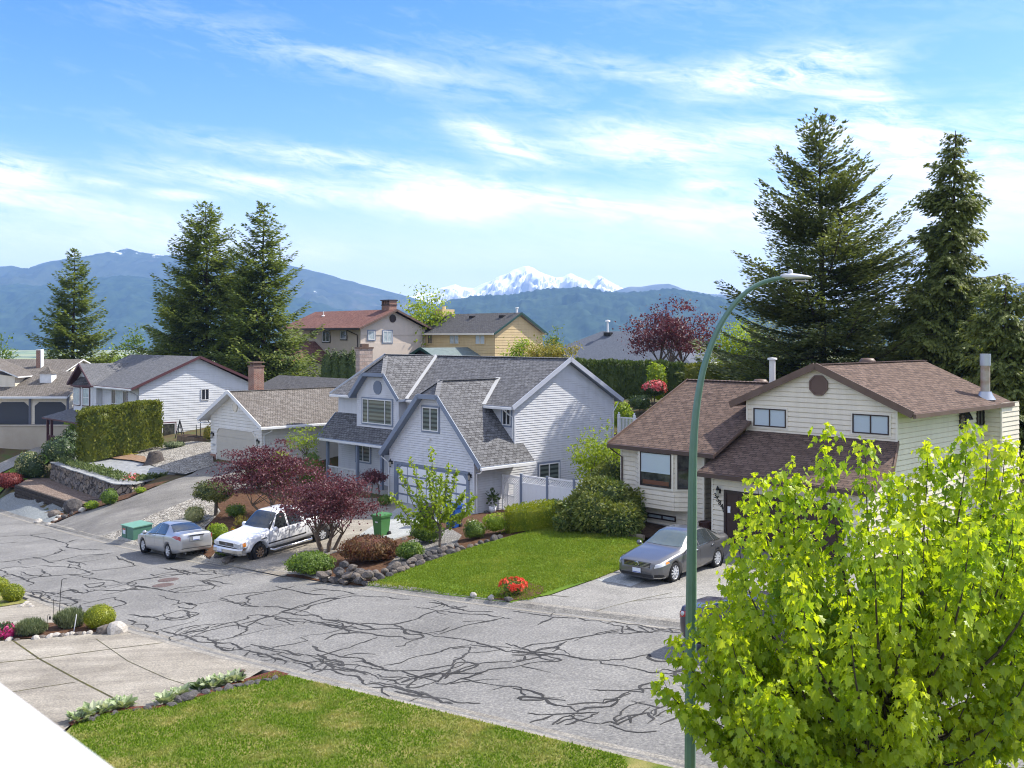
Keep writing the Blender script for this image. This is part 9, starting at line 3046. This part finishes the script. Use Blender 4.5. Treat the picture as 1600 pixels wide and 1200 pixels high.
# ------------------------------------------------------------------ walls and rocks of the left hand gardens
def garden_walls():
 # timber wall with a gravel bed above it
 P0, P1 = at(25, 757, 71.5), at(109, 785, 64.0)
 d = (Vector((P1.x, P1.y, 0)) - Vector((P0.x, P0.y, 0))).normalized()
 zt = HEYE - 10.5
 bk = Vector((-d.y, d.x, 0))
 tm = mat('dark weathered timber', (.032, .027, .024), .9, .15, col2=(.07, .058, .05), vscale=5, bump=.5, bscale=30)
 root = thing('timber_wall', 'low dark timber retaining wall around a brown gravel bed at the left', 'retaining wall', P0)
 Ls = (Vector((P1.x, P1.y, 0)) - Vector((P0.x, P0.y, 0))).length
 for j in range(5):
  mb = MB()
  z = zt - .19 * (j + 1) + .005
  a = Vector((P0.x, P0.y, z + .09)); b = a + d * Ls
  o = -bk * (.03 * (j % 2)); mb.beam(a + o, b + o, .18, .165); mb.beam(b + bk * .1, b + bk * 2.2, .18, .165)
  mb.build('timber', tm, root)
 out = [P0 + bk * .1, P1 + bk * .1 - d * .1, at(150, 795, 62.6), at(185, 789, 63.0), at(150, 775, 66.6), at(115, 763, 70.0), at(80, 748, 74.6), at(52, 742, 76.2)]
 mb = MB(); mb.poly([(q.x, q.y, zt - .03) for q in out]); mb.build('gravel_bed', stone_mat('brown pea gravel', [(.16, .115, .09), (.26, .195, .155), (.33, .26, .21)], 9, (.09, .065, .05), .7, edge=.2), root)
 # dry stone wall and the terrace it holds
 S = [(80, 727, 748, 74.4), (115, 737, 764, 69.9), (150, 747, 777, 66.5), (180, 755, 789, 63.4), (206, 757, 788, 63.2), (238, 752, 773, 65.4), (277, 743, 750, 67.2)]
 path = [at(x, yt, Y) for (x, yt, yb, Y) in S]
 zt = HEYE - 9.33
 zb = [HEYE + (CY - yb) / FPX * Y - .25 for (x, yt, yb, Y) in S]
 root = thing('stone_wall', 'curved dry stone retaining wall with a pale flagstone cap beside the asphalt drive', 'retaining wall', path[3])
 fine = []
 for i in range(len(path) - 1):
  for t in np.linspace(0, 1, 9)[:-1]:
   p = path[i].lerp(path[i + 1], t); fine.append((p, zb[i] * (1 - t) + zb[i + 1] * t))
 fine.append((path[-1], zb[-1]))
 rs = np.random.RandomState(200)
 wm = stone_mat('field stones', [(.10, .085, .075), (.19, .165, .145), (.26, .21, .165), (.13, .12, .115), (.30, .24, .18)], 2.4, (.03, .026, .024), 1.0, edge=.07)
 mb = MB()
 rows = 7
 G_ = []
 for i, (p, b) in enumerate(fine):
  q = fine[min(i + 1, len(fine) - 1)][0]; o = fine[max(i - 1, 0)][0]
  t = Vector((q.x - o.x, q.y - o.y, 0)).normalized(); nrm = Vector((t.y, -t.x, 0))
  col = []
  for j in range(rows + 1):
   f = j / rows
   col.append(Vector((p.x, p.y, b + (zt - b) * f)) + nrm * (.12 * (1 - f) + rs.uniform(-.05, .05)))
  G_.append(col)
 pts = [q for c in G_ for q in c]
 fs = [(i * (rows + 1) + j, (i + 1) * (rows + 1) + j, (i + 1) * (rows + 1) + j + 1, i * (rows + 1) + j + 1) for i in range(len(G_) - 1) for j in range(rows)]
 mb.faces(pts, fs, 0)
 mb.build('stonework', wm, root)
 mb = MB()
 for i in range(len(fine) - 1):
  a, b = fine[i][0], fine[i + 1][0]
  t = Vector((b.x - a.x, b.y - a.y, 0)).normalized(); nrm = Vector((t.y, -t.x, 0))
  dz = rs.uniform(.0, .03)
  A, B_ = Vector((a.x, a.y, zt + dz)), Vector((b.x, b.y, zt + dz))
  pts = [A + nrm * .1, B_ + nrm * .1, B_ - nrm * .5, A - nrm * .5]
  mb.faces([q + Vector((0, 0, .06)) for q in pts] + pts, [(0, 1, 2, 3), (4, 7, 6, 5), (0, 4, 5, 1), (1, 5, 6, 2), (2, 6, 7, 3), (3, 7, 4, 0)])
 mb.build('cap_stones', mat('pale flagstone', (.22, .225, .225), .85, col2=(.33, .335, .33), vscale=2.2), root)
 # terrace: pale stone path, planting strip and bare soil behind the wall
 inner = [G(112, 716), G(150, 716), G(178, 718), G(215, 722), G(240, 730), G(262, 736), G(290, 742)]
 zi = [max(q.z, zt + .02) for q in inner]
 mb = MB()
 for i in range(len(path) - 1):
  a, b, c, e = path[i], path[i + 1], inner[i + 1], inner[i]
  n = 5
  for k in range(n):
   f0, f1 = k / n, (k + 1) / n
   q = lambda p, r, zz, f: (p.x + (r.x - p.x) * f, p.y + (r.y - p.y) * f, zt + .03 + (zz + .05 - zt - .03) * f)
   mb.poly([q(a, e, zi[i], f0), q(b, c, zi[i + 1], f0), q(b, c, zi[i + 1], f1), q(a, e, zi[i], f1)], 0)
 mb.build('terrace', mat('pale stone chips', (.20, .207, .207), .95, col2=(.30, .305, .305), vscale=3, bump=.4, bscale=20), root)
 rs = np.random.RandomState(201)
 P = []
 for i in range(len(path) - 1):
  L = (path[i + 1] - path[i]).length
  for k in range(int(L * 190)):
   t = rs.rand(); f = rs.uniform(.12, .42)
   p = path[i].lerp(path[i + 1], t); q = inner[i].lerp(inner[i + 1], t)
   P.append((p.x + (q.x - p.x) * f, p.y + (q.y - p.y) * f, zt + .08 + abs(rs.randn()) * .12))
 P = np.array(P); n = len(P)
 hb = thing('heather_strip', 'low strip of green heather along the top of the stone wall', 'ground cover', path[3] + Vector((0, 0, .2)))
 scatter('foliage', DIAMOND, P, rs.randn(n, 3) * .6 + np.array([0, 0, 1]), rs.randn(n, 3), .17 * rs.uniform(.6, 1.3, n), leaf_mat('heather', (.05, .085, .02), (.09, .13, .03), (.15, .18, .06), .2, .6, 1.2), hb, rs)
 fl = P[np.abs(P[:, 0] - at(210, 740, 65).x) < .55][:90]
 scatter('flowers', DIAMOND, fl + np.array([0, 0, .1]), rs.randn(len(fl), 3), rs.randn(len(fl), 3), .14, L_ROSE, hb, rs)
 q = [G(160, 716), G(205, 722), G(232, 728), G(226, 716), G(196, 710), G(168, 711)]
 sheet('garden_bed', [(a.x, a.y) for a in q], mat('bare tan soil', (.20, .125, .075), .95, .1, col2=(.30, .20, .13), vscale=3, bump=.4), .16)
 # stump
 p = G(241, 723)
 st = thing('tree_stump', 'dark weathered tree stump beside the gravel and the bare soil', 'stump', p)
 mb = MB(); rs = np.random.RandomState(202)
 prof = [(.85, -.15), (.66, .1), (.52, .4), (.45, .66), (.40, .74), (.0, .78)]
 mb.lathe(prof, tuple(p), 'z', 14)
 for i, v in enumerate(mb.v):
  k = 1 + .14 * math.sin(3 * math.atan2(v[1] - p.y, v[0] - p.x) + 1) + .07 * rs.randn()
  mb.v[i] = (p.x + (v[0] - p.x) * k, p.y + (v[1] - p.y) * k, v[2] + .04 * rs.randn())
 mb.build('wood', mat('old stump wood', (.045, .038, .034), .95, col2=(.10, .085, .075), vscale=4, bump=.8, bscale=12), st)
 # plant supports by the white house
 p = ground_at(281, 82)
 ob = thing('trellis', 'thin metal obelisk trellis against the white house wall', 'trellis', p)
 mb = MB()
 for sx in (-.3, .3):
  for sy in (-.3, .3):
   mb.beam((p.x + sx, p.y + sy, p.z), (p.x, p.y, p.z + 1.5), .05, .05)
 for z in (.5, .9):
  k = .3 * (1 - z / 1.5)
  for a, b in (((-k, -k), (k, -k)), ((k, -k), (k, k)), ((k, k), (-k, k)), ((-k, k), (-k, -k))):
   mb.beam((p.x + a[0], p.y + a[1], p.z + z), (p.x + b[0], p.y + b[1], p.z + z), .035, .035)
 mb.build('frame', M_BLACK, ob)
 p = ground_at(313, 80)
 ob = thing('plant_stakes', 'pair of thin dark plant stakes beside the creamy garage', 'stakes', p)
 mb = MB(); mb.beam(p, p + Vector((.02, 0, 1.7)), .045, .045); mb.build('stake', M_BLACK, ob)
 mb = MB(); mb.beam(p + Vector((-.3, 0, 0)), p + Vector((-.32, 0, 1.1)), .045, .045); mb.build('stake', M_BLACK, ob)
 # raised wooden planter at the white house wall
 a = ground_at(300, 80)
 pl = thing('raised_planter', 'low wooden raised bed along the white house wall', 'planter', a)
 mb = MB(HGl(a)); mb.box((-1.6, -.5, -.15), (1.6, .5, .28)); mb.build('box', mat('weathered boards', (.16, .11, .07), .9, col2=(.25, .18, .12), vscale=4), pl)
 mb = MB(HGl(a)); mb.box((-1.5, -.42, .2), (1.5, .42, .31)); mb.build('soil', SOIL, pl)

def HGl(p):
 return Frame(p.x, p.y, p.z)

garden_walls()

ROCKS = [mat('grey brown rock', (.10, .085, .072), .9, .2, col2=(.21, .18, .155), vscale=4, bump=.6, bscale=10, bdist=.05), mat('dark basalt rock', (.06, .056, .055), .9, .2, col2=(.13, .12, .115), vscale=4, bump=.6, bscale=10, bdist=.05),
         mat('pale quartz rock', (.32, .29, .25), .85, .3, col2=(.46, .43, .385), vscale=4, bump=.4, bscale=10, bdist=.04)]

def rock_mesh(seed, m):
 rs = np.random.RandomState(seed)
 b = bmesh.new()
 bmesh.ops.create_icosphere(b, subdivisions=2, radius=1)
 N_ = rdir(rs, 9); D = rs.uniform(.55, .9, 9)
 for v in b.verts:
  p = np.array(v.co)
  for n_, d_ in zip(N_, D):            # planes chip the ball into an angular stone
   k = p @ n_ - d_
   if k > 0:
    p = p - n_ * k * .9
  v.co = Vector(p) * float(1 + rs.randn() * .03)
 me = bpy.data.meshes.new('rock'); b.to_mesh(me); b.free(); me.materials.append(m)
 return me

ROCK_ME = [rock_mesh(300 + i, ROCKS[(0, 0, 1, 0, 1, 2)[i % 6]]) for i in range(9)]

def rock(label, p, s, seed, group=None, me=None, squash=.72, name='rock'):
 rs = np.random.RandomState(seed)
 o = bpy.data.objects.new(name, me or ROCK_ME[(0, 1, 2, 3, 4, 6, 7, 8)[rs.randint(8)]])
 COL.objects.link(o)
 o.location = (p[0], p[1], p[2] + s * squash * .35)
 o.scale = (s * rs.uniform(.8, 1.3), s * rs.uniform(.75, 1.05), s * squash * rs.uniform(.8, 1.15))
 o.rotation_euler = (rs.uniform(-.3, .3), rs.uniform(-.3, .3), rs.rand() * 6.3)
 return tag(o, label, 'rock', group)

def rock_rows():
 rs = np.random.RandomState(400)
 k = 0
 line = [(571, 916), (600, 905), (640, 889), (672, 877), (700, 867), (740, 855), (782, 842)]
 pts = [G(*q) for q in line]
 L = np.r_[0, np.cumsum([(b - a).length for a, b in zip(pts[:-1], pts[1:])])]
 s = 0.0
 while s < L[-1]:
  i = min(np.searchsorted(L, s, 'right') - 1, len(pts) - 2)
  p = pts[i].lerp(pts[i + 1], (s - L[i]) / (L[i + 1] - L[i])); big = rs.uniform(.13, .23)
  for row in range(2 if s < L[-1] * .75 else 1):
   q = Vector((p.x + rs.uniform(-.06, .06) - .20 * row, p.y + rs.uniform(-.06, .06) + .18 * row, 0)); q.z = h1(q.x, q.y) + .03 + .12 * row
   rock('angular brown rock edging the bed beside the lawn', q, big * rs.uniform(.8, 1.2), 500 + k, 'rocks edging the bed beside the lawn'); k += 1
  s += big * 1.75
 # the dry stacked heap at the street corner
 for (x, y, n) in ((516, 907, 7), (534, 906, 9), (552, 907, 9), (568, 908, 8)):
  c = G(x, y + 4)
  for j in range(n):
   q = Vector((c.x + rs.uniform(-.35, .35), c.y + rs.uniform(-.1, .5), 0)); lay = j // 4
   q.z = h1(q.x, q.y) + .05 + .2 * lay
   rock('dark rock in the stacked heap at the street corner', q, rs.uniform(.15, .27), 600 + k, 'rocks heaped at the street corner'); k += 1
 for (x, y) in ((672, 812), (688, 806), (706, 803), (718, 800), (735, 797), (646, 834), (660, 829), (632, 841), (760, 799)):
  rock('brown rock along the pale drive below the garage', G(x, y + 3), rs.uniform(.14, .24), 700 + k, 'rocks along the pale drive'); k += 1
 for (x, y) in ((352, 868), (361, 874), (344, 871), (356, 879)):
  rock('rock at the foot of the bed between the silver car and the pickup', G(x, y), rs.uniform(.18, .28), 750 + k, 'rocks between the silver car and the pickup'); k += 1
 for (x, y, m_) in ((86, 812, 5), (93, 807, 5), (101, 808, 2), (97, 802, 5), (104, 800, 5), (112, 802, 2), (118, 797, 5), (128, 797, 5), (135, 793, 5), (143, 791, 5), (152, 788, 5), (163, 784, 5), (172, 780, 5), (184, 776, 5), (60, 815, 5), (76, 819, 5)):
  rock('pale quartz rock along the left edge of the asphalt drive', G(x, y + 2), rs.uniform(.16, .30), 780 + k, 'quartz rocks along the asphalt drive', ROCK_ME[5] if m_ == 5 else ROCK_ME[2]); k += 1
 rock('slanted dark slate boulder at the corner of the timber wall', G(114, 800), .55, 850, None, ROCK_ME[2], 1.1, 'boulder')
 rock('tan boulder beside the crushed blue stone', G(84, 806), .42, 851, None, ROCK_ME[0], .7, 'boulder')
 # ours
 rock('pale quartz boulder at the street end of the near flower bed', G(184, 989), .36, 852, None, ROCK_ME[5], .85, 'boulder')
 rock('grey boulder in front of the boxwood ball', G(164, 990), .27, 853, None, ROCK_ME[0], .8, 'boulder')
 for (x, y) in ((150, 991), (140, 991), (132, 992), (124, 992.5), (113, 993), (105, 994), (97, 995), (88, 995.5), (78, 997), (66, 998), (57, 999), (14, 1002), (26, 1002)):
  rock('small pale rock edging the near flower bed', G(x, y), rs.uniform(.09, .17), 860 + k, 'rocks edging the near flower bed', ROCK_ME[5] if k % 3 else ROCK_ME[0]); k += 1
 for (x, y) in ((36, 946), (41, 944), (46, 946), (50, 949), (32, 949)):
  rock('pale pebble at the tip of the dry grass bed', G(x, y), rs.uniform(.07, .12), 890 + k, 'pebbles at the tip of the dry grass bed', ROCK_ME[5]); k += 1
 for (x, y, s_) in ((231, 1108, .13), (268, 1103, .16), (276, 1097, .2), (290, 1092, .24), (300, 1089, .2), (322, 1083, .16), (340, 1080, .15), (357, 1077, .15), (372, 1073, .15), (388, 1070, .16), (402, 1067, .15), (416, 1064.5, .15), (430, 1061.5, .14), (150, 1122, .13), (180, 1115, .12), (138, 1127, .14), (214, 1110, .12)):
  rock('flat grey stone edging the near lawn', G(x, y + 2), s_ * 1.25, 920 + k, 'flat stones edging the near lawn', ROCK_ME[8], .5); k += 1
 for (x, y, m_, lab) in ((795, 939, 2, 'blue black stone beside the coral azalea'), (767, 936, 5, 'pale stone at the kerb left of the azalea'), (741, 932, 5, 'small pale stone on the lawn edge by the kerb')):
  rock(lab, G(x, y), .15, 960 + k, None, ROCK_ME[m_]); k += 1

rock_rows()

# ------------------------------------------------------------------ small things near us
def small_things():
 p = G(92, 968)
 st = thing('plant_stake', 'tall thin dark crook stake in the near lavender', 'stake', p)
 mb = MB(); mb.tube([p, p + Vector((.06, 0, .95)), p + Vector((.10, 0, 1.3)), p + Vector((.16, 0, 1.33)), p + Vector((.27, 0, 1.32))], .011, 6); mb.build('rod', M_BLACK, st)
 p = G(84, 968)
 st = thing('plant_stake', 'shorter straight dark stake in the near lavender', 'stake', p)
 mb = MB(); mb.tube([p, p + Vector((0, 0, .68))], .010, 6); mb.build('rod', M_BLACK, st)
 p = G(115, 990)
 st = thing('marker_rod', 'slanted white marker rod between lavender and boxwood ball', 'stake', p)
 mb = MB(); mb.tube([p, p + Vector((.09, 0, .58))], .014, 6); mb.build('rod', M_VINYL, st)
 p = G(74, 988)
 st = thing('garden_lantern', 'small hanging garden lantern on a thin black hook', 'garden lantern', p)
 mb = MB(); mb.tube([p, p + Vector((0, 0, .50)), p + Vector((.05, 0, .56)), p + Vector((.08, 0, .52))], .007, 6); mb.build('hook', M_BLACK, st)
 mb = MB(); mb.lathe([(0, .06), (.03, .03), (.025, -.05), (.0, -.06)], tuple(p + Vector((.08, 0, .45))), 'z', 8); mb.build('lantern', M_BLACK, st)
 mb = MB(); mb.box(tuple(p + Vector((-.02, -.06, 0))), tuple(p + Vector((.12, .06, .02)))); mb.build('foot', M_BLACK, st)
 p = G(379, 1066)
 st = thing('path_light', 'small black mushroom path light at the edge of the red bark', 'path light', p)
 mb = MB(); mb.tube([p, p + Vector((0, 0, .24))], .014, 8); mb.build('stem', M_BLACK, st)
 mb = MB(); mb.lathe([(.0, .34), (.05, .325), (.075, .29), (.07, .285), (.03, .285), (.03, .23), (0, .23)], tuple(p - Vector((.0, 0, .02))), 'z', 14); mb.build('cap', M_BROWNTRIM, st)
 # potted plant by the gate
 p = HG((7.35, .9, 0)); p = Vector((p.x, p.y, h1(p.x, p.y)))
 st = thing('potted_plant', 'dark leafy plant in a white pot against the garage side wall', 'potted plant', p)
 mb = MB(); mb.lathe([(.0, 0), (.15, 0), (.20, .34), (.17, .34), (.16, .28), (0, .28)], tuple(p), 'z', 16); mb.build('pot', M_VINYL, st)
 rs = np.random.RandomState(700)
 n = 90
 d = rdir(rs, n)
 scatter('leaves', DIAMOND, np.array(p) + np.array([0, 0, .75]) + d * rs.rand(n, 1) * np.array([.28, .28, .42]), d + np.array([0, 0, .4]), rdir(rs, n), .2, L_DARK, st, rs)
 # plant pot by the entry of the brown house
 p = HB((-.62, .35, 0)); p = Vector((p.x, p.y, h1(p.x, p.y)))
 st = thing('planter_pot', 'dark red brown barrel pot by the entry behind the grey saloon', 'plant pot', p)
 mb = MB(); mb.lathe([(.0, 0), (.22, 0), (.28, .35), (.25, .62), (.28, .66), (.22, .66), (.2, .55), (0, .55)], tuple(p), 'z', 18); mb.build('barrel', mat('dark glazed barrel', (.06, .03, .025), .4), st)
 # timber edging of the bed under the bay window
 a, b = G(888, 824), G(1006, 843)
 ed = thing('timber_edging', 'weathered timber edging between the lawn and the juniper bed', 'edging', a)
 mb = MB(); mb.beam((a.x, a.y, h1(a.x, a.y) + .07), (b.x, b.y, h1(b.x, b.y) + .07), .14, .2); mb.build('timber', mat('grey weathered timber', (.22, .18, .13), .9, col2=(.32, .27, .2), vscale=4), ed)
 sheet('garden_bed', GX((889, 823), (1005, 842), HB((-.9, .75, 0)), HB((-5.3, .8, 0)), (900, 812)), SOIL, .055)
 # the white top rail of the balcony we stand on
 d = HG.r
 c = Vector((-.461, .96, HEYE - .349))
 ra = thing('balcony_railing', 'blurred white balcony railing close to the camera at the lower left corner', 'railing', c)
 nb = Vector((d.y, -d.x, 0))         # towards us
 mb = MB()
 a, b = c - d * 2.6, c + d * 1.9
 mb.beam(a + nb * .05, b + nb * .05, .10, .07, drop=1.0); mb.build('top_rail', M_VINYL, ra)
 mb = MB(); mb.beam(a + nb * .05 + Vector((0, 0, -.95)), b + nb * .05 + Vector((0, 0, -.95)), .06, .06); mb.build('bottom_rail', M_VINYL, ra)
 n = 36
 for i in range(n):
  q = a.lerp(b, (i + .5) / n) + nb * .05
  mb = MB(); mb.beam(q + Vector((0, 0, -.92)), q + Vector((0, 0, -.07)), .03, .03); mb.build('baluster', M_VINYL, ra)
 for q in (a, b):
  mb = MB(); mb.beam(q + nb * .05 + Vector((0, 0, -1.25)), q + nb * .05 + Vector((0, 0, .02)), .1, .1); mb.build('post', M_VINYL, ra)

small_things()
